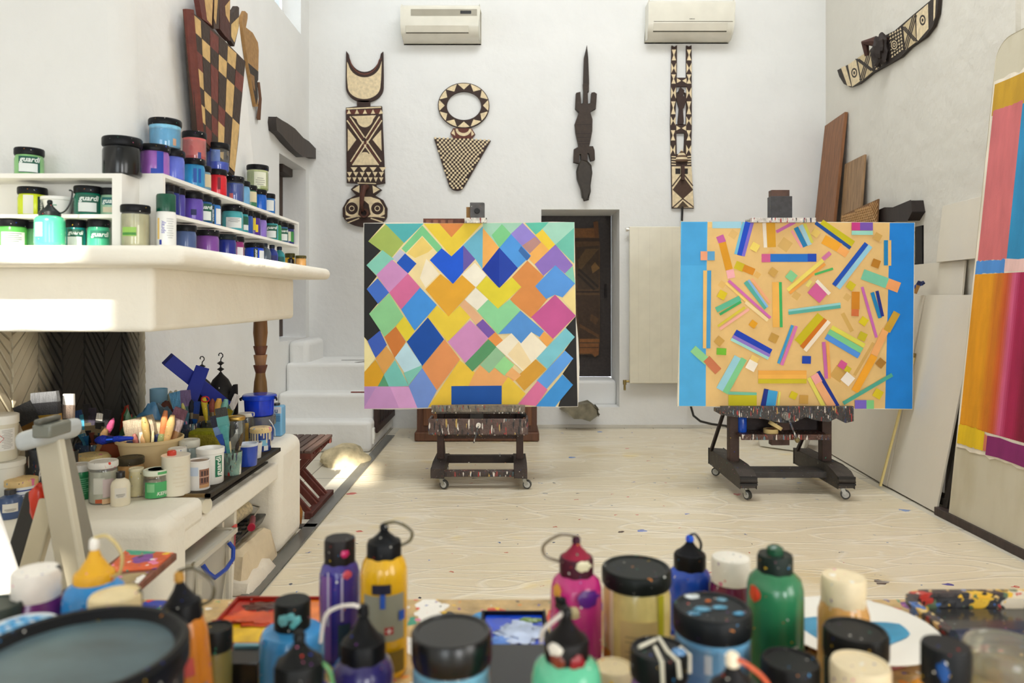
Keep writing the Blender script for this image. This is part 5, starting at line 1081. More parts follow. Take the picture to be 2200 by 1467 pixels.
# mint squeeze bottle on the mantel edge
def squeeze(label, x, y, z, r, hb, col, capc, capr, caph, tip, strap=None, labs=(), group=None, bmat='bottle', cmat='lidspat', strapc=(70,64,50), lean=(0,0), extra=None, nozc=None, tipc=None, cat='bottle', noz=True, ringed=True, ln=None):
    Mx = Matrix.Rotation(lean[0], 4, 'X') @ Matrix.Rotation(lean[1], 4, 'Y'); o = (x,y,z)
    t = thing('squeeze_bottle', label, cat, o, group); a = toward(x, y); t['_r'] = [r, hb, capr]
    MB(o, Mx).lathe([(r*.9,0),(r*.98,.005),(r,.012),(r,hb*.80),(r*.985,hb*.87),(r*.9,hb*.94),(capr*.95,hb)], col, 30).build('body', bmat, t)
    m = MB(o, Mx); kr = (lambda a: 1-.03*(int(a*22/PI) % 2)) if ringed else None
    zc = hb+caph
    m.lathe([(capr,hb-.004),(capr,zc-.004),(capr*.94,zc)] + ([] if noz else [(0,zc)]), capc, 30, k=kr)
    if noz: m.lathe([(capr*.9,zc-.001),(capr*.7,zc+(tip-zc)*.12),(capr*.36,zc+(tip-zc)*.42),(capr*.22,zc+(tip-zc)*.62),(capr*.17,zc+(tip-zc)*.66)], nozc or capc, 22)
    m.build('cap', cmat, t)
    if noz: MB(o, Mx).lathe([(capr*.2,zc+(tip-zc)*.65),(capr*.26,zc+(tip-zc)*.7),(capr*.24,tip-.003),(capr*.15,tip),(0,tip)], tipc or capc, 16).build('nozzle_tip', cmat, t)
    if strap:
        m = MB(o, Mx); pts = [Vector(p) for p in strap(tip, zc, capr)]; fine = []
        for i in range(len(pts)-1):
            p0, p1, p2, p3 = pts[max(i-1,0)], pts[i], pts[i+1], pts[min(i+2, len(pts)-1)]
            for s in range(6):
                u = s/6; fine.append(.5*((2*p1)+(p2-p0)*u+(2*p0-5*p1+4*p2-p3)*u*u+(3*p1-p0-3*p2+p3)*u**3))
        m.tube(fine+[pts[-1]], .0026, strapc, 8); m.build('strap', 'gloss', t)
    if labs or ln:
        m = MB(o, Mx); put_labels(m, labs, r+.0008, 0, hb, a)
        if ln: lines(m, r+.0012, a, *ln)
        m.build('label', 'plain', t)
    if extra: extra(t, MB(o, Mx), a, r)
    return t
def blobs(*L_):
    def f(t, m, a, r):
        for (da, z, rx, rz, c_) in L_:
            mm = MB(); mm.M = m.M @ Matrix.Rotation(a+da, 4, 'Z'); rr = t['_r'][0] if z < t['_r'][1]*.93 else t['_r'][2]
            mm.blob((rr, 0, z), (.0022, rx, rz), c_, .3, 2, 14, 9, int(z*997)); mm.build('paint_blob', 'gloss', t)
    return f
loopR = lambda w: (lambda tip, zc, cr: [(0,0,tip),(w*.5,0,tip+.002),(w,0,tip-(tip-zc)*.45),(w*.95,0,zc),(cr*.98,0,zc-.008)])
loopL = lambda w: (lambda tip, zc, cr: [(0,0,tip),(-w*.5,0,tip+.002),(-w,0,tip-(tip-zc)*.45),(-w*.95,0,zc),(-cr*.98,0,zc-.008)])
squeeze('mint green squeeze bottle with black nozzle on the mantel in front of the front shelf', PX(107,2.3), 2.3, Z1, .0435, .097, (70,176,136), (24,30,30), .031, .014, .148,
    strap=lambda tip, zc, cr: [(.02,0,zc-.006),(.045,0,zc-.001),(.062,0,zc+.02),(.07,0,zc+.045),(.071,0,zc+.065),(.062,0,zc+.068)], strapc=(20,22,22), labs=[(-.75,.025,.3,.75,(222,228,226),None,None,0,0)])
# spray can
x, y = PX(357,2.41), 2.41; t = thing('spray_can', 'white spray can with dark green cap standing in front of the long shelf', 'spray can', (x,y,Z1)); o = (x,y,Z1); a = toward(x,y)
MB(o).lathe([(.03,0),(.031,.003),(.031,.112),(.029,.122),(.027,.126)], (240,240,236), 28).build('can', 'gloss', t)
MB(o).lathe([(.0305,.122),(.0305,.175),(.028,.181),(0,.181)], (14,80,60), 28, k=lambda a: 1-.05*(int(a*7/PI) % 2)).build('cap', 'gloss', t)
m = MB(o); m.patch(.0315, a-.95, a-.7, .03, .1, (240,204,120)); m.patch(.0315, a-.7, a-.45, .012, .028, (30,60,160)); m.text_cyl('spray', .032, a-.35, .07, .014, (150,150,200), True); lines(m, .0315, a, .4, .025, .03, .1, 9, (196,198,196)); m.build('label', 'plain', t)

# ------------------------------------------------------------------ things on the hearth bench
ZB = .567; ZG = .5715
def by(py, z=ZB): return F*(H-z)/(py-CY)
def pot(name, label, px, y, z, prof, col, mat='matte', cat='pot', part='body', n=36):
    x = PX(px, y); t = thing(name, label, cat, (x,y,z)); MB((x,y,z)).lathe(prof, col, n).build(part, mat, t); return t, (x,y,z)
t, o = pot('plant_pot', 'big cream plastic pot full of brushes in the middle of the hearth', 322, 3.2, ZB, [(.092,0),(.098,.006),(.128,.15),(.138,.152),(.14,.165),(.134,.166),(.122,.15),(.09,.012),(0,.01)], (232,206,156))
t, o = pot('canister', 'tall white metal canister with a red screw cap on the hearth', 378, by(1060), ZB, [(.052,0),(.054,.003),(.054,.004),(.053,.15),(.0545,.152),(.0545,.156)], (238,232,214), 'gloss', 'canister')
m = MB(o); m.lathe([(.0535,.1535),(0,.1535)], (150,110,70), 30); m.build('top', 'metal', t); m = MB(o); m.lathe([(.017,.1535),(.017,.17),(.013,.175),(0,.176)], (206,62,44), 18, o=(-.012,-.01,0)); m.build('cap', 'gloss', t)
m = MB(o); lines(m, .0535, toward(o[0],o[1]), .3, .06, .03, .12, 6, (226,218,196)); m.build('label', 'plain', t)
x, y = PX(336,2.85), 2.85
jar('glass jar with bright green label and green and white lid on the hearth', x, y, ZB, .048, .108, (210,206,180), lid=(226,232,214), lh=.018, fill=.2, lidmat='plain', labs=[(-.05,.088,.04,.72,(78,176,108),None,None,0,0),(-.45,.03,.3,.66,(140,206,150),None,None,0,0),(.5,.05,.14,.3,None,'KEFIR',(232,240,226),False,.02)], name='food_jar')
m = MB((x,y,ZB)); m.lathe([(.0,.1085),(.03,.1085)], (90,180,110), 20); m.patch(.0484, toward(x,y)+.1, toward(x,y)+.9, .094, .104, (90,180,110)); tagp = m.build('lid_print', 'plain', [o_ for o_ in COL.objects if o_.name.startswith('food_jar')][0])
def bot(label, px, y, z, r, h, col, capc, **kw):
    x = PX(px, y); t = thing('paint_bottle', label, 'bottle', (x,y,z)); o = (x,y,z); a = toward(x,y)
    MB(o).lathe([(r*.94,0),(r,.004),(r,h*.6),(r*.85,h*.72),(r*.42,h*.8),(r*.4,h*.83)], col, 26).build('body', 'gloss', t)
    MB(o).lathe([(r*.46,h*.82),(r*.46,h*.985),(r*.42,h),(0,h)], capc, 22).build('cap', 'gloss', t)
    m = MB(o); m.patch(r+.0008, a-.6, a+.6, h*.26, h*.56, (226,222,212)); lines(m, r+.0012, a, 0, r*1.0, h*.28, h*.38, 3, (110,106,100)); m.build('label', 'plain', t)
bot('small white bottle with black cap in front on the hearth corner', 259, 2.735, ZB, .034, .125, (236,228,206), (30,28,26))
fj(222,2.775,ZB,.104,.158,(214,212,194),'large glass jar with white lid and paint smears, left on the hearth corner', lid=(228,226,220), lh=.022, fill=.9, labs=[(-.3,.04,.3,.75,(206,206,196),None,None,0,0),(.35,.04,.2,.7,(206,190,190),None,None,0,0),(-.25,.03,.05,.16,(190,90,50),None,None,0,0),(.3,.04,.02,.16,(222,190,150),None,None,0,0)], lidmat='wax')
fj(293,2.86,ZB,.055,.11,(222,212,170),'narrow glass jar of cream wax behind the small white bottle', lid=(224,216,184), lh=.01, lidmat='wax', mat='wax')
fj(280,3.02,ZB,.108,.118,(196,152,98),'squat brown jar with dark paint stained lid in front of the cream pot', lid=(70,62,46), lh=.026, name='paint_jar')
fj(172,2.82,ZB,.085,.135,(40,130,84),'green labelled jar with grey lid beside the step ladder on the hearth', lid=(206,204,200), lh=.024, lidmat='wax', labs=[(0,.1,.05,.8,(30,124,76),None,None,0,0)], ln=(0,.07,.02,.085,8,(120,190,150)))
t, o = pot('clay_dish', 'cream dried clay dish left of the big cream pot', 195, 3.08, ZB, [(.06,0),(.066,.006),(.07,.085),(.078,.1),(.066,.115),(.04,.12),(0,.116)], (222,200,140), 'wax', 'dish')
t, o = pot('terracotta_bowl', 'terracotta bowl holding tools behind the clay dish', 243, 3.25, ZB, [(.05,0),(.056,.004),(.088,.125),(.092,.14),(.085,.141),(.05,.02),(0,.016)], (150,76,44), 'matte', 'bowl')
# cans along the grate
x, y = PX(427,2.95), 2.95; t = thing('paint_can', 'small white paint can printed with a picture of a house, on the grate', 'can', (x,y,ZG)); o = (x,y,ZG); a = toward(x,y)
MB(o).lathe([(.041,0),(.043,.002),(.043,.112),(.044,.113),(.044,.117),(.041,.118),(.039,.112),(0,.112)], (228,226,224), 30).build('body', 'gloss', t)
m = MB(o); m.lathe([(.0385,.1125),(0,.113)], (170,140,110), 26); m.build('lid', 'metal', t)
m = MB(o); m.patch(.0436, a-.9, a-.05, .06, .095, (186,200,222)); m.patch(.0436, a+.05, a+1.1, .01, .085, (150,104,84)); m.patch(.044, a+.05, a+1.1, .01, .024, (196,150,104))
for i in range(2):
    for j in range(3): m.patch(.0442, a+.2+j*.27, a+.36+j*.27, .03+i*.028, .05+i*.028, (66,46,48))
m.patch(.0442, a+.05, a+1.1, .052, .055, (206,170,150)); m.build('label', 'plain', t)
x, y = PX(452,3.05), 3.05; t = thing('plastic_tub', 'white plastic tub with vertical green script label on the grate', 'tub', (x,y,ZG)); o = (x,y,ZG); a = toward(x,y)
MB(o).lathe([(.05,0),(.053,.004),(.054,.125),(.057,.127),(.057,.146),(.053,.147),(.05,.13),(0,.128)], (236,236,232), 32).build('body', 'gloss', t)
m = MB(o); m.patch(.0548, a+.35, a+.95, .03, .118, (16,112,80)); m.text_cyl('guardi', .0556, a+.63, .074, .026, (234,240,234), True, fit=.08); m.build('label', 'plain', t)
t, o = pot('drinking_glass', 'paint smeared drinking glass holding brushes on the grate', 499, 3.19, ZG, [(.036,0),(.037,.003),(.042,.1),(.0395,.1),(.034,.006),(0,.005)], (120,150,140), 'drip', 'glass')
t, o = pot('plastic_tub', 'blue plastic tub with white rim behind the paint smeared glass', 532, 3.36, ZG, [(.04,0),(.042,.003),(.046,.1),(.043,.1),(.039,.006),(0,.005)], (44,74,176), 'jarpaint', 'tub')
m = MB(o); m.lathe([(.047,.092),(.048,.102),(.042,.103),(.042,.094)], (206,214,226), 28); m.build('rim', 'wax', t); m = MB(o); m.lathe([(.0425,.09),(0,.092)], (30,60,170), 24); m.build('paint', 'jarpaint', t)
t, o = pot('plastic_cup', 'small white cup with paint between the blue tub and the dripping can', 547, 3.52, ZG, [(.03,0),(.036,.075),(.034,.075),(.028,.004),(0,.003)], (214,212,206), 'wax', 'cup')
x, y = PX(560,3.69), 3.69; t = thing('paint_can', 'blue paint can with cream dripping lid at the far end of the grate', 'can', (x,y,ZG)); o = (x,y,ZG); a = toward(x,y)
MB(o).lathe([(.049,0),(.051,.003),(.051,.095),(.053,.097)], (26,58,140), 30).build('body', 'jarpaint', t)
m = MB(o); m.lathe([(.0535,.094),(.055,.1),(.054,.115),(.048,.119),(0,.117)], (232,206,150), 30); m.build('lid', 'wax', t)
m = MB(o)
for i in range(11): an = a-1.5+i*.29; m.patch(.0522, an, an+.1+.12*RN.random(), .095-.06*RN.random()-.01, .097, (226,214,184), 3)
m.patch(.0518, a-.3, a+.7, .03, .06, (130,190,220)); m.patch(.0524, a+.3, a+.75, .006, .03, (222,226,228)); m.build('drips', 'gloss', t)
# stacked buckets
x, y = PX(557,3.92), 3.92; t = thing('paint_bucket', 'translucent blue bucket under the bright blue bucket', 'bucket', (x,y,.576)); o = (x,y,.576)
MB(o).lathe([(.07,0),(.074,.004),(.08,.125),(.084,.127),(.084,.134),(.078,.134),(0,.132)], (38,64,140), 32).build('body', 'jarpaint', t); m = MB(o); m.lathe([(.0855,.09),(.087,.095),(.087,.136),(.0845,.137)], (150,160,200), 32); m.build('rim', 'clear_dirty', t)
m = MB(o); m.tube([(.07,-.05,.12),(.09,-.06,.1),(.1,-.05,.07),(.095,-.03,.03)], .003, (210,214,220)); m.build('handle', 'gloss', t)
t = thing('paint_bucket', 'bright ultramarine paint bucket stacked on the translucent one', 'bucket', (x,y,.7145)); o = (x,y,.7145)
MB(o).lathe([(.07,0),(.074,.004),(.08,.1),(.078,.102)], (14,54,196), 32).build('body', 'jarpaint', t); m = MB(o); m.lathe([(.082,.085),(.09,.088),(.09,.108),(.084,.113),(.06,.114),(0,.112)], (18,64,200), 32, k=lambda a: 1+.02*math.sin(5*a)); m.build('lid', 'jarpaint', t)
m = MB(o); m.tube([(-.088,-.01,.095),(-.1,-.01,.088),(-.1,0,.08)], .006, (24,26,40)); m.tube([(.088,-.01,.1),(.1,-.02,.094),(.104,-.03,.085)], .005, (24,26,40)); m.build('handle', 'gloss', t)
x, y = PX(585,4.06), 4.06; t = thing('canister', 'light blue rectangular canister behind the stacked buckets', 'canister', (x+.03,y,.576)); m = MB(); m.box(x-.02,x+.062,y-.03,y+.05,.576,.745,(120,184,226)); m.build('body', 'gloss', t, bevel=.01)
m = MB(); m.box(x-.018,x+.06,y-.0315,y-.03,.705,.742,(236,238,238)); vs, fs, w = text_geo('au', .02); m.add([(x+.005+p*.04, y-.0325, .708+q*.04) for p, q in vs], fs, (70,110,150)); 
for i in range(6): m.box(x+.02,x+.055,y-.0315,y-.03,.66+i*.006,.662+i*.006,(60,110,150))
m.build('label', 'plain', t); m = MB(); m.cyl((x+.02,y+.01,.745),(x+.02,y+.01,.758),.02,.02,(60,60,60)); m.build('cap', 'gloss', t)
fj(507,3.62,ZB,.09,.19,(200,196,170),'tall glass jar with gold lid beside the buckets', lid=(204,168,90), lh=.016, fill=.12, lidmat='metal', name='glass_jar')
fj(529,3.8,.5705,.085,.175,(214,206,170),'second glass jar with white lid and yellow contents behind the gold lidded jar', lid=(226,222,210), lh=.016, fill=.2, lidmat='wax', name='glass_jar', wall=[(-.4,.3,.2,.8,(226,180,60))])
fj(407,3.22,ZB,.088,.152,(150,166,166),'grey jar with ribbed white lid behind the white canister', lid=(216,214,200), lh=.03, lidmat='wax', labs=[(.4,.04,.1,.5,(120,170,200),None,None,0,0)])
fj(381,3.06,ZB,.075,.147,(210,214,212),'white lidded jar right behind the red capped canister', lid=(232,230,222), lh=.02, lidmat='wax')
m = MB((PX(445,3.42),3.42,0)); m.box(-.072,.072,-.05,.05,ZB,.722,(150,140,40)); m.box(-.072,.072,-.05,.05,.70,.727,(140,142,10)); tag(m.build('sponge', 'sponge', bevel=.018, seg=3), 'large olive yellow sponge standing behind the white tub', 'sponge')
m = MB((PX(419,3.72),3.72,0)); m.box(-.065,.065,-.04,.04,ZB,.736,(176,136,84)); t = tag(m.build('cardboard_box', 'matte', bevel=.002), 'small open cardboard box behind the sponge', 'box')
# blue wooden cross
t = thing('wooden_cross', 'two crossed ultramarine painted wooden beams leaning at the back of the hearth', 'sculpture', (PX(420,3.86), 3.86, ZB))
m = MB(); a, b = P(360,771,3.78), P(470,860,3.95); b2 = a+(b-a)*2.0; m.beam(a, a+(b-a)*1.25, .07, .07, (20,40,150), up=(.3,-1,.2)); m.build('beam', 'plain', t, bevel=.003)
m = MB(); a, b = P(431,800,3.87), P(408,862,3.78); d = (b-a); k = (a.z-ZB-.06)/(-d.z); m.beam(a-d*.12, a+d*k, .07, .075, (24,44,150), up=(.4,-1,0)); m.build('beam', 'plain', t, bevel=.003)
# lanterns
def lantern(px, py_top, y, label):
    x = PX(px, y); t = thing('lantern', label, 'lantern', (x,y,.576)); z = lambda py: H-(py-CY)/F*y-.576; o = (x,y,.576); K = (26,24,24); zd = z(py_top+46)
    m = MB(o); m.lathe([(.066,0),(.078,.02),(.086,zd*.5),(.074,zd*.72),(.042,zd*.91),(.012,zd),(.006,zd+.01)], K, 24); m.build('body', 'iron', t)
    m = MB(o); 
    for (an, zz) in ((-1.3,.8),(-1.9,.78),(-1.0,.6),(-1.6,.66),(-2.2,.6)): m.blob((.075*math.cos(an)*(1.35-zz*.48), .075*math.sin(an)*(1.35-zz*.48), zd*zz), (.003,.003,.005), (220,214,200), 0, 1, 8, 6)
    m.build('piercing', 'plain', t)
    m = MB(o); m.cyl((0,0,zd),(0,0,z(py_top+20)),.004,.004,K,8); 
    for py in (36, 23): zz = z(py_top+py); m.lathe([(.003,zz-.012),(.02,zz),(.003,zz+.012)], K, 16)
    m.build('stem', 'iron', t)
    m = MB(o); zz = z(py_top+18); R_ = .013; m.tube([(0,0,zz-.005),(.002,0,zz+.012),(.012,0,zz+.024),(.012,0,zz+.034),(.004,0,zz+.043),(-.006,0,zz+.042),(-.011,0,zz+.034),(-.009,0,zz+.027)], .003, K); m.build('hook', 'iron', t)
    return t
lantern(474, 757, 4.02, 'pierced black iron lantern with a hook standing at the back of the hearth')
lantern(434, 764, 4.08, 'black iron lantern mostly hidden behind the crossed blue beams')
m = MB(); r = Relief(Plane((0,4.0,0),(1,0,0),(0,0,1),(0,-1,0)), .03); r.base([[(490,880),(490,850),(497,846),(499,838),(504,836),(502,830),(505,825),(511,825),(512,880),(512,920),(490,920)]], (28,26,26), t0=0); tag(r.mb.build('iron_bracket', 'iron'), 'jagged black iron bracket right of the pierced lantern', 'bracket')
# carved post holding the mantel corner
o = (PX(559.5,4.1), 4.1, .56)
t = thing('carved_post', 'carved brown wooden post standing at the far end under the mantel', 'post', o); zz = lambda py: H-(py-CY)/F*4.1-.56; k_ = 4.1/F
def seg(pys, cols, nm):
    MB(o).lathe([(rr*k_, zz(py)) for py, rr in pys], cols, 20).build(nm, 'wood', t)
seg([(952,16),(870,16),(855,15.5),(820,13),(807,10.5),(800,10)], (120,86,40), 'foot'); seg([(801,10),(786,14.5),(784,14.5)], (96,52,34), 'cup'); seg([(784,10.5),(764,14),(762,14)], (150,110,76), 'cup'); seg([(763,10),(745,14.5),(743,14.5)], (98,56,36), 'cup'); seg([(743,12),(715,15),(690,14),(672,15.5)], (118,80,42), 'shaft')
# bags and odds at the back
for (px, py, y, r_, c_, s_, l_) in ((322,880,3.72,(.085,.07,.26),(92,150,196),1,'crumpled blue plastic bag at the back of the hearth'),(345,872,3.9,(.08,.06,.22),(120,150,170),4,'grey blue plastic bag behind the crumpled blue bag'),(375,845,4.02,(.07,.05,.30),(196,188,160),7,'clear crumpled plastic bag below the blue beams'),(356,865,3.97,(.05,.04,.235),(120,66,50),9,'brown paper bag between the plastic bags')):
    x = PX(px, y); zt = H-(py-r_[0]*300-CY)/F*y; m = MB(); zb_ = ZB if y < 3.8 else .577; m.blob((x,y,zb_+.02), (r_[0],r_[1],r_[2]-.05), c_, .15, 2.2, 30, 20, s_, flat=-.019); tag(m.build('plastic_bag' if 'plastic' in l_ else 'paper_bag', 'bag'), l_, 'bag')
x, y = PX(341,4.0), 4.0; t, o = pot('plastic_tub', 'pale blue plastic container against the fireback wall', 341, 4.0, ZB, [(.04,0),(.042,.003),(.046,.28),(.044,.281),(.04,.01),(0,.008)], (150,196,220), 'gloss', 'tub')
m = MB(); m.blob((PX(272,3.7),3.7,ZB+.07), (.032,.03,.14), (160,52,30), .3, 3, 18, 12, 5, flat=-.069); tag(m.build('paper_bag', 'bag'), 'red crumpled paper bag in front of the sooty bricks', 'bag')
m = MB(); m.blob((PX(283,3.5),3.5,ZB+.05), (.06,.05,.16), (90,140,104), .3, 3, 18, 12, 6, flat=-.049); tag(m.build('plastic_bag', 'bag'), 'green plastic bag behind the wide brushes', 'bag')
# tubs at the far left
t, o = pot('plastic_tub', 'white tub with ribbed rim at the far left, under the tub with the warning label', 6, 2.66, ZB, [(.06,0),(.062,.004),(.066,.165),(.072,.167),(.072,.186),(0,.186)], (224,222,212), 'gloss', 'tub')
x, y = PX(-4,2.66), 2.66; t = thing('plastic_tub', 'white tub with red diamond warning label stacked at the far left', 'tub', (x,y,ZB+.187)); o = (x,y,ZB+.187); a = toward(x,y)
MB(o).lathe([(.058,0),(.06,.004),(.063,.14)], (216,210,190), 30).build('body', 'gloss', t); MB(o).lathe([(.066,.135),(.066,.165),(.06,.168),(0,.168)], (232,230,222), 36, k=lambda a: 1-.012*(int(a*30/PI) % 2)).build('lid', 'gloss', t)
m = MB(o); m.patch(.0635, a-.9, a+.9, .04, .12, (226,224,218)); lines(m, .064, a, .45, .04, .045, .115, 12, (170,168,162))
rr = .0642; c0 = a+.0; dz = .018; 
for s in range(4):
    p = [(c0-.28,.085),(c0,.085+dz),(c0+.28,.085),(c0,.085-dz)]; (a0,z0),(a1,z1) = p[s], p[(s+1)%4]; m.add([(rr*math.cos(q), rr*math.sin(q), zq) for q, zq in ((a0,z0-.0015),(a1,z1-.0015),(a1,z1+.0015),(a0,z0+.0015))], [(0,1,2,3)], (190,60,60))
m.build('label', 'plain', t)
t, o = pot('plastic_tub', 'white and blue banded tub with tan lid beside the step ladder', 46, 2.64, ZB, [(.045,0),(.047,.003),(.05,.10),(.052,.102),(.052,.11)], (226,230,234), 'gloss', 'tub'); a = toward(o[0],o[1])
m = MB(o); m.patch(.0505, a-1, a+1, .085, .09, (36,56,130)); lines(m, .0502, a, 0, .05, .045, .075, 4, (90,100,150)); m.patch(.0502, a-.1, a, .01, .03, (60,110,190)); m.build('label', 'plain', t)
m = MB(o); m.lathe([(.053,.1),(.053,.122),(.04,.126),(0,.127)], (216,186,130), 28); m.build('lid', 'wax', t)
bot('dark blue squat bottle low at the far left behind the white sheet', 22, 2.58, ZB-.0, .04, .1, (70,90,130), (60,60,64))
# ------------------------------------------------------------------ brushes
def brush(label, p0, p1, w, hc, bc, fc=(170,160,140), kind='flat', group=None, rev=False, hmat='lidspat', tipc=None, bl=.34):
    p0, p1 = Vector(p0), Vector(p1); L_ = p1-p0
    t = thing('paint_brush', label, 'brush', p0, group)
    if rev:     # bristles down in the pot, handle end up
        m = MB(); m.tube([p0+L_*.22, p0+L_*.4, p0+L_*.62, p0+L_*.85, p1], [w*.35,w*.3,w*.5,w*.55,w*.3], hc, 10); m.build('handle', hmat, t)
        m = MB(); m.cyl(p0+L_*.1, p0+L_*.24, w*.45, w*.36, fc, 10); m.build('ferrule', 'metal', t)
        m = MB(); m.cyl(p0, p0+L_*.12, w*.15, w*.44, bc, 10); m.build('bristles', 'bristle', t)
        return t
    f0, f1 = 1-bl-.16, 1-bl; a, b = p0+L_*f0, p0+L_*f1
    up = (0,-1,.15)
    if kind == 'flat':
        m = MB(); m.beam(p0, p0+L_*f0*.72, w*.34, w*.2+.004, hc, up=up); m.beam(p0+L_*f0*.7, a+L_*.02, w*.34, w*.2+.004, hc, up=up, taper=2.4); m.build('handle', hmat, t, bevel=.002)
        m = MB(); m.beam(a, b, w, max(.012, w*.22), fc, up=up); m.build('ferrule', 'metal', t)
        m = MB(); bb = b+L_*bl; m.beam(b-L_*.005, b.lerp(bb, .55), w*.97, max(.011, w*.2), bc, up=up, taper=1.04); m.beam(b.lerp(bb, .53), bb, w*1.01, max(.011, w*.2), tipc or bc, up=up, taper=.94); m.build('bristles', 'bristle', t)
    else:
        m = MB(); m.tube([p0, p0+L_*f0*.5, p0+L_*f0*.8, a+L_*.01], [w*.2,w*.32,w*.42,w*.36], hc, 10); m.build('handle', hmat, t)
        m = MB(); m.cyl(a, b, w*.4, w*.5, fc, 10); m.build('ferrule', 'metal', t)
        m = MB(); m.tube([b-L_*.004, b+L_*bl*.4, b+L_*bl*.8, b+L_*bl], [w*.48,w*.62,w*.42,w*.1], bc, 10); m.build('bristles', 'bristle', t)
    return t
def can(px, y, z, r, h, col, label, name='brush_can', mat='drip', cat='can'):
    return pot(name, label, px, y, z, [(r*.96,0),(r,.003),(r,h),(r-.003,h),(r-.004,.006),(0,.005)], col, mat, cat)
def B(label, px0, py0, px1, py1, y, w, hc, bc, dy=.0, **kw):
    return brush(label, P(px0, py0, y+dy), P(px1, py1, y), w, hc, bc, **kw)
can(100, 2.83, ZB, .07, .2, (70,72,76), 'dark tin can of wide brushes behind the top of the step ladder')
B('wide black brush leaning left out of the can behind the step ladder', 104,985,48,868, 2.83,.075,(40,38,36),(22,22,24),fc=(120,90,50))
B('very wide silver tipped brush standing in the can behind the step ladder', 108,985,96,842, 2.84,.105,(50,80,90),(40,40,44),fc=(196,160,70),tipc=(120,122,126))
B('copper handled brush behind the wide silver tipped brush', 112,985,122,868, 2.87,.05,(160,104,84),(40,36,36),fc=(180,120,90))
can(150, 2.9, ZB, .03, .17, (60,62,60), 'slim dark can holding the long white tipped brush')
B('long brush with bright white bristles rising highest beside the step ladder', 148,1000,148,846, 2.9,.044,(84,84,76),(170,150,136),fc=(110,100,90),tipc=(246,244,240))
can(196, 3.2, ZB, .062, .14, (46,66,96), 'blue stained can crammed with brushes in front of the sooty bricks')
for (a0, a1, w, hc, bc, l_, kw) in (((190,985),(165,882),.04,(60,120,150),(30,60,110),'teal brush leaning furthest left in the blue stained can',{}),((193,985),(180,890),.035,(40,100,150),(60,140,170),'blue brush with a white paint run in the blue stained can',{'fc':(220,226,226)}),
    ((197,985),(186,868),.03,(40,36,40),(30,30,34),'black brush standing upright in the blue stained can',{}),((200,985),(198,876),.03,(110,60,50),(50,44,60),'brown handled brush in the middle of the blue stained can',{}),((203,985),(216,888),.03,(60,56,54),(40,40,40),'dark brush with white tipped bristles in the blue stained can',{'tipc':(240,238,232)}),
    ((206,985),(232,880),.034,(60,90,110),(30,30,34),'grey brush leaning right in the blue stained can',{}),((209,985),(244,898),.024,(90,150,170),(210,90,140),'slim brush with pink tip leaning furthest right in the blue stained can',{'kind':'round'})):
    B(l_, *a0, *a1, 3.2, w, hc, bc, **kw)
B('bare wooden brush handle in front of the blue stained can', 200,990,228,922, 3.16,.03,(176,140,96),(60,60,60),rev=True)
# in the cream pot
yp = 3.2
for (a0, a1, w, hc, bc, l_, kw) in (((322,1010),(296,897),.13,(60,80,160),(150,136,116),'very wide flat brush with blue ferrule, left in the cream pot',{'fc':(90,110,190),'tipc':(160,146,124),'bl':.38}),((330,1010),(330,903),.115,(50,44,40),(158,144,116),'wide flat brush with dark ferrule standing behind in the cream pot',{'fc':(40,36,38),'bl':.3}),
    ((340,1010),(390,878),.06,(216,180,150),(170,150,150),'large splayed brush with pink grey bristles at the right of the cream pot',{'fc':(206,180,150),'tipc':(120,80,96)})):
    B(l_, *a0, *a1, yp+(.03 if 'behind' in l_ else 0), w, hc, bc, **kw)
for (a0, a1, w, hc, l_) in (((326,1005),(309,895),.03,(176,150,96),'tan turned handle leaning left in the cream pot'),((338,1005),(356,882),.026,(206,130,84),'orange handle standing upright in the cream pot'),((344,1005),(371,892),.032,(226,190,130),'cream and orange handle right of the orange one in the cream pot'),((336,1005),(350,925),.03,(150,160,110),'olive handle low in the cream pot'),
    ((314,1005),(303,928),.026,(220,216,200),'short pale handle at the front of the cream pot'),((318,1005),(306,932),.03,(214,170,120),'short knobbed tan handle at the front of the cream pot'),((305,1005),(288,932),.022,(190,120,110),'short pinkish handle at the front left of the cream pot'),((325,1005),(329,925),.012,(226,216,170),'thin bare stick in the front of the cream pot')):
    B(l_, *a0, *a1, yp-.03, w, hc, (60,50,44), rev=True)
brush('blue coated brush lying across the left rim of the cream pot', P(286,941,3.12), P(203,946,3.1), .034, (30,60,190), (24,50,180), fc=(40,80,190), kind='round')
# cluster behind
can(405, 3.64, ZB, .06, .155, (50,60,80), 'paint caked can of brushes behind the cardboard box, below the blue beams')
can(462, 3.66, ZB, .062, .16, (70,76,72), 'paint caked can of brushes below the pierced lantern')
for (a0, a1, w, hc, bc, l_, kw) in (((402,940),(376,842),.06,(50,110,170),(90,150,190),'broad blue brush leaning furthest left below the blue beams',{'fc':(60,90,180)}),((404,940),(398,838),.05,(90,130,150),(120,100,140),'brush with grey and white caked bristles below the blue beams',{'fc':(150,190,200)}),((408,940),(392,862),.02,(226,150,190),(210,200,120),'thin pink handled brush below the blue beams',{'kind':'round'}),
    ((410,940),(412,858),.026,(30,34,60),(20,24,40),'dark navy brush below the blue beams',{'kind':'round'}),((415,940),(424,862),.03,(30,80,150),(24,60,140),'blue brush right of the navy one below the blue beams',{})):
    B(l_, *a0, *a1, 3.64, w, hc, bc, **kw)
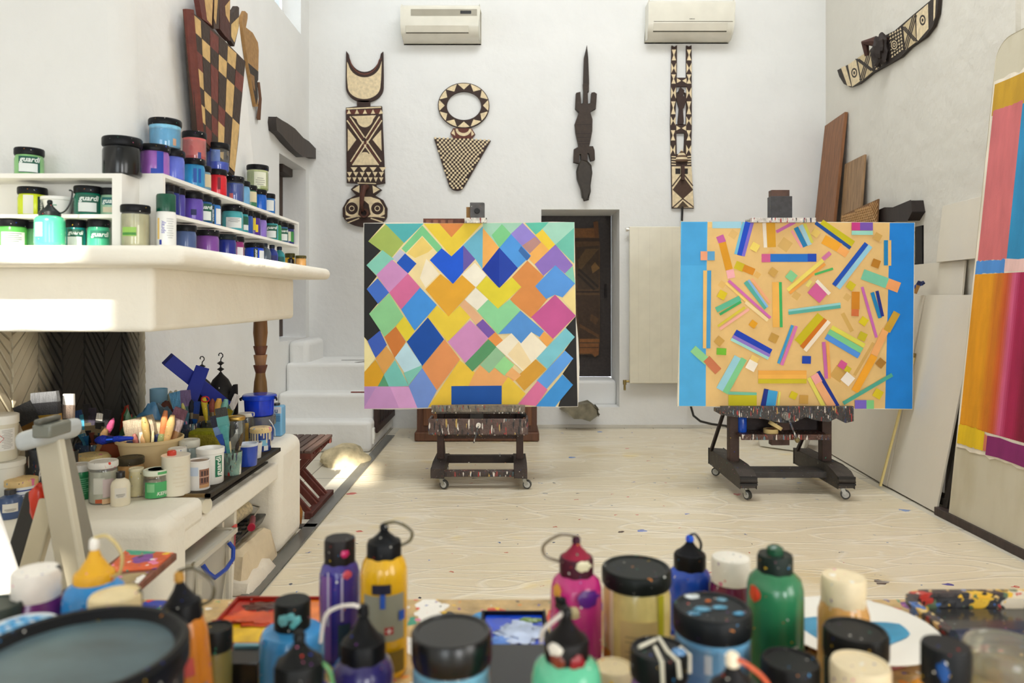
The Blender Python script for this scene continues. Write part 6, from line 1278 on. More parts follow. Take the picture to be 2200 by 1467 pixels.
for (a0, a1, w, hc, bc, l_, kw) in (((450,940),(437,852),.03,(206,180,50),(210,120,40),'yellow handled brush with red string left of the lantern brushes',{'rev':True}),((455,940),(449,868),.04,(120,130,130),(70,90,110),'grey brush caked in paint in the can below the lantern',{}),((458,940),(456,856),.03,(150,90,60),(140,70,60),'rust coloured brush in the can below the lantern',{'kind':'round'}),((462,940),(471,856),.036,(226,176,90),(220,170,110),'amber handled brush in the can below the lantern',{'rev':True}),
    ((466,940),(486,858),.034,(130,190,180),(150,200,200),'pale teal brush with round knob in the can below the lantern',{'rev':True}),((470,940),(510,848),.03,(190,160,90),(214,210,210),'brush with yellow ferrule and white tip leaning right below the lantern',{'fc':(206,190,70)}),((474,940),(497,872),.04,(110,140,120),(90,110,100),'broad sage brush leaning right below the lantern',{})):
    B(l_, *a0, *a1, 3.66, w, hc, bc, **kw)
m = MB(); c_ = P(440,858,3.62); m.tube([c_+Vector((.02*math.cos(i*.7), .006, .014*math.sin(i*.7))) for i in range(12)], .003, (206,30,40)); tag(m.build('red_string', 'matte'), 'loop of red string tied around the yellow brush handle', 'string')
# in the smeared glass
for (a0, a1, w, hc, bc, l_, kw) in (((497,1010),(460,893),.04,(50,80,160),(40,40,60),'broad blue painted brush leaning left out of the smeared glass',{'fc':(130,160,210),'bl':.2}),((499,1010),(474,876),.05,(90,160,160),(60,60,60),'broad teal painted brush handle tallest in the smeared glass',{'fc':(110,180,180),'bl':.14}),((502,1010),(521,930),.014,(120,90,40),(90,70,40),'slim brown brush leaning right out of the smeared glass',{'kind':'round'}),((500,1010),(514,945),.018,(60,50,44),(50,40,36),'short dark brush leaning right out of the smeared glass',{'kind':'round'}),((496,1010),(494,948),.009,(226,206,160),(200,180,140),'thin cream stick in the smeared glass',{'rev':True})):
    B(l_, *a0, *a1, 3.19, w, hc, bc, **kw)

# ------------------------------------------------------------------ under the hearth
t = thing('storage_box', 'translucent plastic storage box with blue handles under the hearth', 'storage box', (-1.42, 3.0, .005))
m = MB(); m.hexa([(-1.6,2.76,.005),(-1.24,2.76,.005),(-1.24,3.12,.005),(-1.6,3.12,.005),(-1.63,2.74,.34),(-1.2,2.74,.34),(-1.2,3.15,.34),(-1.63,3.15,.34)], (232,226,210)); m.build('body', 'clear_box', t, bevel=.015, seg=3)
m = MB(); 
for (x0,x1,y0,y1) in ((-1.64,-1.19,2.73,2.75),(-1.64,-1.19,3.14,3.16),(-1.2,-1.185,2.73,3.16)): m.box(x0,x1,y0,y1,.325,.345,(226,220,204))
for y in (2.8, 3.1): m.box(-1.208,-1.195,y-.015,y+.015,.02,.33,(230,226,212))
m.build('rim', 'clear_box', t)
m = MB(); m.tube([(-1.19,2.81,.31),(-1.17,2.81,.28),(-1.16,2.85,.245),(-1.155,2.95,.24),(-1.16,3.04,.25),(-1.17,3.07,.285),(-1.19,3.07,.31)], .009, (24,64,160)); m.build('handle', 'gloss', t)
for (p, r_, c_, s_, l_) in (((-1.42,2.95,.31),(.11,.1,.06),(40,36,44),3,'dark rag heaped in the storage box'),((-1.36,3.06,.33),(.07,.06,.045),(186,130,150),5,'pinkish rag in the storage box'),((-1.285,2.80,.27),(.035,.03,.03),(226,160,40),8,'orange ball of cloth in the storage box')):
    m = MB(); m.blob(p, r_, c_, .3, 3, 20, 14, s_); tag(m.build('rag', 'cloth'), l_, 'rag')
m = MB(); m.box(-1.3,-1.26,3.18,3.2,.005,.36,(228,222,206)); m.hexa([(-1.62,3.19,.005),(-1.23,3.19,.005),(-1.23,3.22,.005),(-1.62,3.22,.005),(-1.62,3.24,.39),(-1.23,3.24,.39),(-1.23,3.27,.39),(-1.62,3.27,.39)], (230,224,208)); o = m.build('foam_board', 'matte'); tag(o, 'white board standing behind the storage box with a red brush on it', 'board')
m = MB(); m.tube([(-1.225,3.2,.17),(-1.222,3.22,.25),(-1.222,3.225,.3)], .004, (150,30,34)); m.box(-1.227,-1.217,3.2,3.24,.3,.335,(196,26,32)); tag(m.build('red_tool', 'gloss'), 'thin red handled tool against the white board under the hearth', 'tool')
def lump(x0,x1,y0,y1,z0,z1,col,nm,mat,lab_,cat,amp=.012,n=16):
    m = MB(); vs = []; 
    for k_ in (0, 1):
        for j in range(n+1):
            for i in range(n+1):
                x, y = x0+(x1-x0)*i/n, y0+(y1-y0)*j/n; ed = min(i, n-i, j, n-j)
                z = z0 if k_ == 0 else z0+(z1-z0)*(min(1, ed/1.2)*.85+.15)+amp*noise.noise(Vector((x*14, y*14, z1*30)))
                vs.append((x, y, max(z, z0)))
    b = (n+1)**2; fs = []
    for j in range(n):
        for i in range(n):
            q = j*(n+1)+i; fs.append((b+q, b+q+1, b+q+n+2, b+q+n+1)); fs.append((q+n+1, q+n+2, q+1, q))
    rim = [i for i in range(n+1)]+[j*(n+1)+n for j in range(1,n+1)]+[n*(n+1)+i for i in range(n-1,-1,-1)]+[j*(n+1) for j in range(n-1,0,-1)]
    for a, c in zip(rim, rim[1:]+rim[:1]): fs.append((a, c, b+c, b+a))
    m.add(vs, fs, col); return tag(m.build(nm, mat), lab_, cat)
lump(-1.6,-1.2,3.3,3.745,.003,.18,(214,196,164),'folded_cloth','cloth','folded beige canvas drop cloth under the hearth','cloth')
lump(-1.55,-1.16,3.26,3.6,.003,.06,(222,212,194),'folded_cloth','cloth','thin white cloth spread in front of the folded beige drop cloth','cloth',.02)
t = thing('roller_tray', 'black paint roller tray lying on the folded cloth under the hearth', 'paint tray', (-1.38,3.6,.185))
m = MB(); m.hexa([(-1.58,3.28,.187),(-1.27,3.28,.187),(-1.27,3.72,.187),(-1.58,3.72,.187),(-1.59,3.26,.222),(-1.25,3.26,.222),(-1.25,3.74,.235),(-1.59,3.74,.235)], (30,30,32)); m.build('body', 'gloss', t, bevel=.008)
m = MB(); 
m.box(-1.57,-1.265,3.28,3.7,.2225,.2265,(48,48,50))
for i in range(9):
    for j in range(6): m.box(-1.56+i*.033,-1.54+i*.033,3.32+j*.06,3.34+j*.06,.2235+j*.0016,.230+j*.0016,(70,70,72))
m.build('ribs', 'gloss', t); 
t = thing('paint_roller', 'cream paint roller on a wire frame resting on the black tray', 'paint roller', (-1.35,3.6,.23))
m = MB(); m.cyl((-1.36,3.38,.268),(-1.34,3.68,.278),.038,.038,(226,212,176),24); m.build('sleeve', 'sponge', t); m = MB(); m.cyl((-1.34,3.68,.278),(-1.337,3.715,.279),.022,.02,(226,222,214),16); m.build('end_cap', 'gloss', t)
m = MB(); m.tube([(-1.338,3.71,.279),(-1.337,3.745,.279),(-1.29,3.745,.265),(-1.275,3.6,.25),(-1.27,3.57,.25)], .004, (206,200,190)); m.build('frame', 'metal', t)
m = MB(); m.cyl((-1.275,3.6,.252),(-1.235,3.47,.25),.014,.016,(120,50,64),14); m.cyl((-1.236,3.473,.25),(-1.231,3.455,.25),.018,.018,(170,30,60),14); m.build('handle', 'lidspat', t)
m = MB(); m.box(-1.545,-1.53,3.93,3.96,.30,.315,(180,20,30)); m.box(-1.54,-1.537,3.94,3.943,.31,.4,(200,120,130)); tag(m.build('red_tag', 'gloss'), 'small red tag hanging under the hearth slab', 'tag')

# folding stool
t = thing('folding_stool', 'reddish brown slatted folding stool beyond the end of the hearth', 'stool', (-1.36,4.66,0)); SB = (100,46,36)
for i in range(8):
    x = -1.58+i*.048; MB().box(x, x+.04, 4.4, 4.94, .40, .418, (78,58,50)).build('slat', 'woody', t, bevel=.003)
for y in (4.43, 4.91): MB().box(-1.58, -1.205, y-.02, y+.02, .365, .4, SB).build('apron', 'wood', t, bevel=.003)
for i, y in enumerate((4.45, 4.55, 4.65, 4.75, 4.85)):
    s_ = 1 if i % 2 else -1
    m = MB(); m.beam((-1.39+s_*.16, y, .385), (-1.39-s_*.16, y, .03), .036, .022, SB, up=(0,1,0)); m.build('leg', 'wood', t, bevel=.002)
    m = MB(); m.beam((-1.39-s_*.16, y+.05, .385), (-1.39+s_*.16, y+.05, .03), .036, .022, SB, up=(0,1,0)); m.build('leg', 'wood', t, bevel=.002)
for x in (-1.56, -1.22): MB().box(x-.025, x+.025, 4.4, 4.94, .0, .04, (84,38,30)).build('foot_rail', 'woody', t, bevel=.004)
m = MB(); m.cyl((-1.39,4.42,.2),(-1.39,4.93,.2),.008,.008,(60,30,24),10); m.build('pivot_rod', 'metal', t)
m = MB(); m.blob((-1.275,4.29,.05), (.05,.05,.09), (150,96,34), .1, 2, 18, 12, 2, flat=-.05); tag(m.build('gourd', 'stone'), 'small brown gourd on the floor beside the hearth end', 'gourd')

# ------------------------------------------------------------------ step ladder
t = thing('step_ladder', 'silver and beige folding step ladder with red hinge at the left of the table', 'ladder', (-1.33,1.95,0))
AL = (196,188,166); 
def rail(p0, p1, w, d, c, nm, mat='metal'):
    m = MB(); m.beam(p0, p1, w, d, c, up=(0,-1,0)); m.build(nm, mat, t, bevel=.006)
top = P(108,912,1.95)
rail((PX(160,1.9)+.29, 1.62, 0.0), P(100,940,1.95)+Vector((.008,0,0)), .066, .03, AL, 'front_rail', 'gloss')
rail((PX(160,1.9)+.345, 1.66, 0.0), P(118,930,1.98)+Vector((.01,0,0)), .03, .05, (122,116,100), 'front_rail_flange', 'gloss')
rail((PX(60,1.8)-.13, 1.7, 0.0), P(108,1072,1.93), .05, .026, (206,196,168), 'front_rail', 'gloss')
rail((PX(70,2.2)-.16, 2.1, 0.0), P(78,1060,2.05), .05, .03, (44,42,38), 'rear_rail', 'gloss')
rail((PX(150,2.2)+.06, 2.3, 0.0), P(110,990,2.05), .05, .03, (60,56,48), 'rear_rail', 'gloss')
m = MB(); a, b = P(62,965,1.92), P(128,905,1.92); m.hexa([(a.x,1.86,a.z+.0),(b.x-.015,1.86,a.z+.02),(b.x+.01,2.02,a.z+.02),(a.x+.01,2.02,a.z),(a.x-.01,1.86,a.z+.05),(b.x-.02,1.86,b.z-.01),(b.x+.01,2.02,b.z),(a.x+.01,2.02,a.z+.06)], (176,180,180)); m.build('top_cap', 'gloss', t, bevel=.02, seg=4)
m = MB(); a = P(78,935,1.86); m.box(a.x-.0,a.x+.05,1.84,1.93,a.z-.005,a.z+.03,(112,114,104)); m.box(a.x+.01,a.x+.03,1.83,1.92,a.z+.03,a.z+.045,(80,80,72)); m.build('cap_bracket', 'gloss', t, bevel=.006)
m = MB(); m.blob(P(82,1078,1.95), (.022,.02,.05), (214,60,36), .15, 2, 16, 12, 3); m.build('hinge', 'gloss', t)
for z in (.25, .5): MB().box(-1.42, -1.12, 1.72, 1.86, z, z+.03, (150,146,130)).build('step', 'metal', t, bevel=.004)
m = MB(); m.slab((-1.6,1.6,.005),(-.82,1.57,.005),(-1.145,1.585,.95),(-1.62,1.61,.97),.006,(246,244,238)); o = m.build('white_sheet', 'matte'); o.location.x -= .0; tag(o, 'white sheet of card leaning at the far left edge in sunlight', 'card')

# ------------------------------------------------------------------ worktable in front of the camera
ZW = .75
t = thing('work_table', 'paint stained worktable crowded with bottles in the foreground', 'table', (.1,1.0,0))
MB().box(-1.05, 1.35, .45, 1.44, .715, ZW, (196,164,110)).build('table_top', 'mess', t, bevel=.004)
for x in (-.98, 1.28):
    for y in (.52, 1.37): MB().box(x-.03, x+.03, y-.03, y+.03, .006, .715, (120,90,60)).build('leg', 'wood', t)
for y in (.52, 1.37): MB().box(-.95, 1.25, y-.012, y+.012, .63, .715, (120,90,60)).build('apron', 'wood', t)
Z0 = ZW+.0003
def sq(label, px, Y, r, hb, col, capc, capr, caph, tip, **kw): return squeeze(label, PX(px, Y), Y, Z0, r, hb, col, capc, capr, caph, tip, **kw)
def fg(label, px, Y, r, h, col, **kw): return jar(label, PX(px, Y), Y, Z0, r, h, col, **kw)
BKC = (15,16,18)
sq('yellow squeeze bottle with black nozzle and grey label, left of centre on the table', 825, 1.16, .0375, .188, (232,178,24), (13,14,16), .028, .022, .237, strap=loopR(.044), strapc=(96,88,62),
   labs=[(0,.07,.34,.72,(150,150,132),None,None,0,0),(.2,.014,.40,.46,(176,40,44),None,None,0,0),(.2,.009,.425,.435,(232,220,214),None,None,0,0),(.2,.003,.41,.45,(232,220,214),None,None,0,0),(-.05,.008,.62,.74,(40,90,190),None,None,0,0),(.75,.012,.5,.58,(40,90,190),None,None,0,0),(-.1,.03,.74,.82,(20,22,50),None,None,0,0),(.4,.035,.08,.26,(120,96,20),None,None,0,0)])
sq('tall violet bottle with dark stained cap beside the yellow squeeze bottle', 730, 1.21, .0335, .160, (66,54,150), (34,30,30), .026, .038, .194, noz=False, labs=[(-.7,.02,.05,.9,(140,96,170),None,None,0,0),(.1,.004,.45,.9,(190,180,214),None,None,0,0),(-.55,.003,.4,.95,(214,206,226),None,None,0,0),(.2,.02,.05,.42,(10,50,70),None,None,0,0)], extra=blobs((.35,.146,.008,.007,(224,90,110)),(.3,.178,.007,.006,(206,40,110))))
sq('dark violet squeeze bottle with pointed black nozzle in front of the yellow bottle', 780, .95, .040, .128, (50,44,104), BKC, .030, .022, .196, strap=lambda tip, zc, cr: [(0,0,tip-.006),(-.012,-.004,tip+.001),(-.035,0,tip-.004),(-.05,0,tip-.016),(-.056,0,tip-.05)], strapc=(214,206,196), labs=[(0,.05,.3,.6,(80,74,140),None,None,0,0)])
fg('squat light blue bottle with turquoise spotted cap behind the blue nozzle bottle', 632, 1.12, .046, .144, (60,150,214), lid=(40,48,46), lh=.002, name='paint_jar', lidmat='jarpaint') if False else None
sq('light blue bottle with turquoise spotted dark cap at left of the table', 628, 1.1, .048, .1, (64,152,216), (20,24,24), .027, .04, .14, noz=False, extra=blobs((-.5,.12,.008,.008,(120,200,206)),(-.1,.125,.007,.006,(110,190,196)),(.25,.118,.006,.007,(110,196,200)),(.05,.112,.005,.005,(100,190,190))), ringed=False)
sq('blue violet bottle with rounded black nozzle cap in front of the light blue bottle', 643, .84, .037, .150, (64,70,180), (17,18,18), .0285, .028, .212, strap=lambda tip, zc, cr: [(.018,.0,zc),(.034,0,zc-.01),(.040,0,zc-.04),(.041,0,zc-.09)], strapc=(84,140,84), labs=[(-.5,.03,.1,.85,(70,150,214),None,None,0,0)])
fg('big light blue jar with wide plain black lid in the centre of the table', 970, .9, .0505, .186, (70,150,190), lid=(11,11,12), lh=.036, lidmat='gloss', fill=.78, wall=[(-1.5,1.5,.6,.97,(120,180,206)),(.3,.6,.3,.9,(150,150,140))])
sq('mint green squeeze bottle with dark maroon nozzle in front of the magenta bottle', 1217, .85, .0415, .178, (96,190,150), (18,15,15), .0265, .022, .236, labs=[(-.05,.006,.5,.8,(130,110,50),None,None,0,0)], strap=lambda tip, zc, cr: [(0,0,tip-.004),(-.016,-.006,tip-.014),(-.028,-.008,zc+.012),(-.03,-.004,zc-.004)], strapc=(200,190,180), extra=blobs((-.5,.196,.009,.007,(232,226,214)),(-.4,.183,.009,.007,(120,50,30)),(.5,.182,.009,.008,(140,24,34))))
sq('magenta squeeze bottle with maroon nozzle cap and looped strap', 1238, 1.12, .040, .173, (196,44,124), (70,24,38), .0265, .026, .23, strap=loopL(.05), strapc=(120,106,84), nozc=(140,34,58), tipc=(60,20,40), extra=blobs((-.6,.138,.011,.011,(30,32,32)),(-.15,.128,.012,.009,(216,196,150)),(.45,.148,.018,.012,(92,30,130)),(.4,.192,.012,.008,(224,216,180)),(-.8,.155,.008,.01,(226,160,70)),(-.5,.1,.01,.03,(130,90,110))))
fg('cream yellow jar with black lid and runs of yellow green paint', 1367, 1.15, .055, .172, (246,222,140), lid=(22,26,23), lh=.025, labs=[(.1,.06,.2,.72,(216,186,120),None,None,0,0),(.75,.012,.18,.98,(196,186,30),None,None,0,0),(-.75,.008,.3,1.0,(240,224,180),None,None,0,0),(-.95,.02,.1,.36,(216,150,40),None,None,0,0)], ln=(.1,.05,.04,.085,6,(180,150,100)))
sq('royal blue squeeze bottle with black nozzle at the back, right of centre', 1482, 1.3, .0375, .115, (28,82,206), (14,14,16), .0285, .026, .172, strap=loopR(.02), strapc=(40,38,34), tipc=(30,90,220), nozc=(14,15,20))
sq('maroon bottle with tall white cap at the back of the table', 1570, 1.25, .035, .113, (112,26,64), (236,230,216), .0325, .038, .151, noz=False, cmat='wax', ringed=False, labs=[(0,.05,.1,.6,(110,30,80),None,None,0,0)])
fg('sky blue jar with wide paint flecked black lid right of centre', 1530, .98, .0525, .181, (90,160,206), lid=(18,22,25), lh=.03, fill=.8, wall=[(-1.5,1.5,.7,.98,(110,170,210)),(-.9,-.7,.74,.9,(226,232,236)),(-.2,0,.74,.9,(230,234,238)),(.5,.65,.74,.9,(214,224,232))], labs=[(-.1,.07,.1,.6,(196,170,140),None,None,0,0)])
m = [o for o in COL.objects if o.get('label', '').startswith('sky blue jar with wide')][0]
mm = MB(m['_w']); 
for (dx, dy, rx, c_) in ((-.02,.035,.012,(200,206,206)),(.0,.02,.004,(214,110,40)),(-.015,-.005,.012,(70,140,170)),(.01,0,.01,(80,150,180)),(.03,-.02,.008,(70,150,190)),(-.03,-.02,.009,(60,120,150)),(.02,.025,.008,(90,140,160))): mm.blob((dx,dy,.18), (rx,rx*.6,.0016), c_, .3, 2, 12, 8, int(dx*999))
mm.build('paint_fleck', 'gloss', m)
sq('green bottle with knobbed black cap and white label strip', 1665, 1.08, .041, .193, (46,122,80), (20,34,28), .026, .024, .24, noz=False, labs=[(.62,.016,.12,.5,(206,212,200),None,None,0,0)], extra=lambda t, m, a, r: (m.lathe([(.012,.216),(.012,.226),(.006,.23),(0,.23)], (30,80,54), 14), m.build('cap_knob', 'gloss', t), blobs((-.75,.165,.009,.011,(214,70,40)))(t, MB(t['_w']), a, r)))
sq('orange cream bottle with cream ridged cap in front of the white plate', 1812, 1.1, .037, .140, (228,172,98), (236,218,180), .0325, .036, .176, noz=False, cmat='wax', labs=[(0,.06,.0,.55,(60,44,34),None,None,0,0)])
fg('black lidded dark jar with a pink dab in front of the orange cream bottle', 1838, .98, .0415, .15, (28,28,27), lid=(20,20,19), lh=.034)
fg('cream jar with white and blue stained lid at the lower right', 1848, .88, .0345, .155, (226,196,140), lid=(232,214,176), lh=.05, lidmat='wax', mat='wax')
sq('orange bottle with thick black cap near the clear jar at lower right', 2032, .85, .040, .146, (222,146,24), (20,22,24), .0265, .046, .192, noz=False, labs=[], extra=blobs((-.1,.17,.006,.012,(20,80,150))), ringed=False)
fg('clear smeared jar at the right edge of the table', 2168, .9, .05, .166, (206,196,150), lid=(196,190,160), lh=.03, lidmat='clear_dirty', fill=.55, clear='clear_dirty', wall=[(-1.2,1.2,.55,.85,(206,180,110)),(-.5,.9,.1,.4,(226,222,206)),(-.8,.2,.5,.6,(206,206,50))])
fg('jar with white paint dripped over its black lid, in front of the cream yellow jar', 1416, .9, .036, .163, (150,110,170), lid=(16,17,18), lh=.032, labs=[(0,.06,.0,.8,(214,206,190),None,None,0,0)])
m = [o for o in COL.objects if o.get('label', '').startswith('jar with white paint dripped')][0]; mm = MB(m['_w'])
for pts in ([(-.025,.0,.164),(-.01,.012,.164),(.0,.02,.164)],[(.005,.025,.164),(.008,-.01,.164),(.016,-.033,.163),(.017,-.037,.145)],[(-.005,.0,.164),(-.004,-.036,.163),(-.003,-.037,.135)],[(.026,0,.164),(.035,-.012,.16),(.034,-.015,.14)]): mm.tube(pts, .0026, (226,220,200), 7)
mm.blob((.022,-.012,.164), (.008,.01,.002), (90,140,190), .2); mm.build('paint_drip', 'gloss', m)
sq('dark bottle with white nozzle tip and orange strap, low right of centre', 1600, .8, .038, .16, (54,44,60), (22,21,24), .03, .02, .222, nozc=(24,22,24), tipc=(236,222,196), strap=lambda tip, zc, cr: [(0,-.002,tip-.004),(.012,-.01,tip-.008),(.028,-.012,tip-.024),(.04,-.012,tip-.05),(.043,-.012,tip-.075)], strapc=(214,96,60), lean=(.12,-.1), extra=blobs((.0,.175,.01,.008,(226,130,40)),(.35,.19,.008,.008,(226,150,80)),(-.3,.165,.01,.008,(110,60,90))))
fg('short black lidded jar between the green bottle and the orange strap bottle', 1698, .91, .0355, .144, (18,18,18), lid=(17,16,15), lh=.045)
fg('low jar with cream lid spotted dark red, between mint bottle and dripped lid jar', 1318, 1.0, .027, .09, (60,130,180), lid=(226,206,160), lh=.016, lidmat='wax')
sq('brown orange squeeze bottle with tilted black nozzle and looped strap, left on the table', 418, 1.0, .030, .160, (206,124,36), (18,18,20), .026, .02, .222, strap=loopR(.045), strapc=(90,82,60), lean=(0,-.1), nozc=(20,20,24), tipc=(190,140,60), labs=[(-.2,.03,.55,.7,(190,70,60),None,None,0,0),(0,.05,.0,.45,(120,104,90),None,None,0,0)])
fg('small black lidded jar beside the brown orange squeeze bottle', 464, 1.08, .024, .108, (120,110,60), lid=(22,24,22), lh=.03)
sq('purple bottle with tall white cap, back left of the table', 78, 1.06, .037, .165, (104,32,104), (228,222,212), .032, .036, .201, noz=False, cmat='wax', ringed=False, labs=[(0,.1,.0,.55,(180,176,164),None,None,0,0)])
sq('bright blue bottle with yellow cone nozzle and white tip, left on the table', 203, 1.07, .043, .182, (34,140,214), (226,168,24), .028, .012, .244, strap=loopR(.04), strapc=(200,180,120), tipc=(236,232,222), nozc=(222,166,26), cmat='wax', ringed=False)
fg('cream lidded jar with blue printing beside the bright blue bottle', 248, .94, .032, .214, (222,216,200), lid=(224,204,156), lh=.024, lidmat='wax', mat='wax', labs=[(-.3,.012,.62,.78,(60,90,180),None,None,0,0),(.1,.016,.62,.74,(60,90,180),None,None,0,0),(.5,.01,.62,.8,(60,90,180),None,None,0,0)])
t = fg('food jar with blue and white gingham lid at the left edge of the table', 48, .9, .042, .19, (196,60,30), lid=(226,232,236), lh=.016, lidmat='plain', name='food_jar')
mm = MB(t['_w']); 
for i in range(-4, 5):
    for j in range(-4, 5):
        if math.hypot(i*.009, j*.009) < .034 and (i+j) % 2: mm.box(i*.009-.0045, i*.009+.0045, j*.009-.0045, j*.009+.0045, .188, .1895, (60,150,206))
        elif math.hypot(i*.009, j*.009) < .034 and i % 2: mm.box(i*.009-.0045, i*.009+.0045, j*.009-.0045, j*.009+.0045, .188, .1893, (150,196,224))
for i in range(22): a = 2*PI*i/22; mm.patch(.0425, a, a+.14, .175, .188, (60,150,206), 2)
mm.build('gingham_print', 'plain', t)
fg('olive jar with dark lid cut off by the left edge of the picture', -12, 1.02, .036, .168, (140,140,80), lid=(60,70,64), lh=.034)
# big round tin with a recessed dark lid
x, y = PX(185,.75), .76; x = -.455; t = thing('paint_tin', 'large round black tin with dark recessed lid at the lower left', 'tin', (x,y,Z0)); o = (x,y,Z0)
MB(o).lathe([(.1,0),(.103,.004),(.104,.2),(.106,.205)], (18,19,23), 48).build('body', 'drip', t)
m = MB(o); m.lathe([(.106,.2),(.110,.206),(.110,.226),(.106,.231),(.1,.23),(.093,.219),(.0925,.2185)], (13,14,17), 56); m.build('lid', 'lidspat', t)
m = MB(o); m.lathe([(.0935,.2195),(0,.2195)], (70,90,96), 56); m.build('lid_skin', 'smear', t)
# trays
def tray(label, x0, x1, y0, y1, h, col, inner, wall=.006):
    t = thing('paint_tray', label, 'paint tray', ((x0+x1)/2, (y0+y1)/2, Z0)); z = Z0
    m = MB(); m.box(x0,x1,y0,y1,z,z+.006,col)
    for (a,b,c,d) in ((x0,x1,y0,y0+wall),(x0,x1,y1-wall,y1),(x0,x0+wall,y0,y1),(x1-wall,x1,y0,y1)): m.box(a,b,c,d,z,z+h,col)
    m.build('body', 'mess' if inner is None else 'lidspat', t, bevel=.002)
    if inner: inner(t, z)
    return t
def inner_red(t, z):
    m = MB(); x0, x1, y0, y1 = -.53, -.335, 1.215, 1.41
    m.box(x0+.007,x1-.007,y0+.006,y1-.006,z+.006,z+.01,(226,180,20)); m.build('yellow_paint', 'jarpaint', t)
    m = MB(); m.box(x0+.007,x1-.05,y1-.085,y1-.007,z+.0102,z+.0125,(166,18,10)); m.blob((x0+.07,y1-.085,z+.012),(.065,.03,.003),(206,70,16),.35,3,24,10,3); m.blob((x0+.06,y1-.035,z+.0125),(.035,.02,.002),(70,20,12),.4,3,24,10,5); m.build('red_paint', 'jarpaint', t)
    m = MB(); m.box(x1-.049,x1-.008,y1-.12,y1-.007,z+.0102,z+.0125,(226,120,40)); m.build('orange_paint', 'jarpaint', t)
tray('red and yellow paint tray at the back left of the table', -.53, -.335, 1.215, 1.41, .018, (150,40,24), inner_red)
t = thing('paint_tray', 'small black square tray of dark paint in front of the red and yellow tray', 'paint tray', (-.375,1.135,Z0)); m = MB(); X0 = PX(492,1.13); m.box(X0,X0+.055,1.1,1.155,Z0,Z0+.042,(24,22,20)); m.build('body', 'gloss', t, bevel=.002); m = MB(); m.box(X0-.001,X0+.056,1.15,1.1575,Z0+.034,Z0+.046,(120,170,180)); m.build('rim', 'gloss', t)
def inner_blue(t, z):
    m = MB(); m.box(-.042,.062,1.21,1.345,z+.006,z+.009,(20,70,200)); m.build('blue_paint', 'jarpaint', t); m = MB(); m.blob((.018,1.27,z+.009),(.038,.045,.006),(190,206,236),.4,3,24,12,2); m.blob((-.01,1.24,z+.009),(.02,.02,.004),(90,140,224),.3); m.blob((.04,1.32,z+.009),(.02,.01,.004),(110,140,60),.3); m.build('white_paint', 'jarpaint', t)
tray('black tray with blue and white paint in the middle of the table', -.05, .07, 1.2, 1.35, .016, (18,20,34), inner_blue)
t = thing('paint_tray', 'black flat tray edge in front of the blue and white paint tray', 'paint tray', (.03,1.13,Z0)); MB().box(-.03,.06,1.06,1.19,Z0,Z0+.03,(20,20,22)).build('body', 'gloss', t, bevel=.003)
# plate
x, y = .602, 1.245; t = thing('plate', 'white plate with a pool of blue paint on the right of the table', 'plate', (x,y,Z0)); o = (x,y,Z0+.016)
MB((x,y,Z0)).lathe([(.085,0),(.09,.004),(.088,.016),(0,.016)], (120,36,30), 40).build('stand', 'gloss', t)
MB(o).lathe([(.07,0),(.08,.002),(.128,.013),(.131,.016),(.127,.017),(.08,.007),(0,.006)], (240,236,226), 56).build('dish', 'gloss', t)
m = MB(o); n = 36; vs = [(0,-.005,.0085)]+[((.062+.016*math.sin(3*a)+.012*math.cos(2*a))*math.cos(a)*1.35-.012, -.008+(.064+.014*math.sin(3*a+1))*math.sin(a), .0085+.001*math.sin(a*3)) for a in [2*PI*i/n for i in range(n)]]
m.add(vs, [(0, i+1, (i+1)%n+1) for i in range(n)], (40,136,176)); m.build('blue_paint', 'jarpaint', t)
# messy tray at right
x0, x1, y0, y1 = .745, 1.05, 1.17, 1.385; t = thing('roasting_tray', 'dark rounded tray caked with many colours at the right edge of the table', 'paint tray', ((x0+x1)/2,(y0+y1)/2,Z0))
def rr(x0,x1,y0,y1,r): return [(cx+r*math.cos(a), cy+r*math.sin(a)) for cx, cy, a0 in ((x1-r,y0+r,-90),(x1-r,y1-r,0),(x0+r,y1-r,90),(x0+r,y0+r,180)) for a in [math.radians(a0+90*i/7) for i in range(8)]]
m = MB(); m.prism([rr(x0,x1,y0,y1,.06)], lambda u, v, w: (u, v, w), Z0, Z0+.008, (30,28,26)); m.prism([rr(x0,x1,y0,y1,.06), rr(x0+.016,x1-.016,y0+.016,y1-.016,.05)], lambda u, v, w: (u, v, w), Z0+.008, Z0+.03, (40,40,44)); m.build('body', 'caked', t, bevel=.004)
m = MB(); m.prism([rr(x0+.02,x1-.02,y0+.02,y1-.02,.045)], lambda u, v, w: (u, v, w), Z0+.0085, Z0+.012, (22,20,16)); m.build('dried_paint', 'bottle', t)
m = MB(); m.prism([rr(x0-.006,x1+.006,y0-.006,y1+.006,.064), rr(x0+.012,x1-.012,y0+.012,y1-.012,.052)], lambda u, v, w: (u, v, w), Z0+.029, Z0+.038, (60,50,48)); m.build('rim', 'caked', t, bevel=.003)
m = MB(); m.tube([(.72,1.165,.8015),(.78,1.17,.8025),(.85,1.16,.8015)], .013, (46,50,70)); q = m.build('paint_tube', 'lidspat'); tag(q, 'squashed dark paint tube lying in front of the caked tray', 'paint tube')
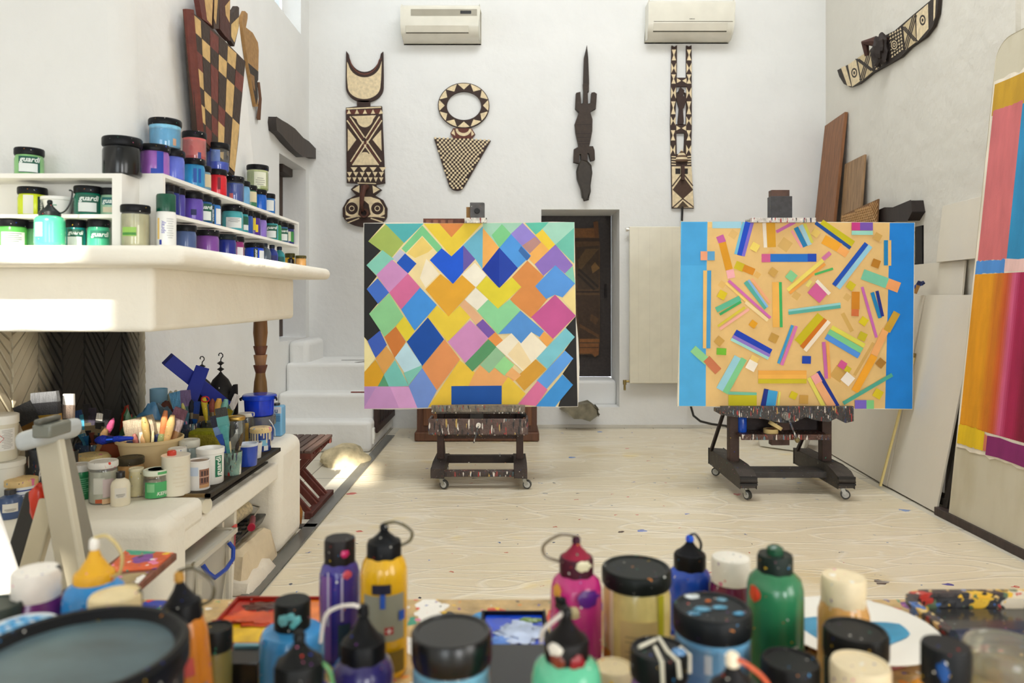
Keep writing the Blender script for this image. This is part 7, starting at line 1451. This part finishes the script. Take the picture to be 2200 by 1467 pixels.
# painted palette on the left
t = thing('palette_tray', 'orange painted wooden palette tray jutting past the table at left', 'palette', (-.93,1.5,Z0)); z = Z0+.028
m = MB(); m.slab((PX(215,1.5),1.40,z),(PX(292,1.42),1.40,z),(PX(372,1.6),1.62,z),(PX(250,1.6),1.64,z),.016,(120,66,44)); m.build('board', 'wood', t, bevel=.003)
m = MB(); m.slab((PX(225,1.5),1.50,z+.002),(PX(335,1.52),1.52,z+.002),(PX(366,1.6),1.615,z+.002),(PX(254,1.6),1.632,z+.002),.003,(206,84,36)); m.slab((PX(222,1.5),1.41,z+.002),(PX(290,1.42),1.41,z+.002),(PX(330,1.52),1.50,z+.002),(PX(230,1.5),1.48,z+.002),.003,(150,130,90)); m.build('dried_paint', 'mess', t)
m = MB(); m.hexa([(-.86,1.40,Z0),(-.81,1.40,Z0),(-.80,1.56,Z0-.0),(-.88,1.56,Z0),(-.9,1.39,z-.016),(-.79,1.39,z-.016),(-.775,1.6,z-.016),(-.9,1.6,z-.016)], (60,36,30)); m.build('foot', 'wood', t, bevel=.004)

# ------------------------------------------------------------------ light, world, camera
def area(name, loc, target, sx, sy, power, col):
    l = bpy.data.lights.new(name, 'AREA'); l.shape = 'RECTANGLE'; l.size, l.size_y = sx, sy; l.energy = power; l.color = col
    o = bpy.data.objects.new(name, l); COL.objects.link(o); o.location = loc
    o.rotation_euler = (Vector(target)-Vector(loc)).to_track_quat('-Z', 'Y').to_euler(); return o
area('left_rear_fill', (-1.2, -4.9, 1.7), (-.1, 7, 1.6), 4.4, 2.4, 165, (.88, .95, 1.0))  # unseen fill lamp added for assumed daylight from behind, solid wall without window
area('right_side_fill', (2.75, -.9, 1.7), (-1.6, 1.9, 1.5), 1.6, 1.8, 48, (1, .985, .96))  # unseen fill lamp added to brighten the right faces of the mantel
area('right_rear_fill', (2.3, -4.9, 1.5), (-.6, 4.5, 1.2), 2.0, 2.4, 170, (.97, .98, 1.0))  # unseen fill lamp added at the right rear, no door behind it
area('ceiling_fill', (.8, 3.9, 6.5), (.6, 4.8, 0), 3.2, 1.6, 165, (.95, .98, 1.0))  # unseen fill lamp added under the closed ceiling to brighten back wall and floor
s = bpy.data.lights.new('sun', 'SUN'); s.energy = 13; s.angle = math.radians(.8); s.color = (1, .93, .8)
so = bpy.data.objects.new('sun', s); COL.objects.link(so); so.rotation_euler = Vector((-.15, 1, -.57)).to_track_quat('-Z', 'Y').to_euler(); so.location = (2, -8, 8)
w = bpy.data.worlds.new('world'); SC.world = w; w.use_nodes = True
bg = w.node_tree.nodes['Background']; bg.inputs[0].default_value = (.86, .93, 1, 1); bg.inputs[1].default_value = 4
cam = bpy.data.cameras.new('camera'); co = bpy.data.objects.new('camera', cam); COL.objects.link(co); SC.camera = co
co.location = (0, 0, H); co.rotation_euler = (PI/2, 0, 0)
cam.sensor_width = 36; cam.lens = F/2200*36; cam.shift_x = (1100-CX)/2200; cam.shift_y = -(733.5-CY)/2200
cam.clip_start = .05; cam.dof.use_dof = True; cam.dof.focus_distance = 4.1; cam.dof.aperture_fstop = 3.2
SC.view_settings.view_transform = 'Standard'; SC.view_settings.look = 'None'; SC.view_settings.gamma = 1; SC.view_settings.exposure = .04
try: SC.view_settings.use_curve_mapping = False
except Exception: pass
SC.cycles.max_bounces = 10; SC.cycles.diffuse_bounces = 6; SC.cycles.transparent_max_bounces = 24; SC.cycles.use_denoising = True; SC.cycles.sample_clamp_indirect = 6
for o in COL.objects:
    if '_w' in o: del o['_w']
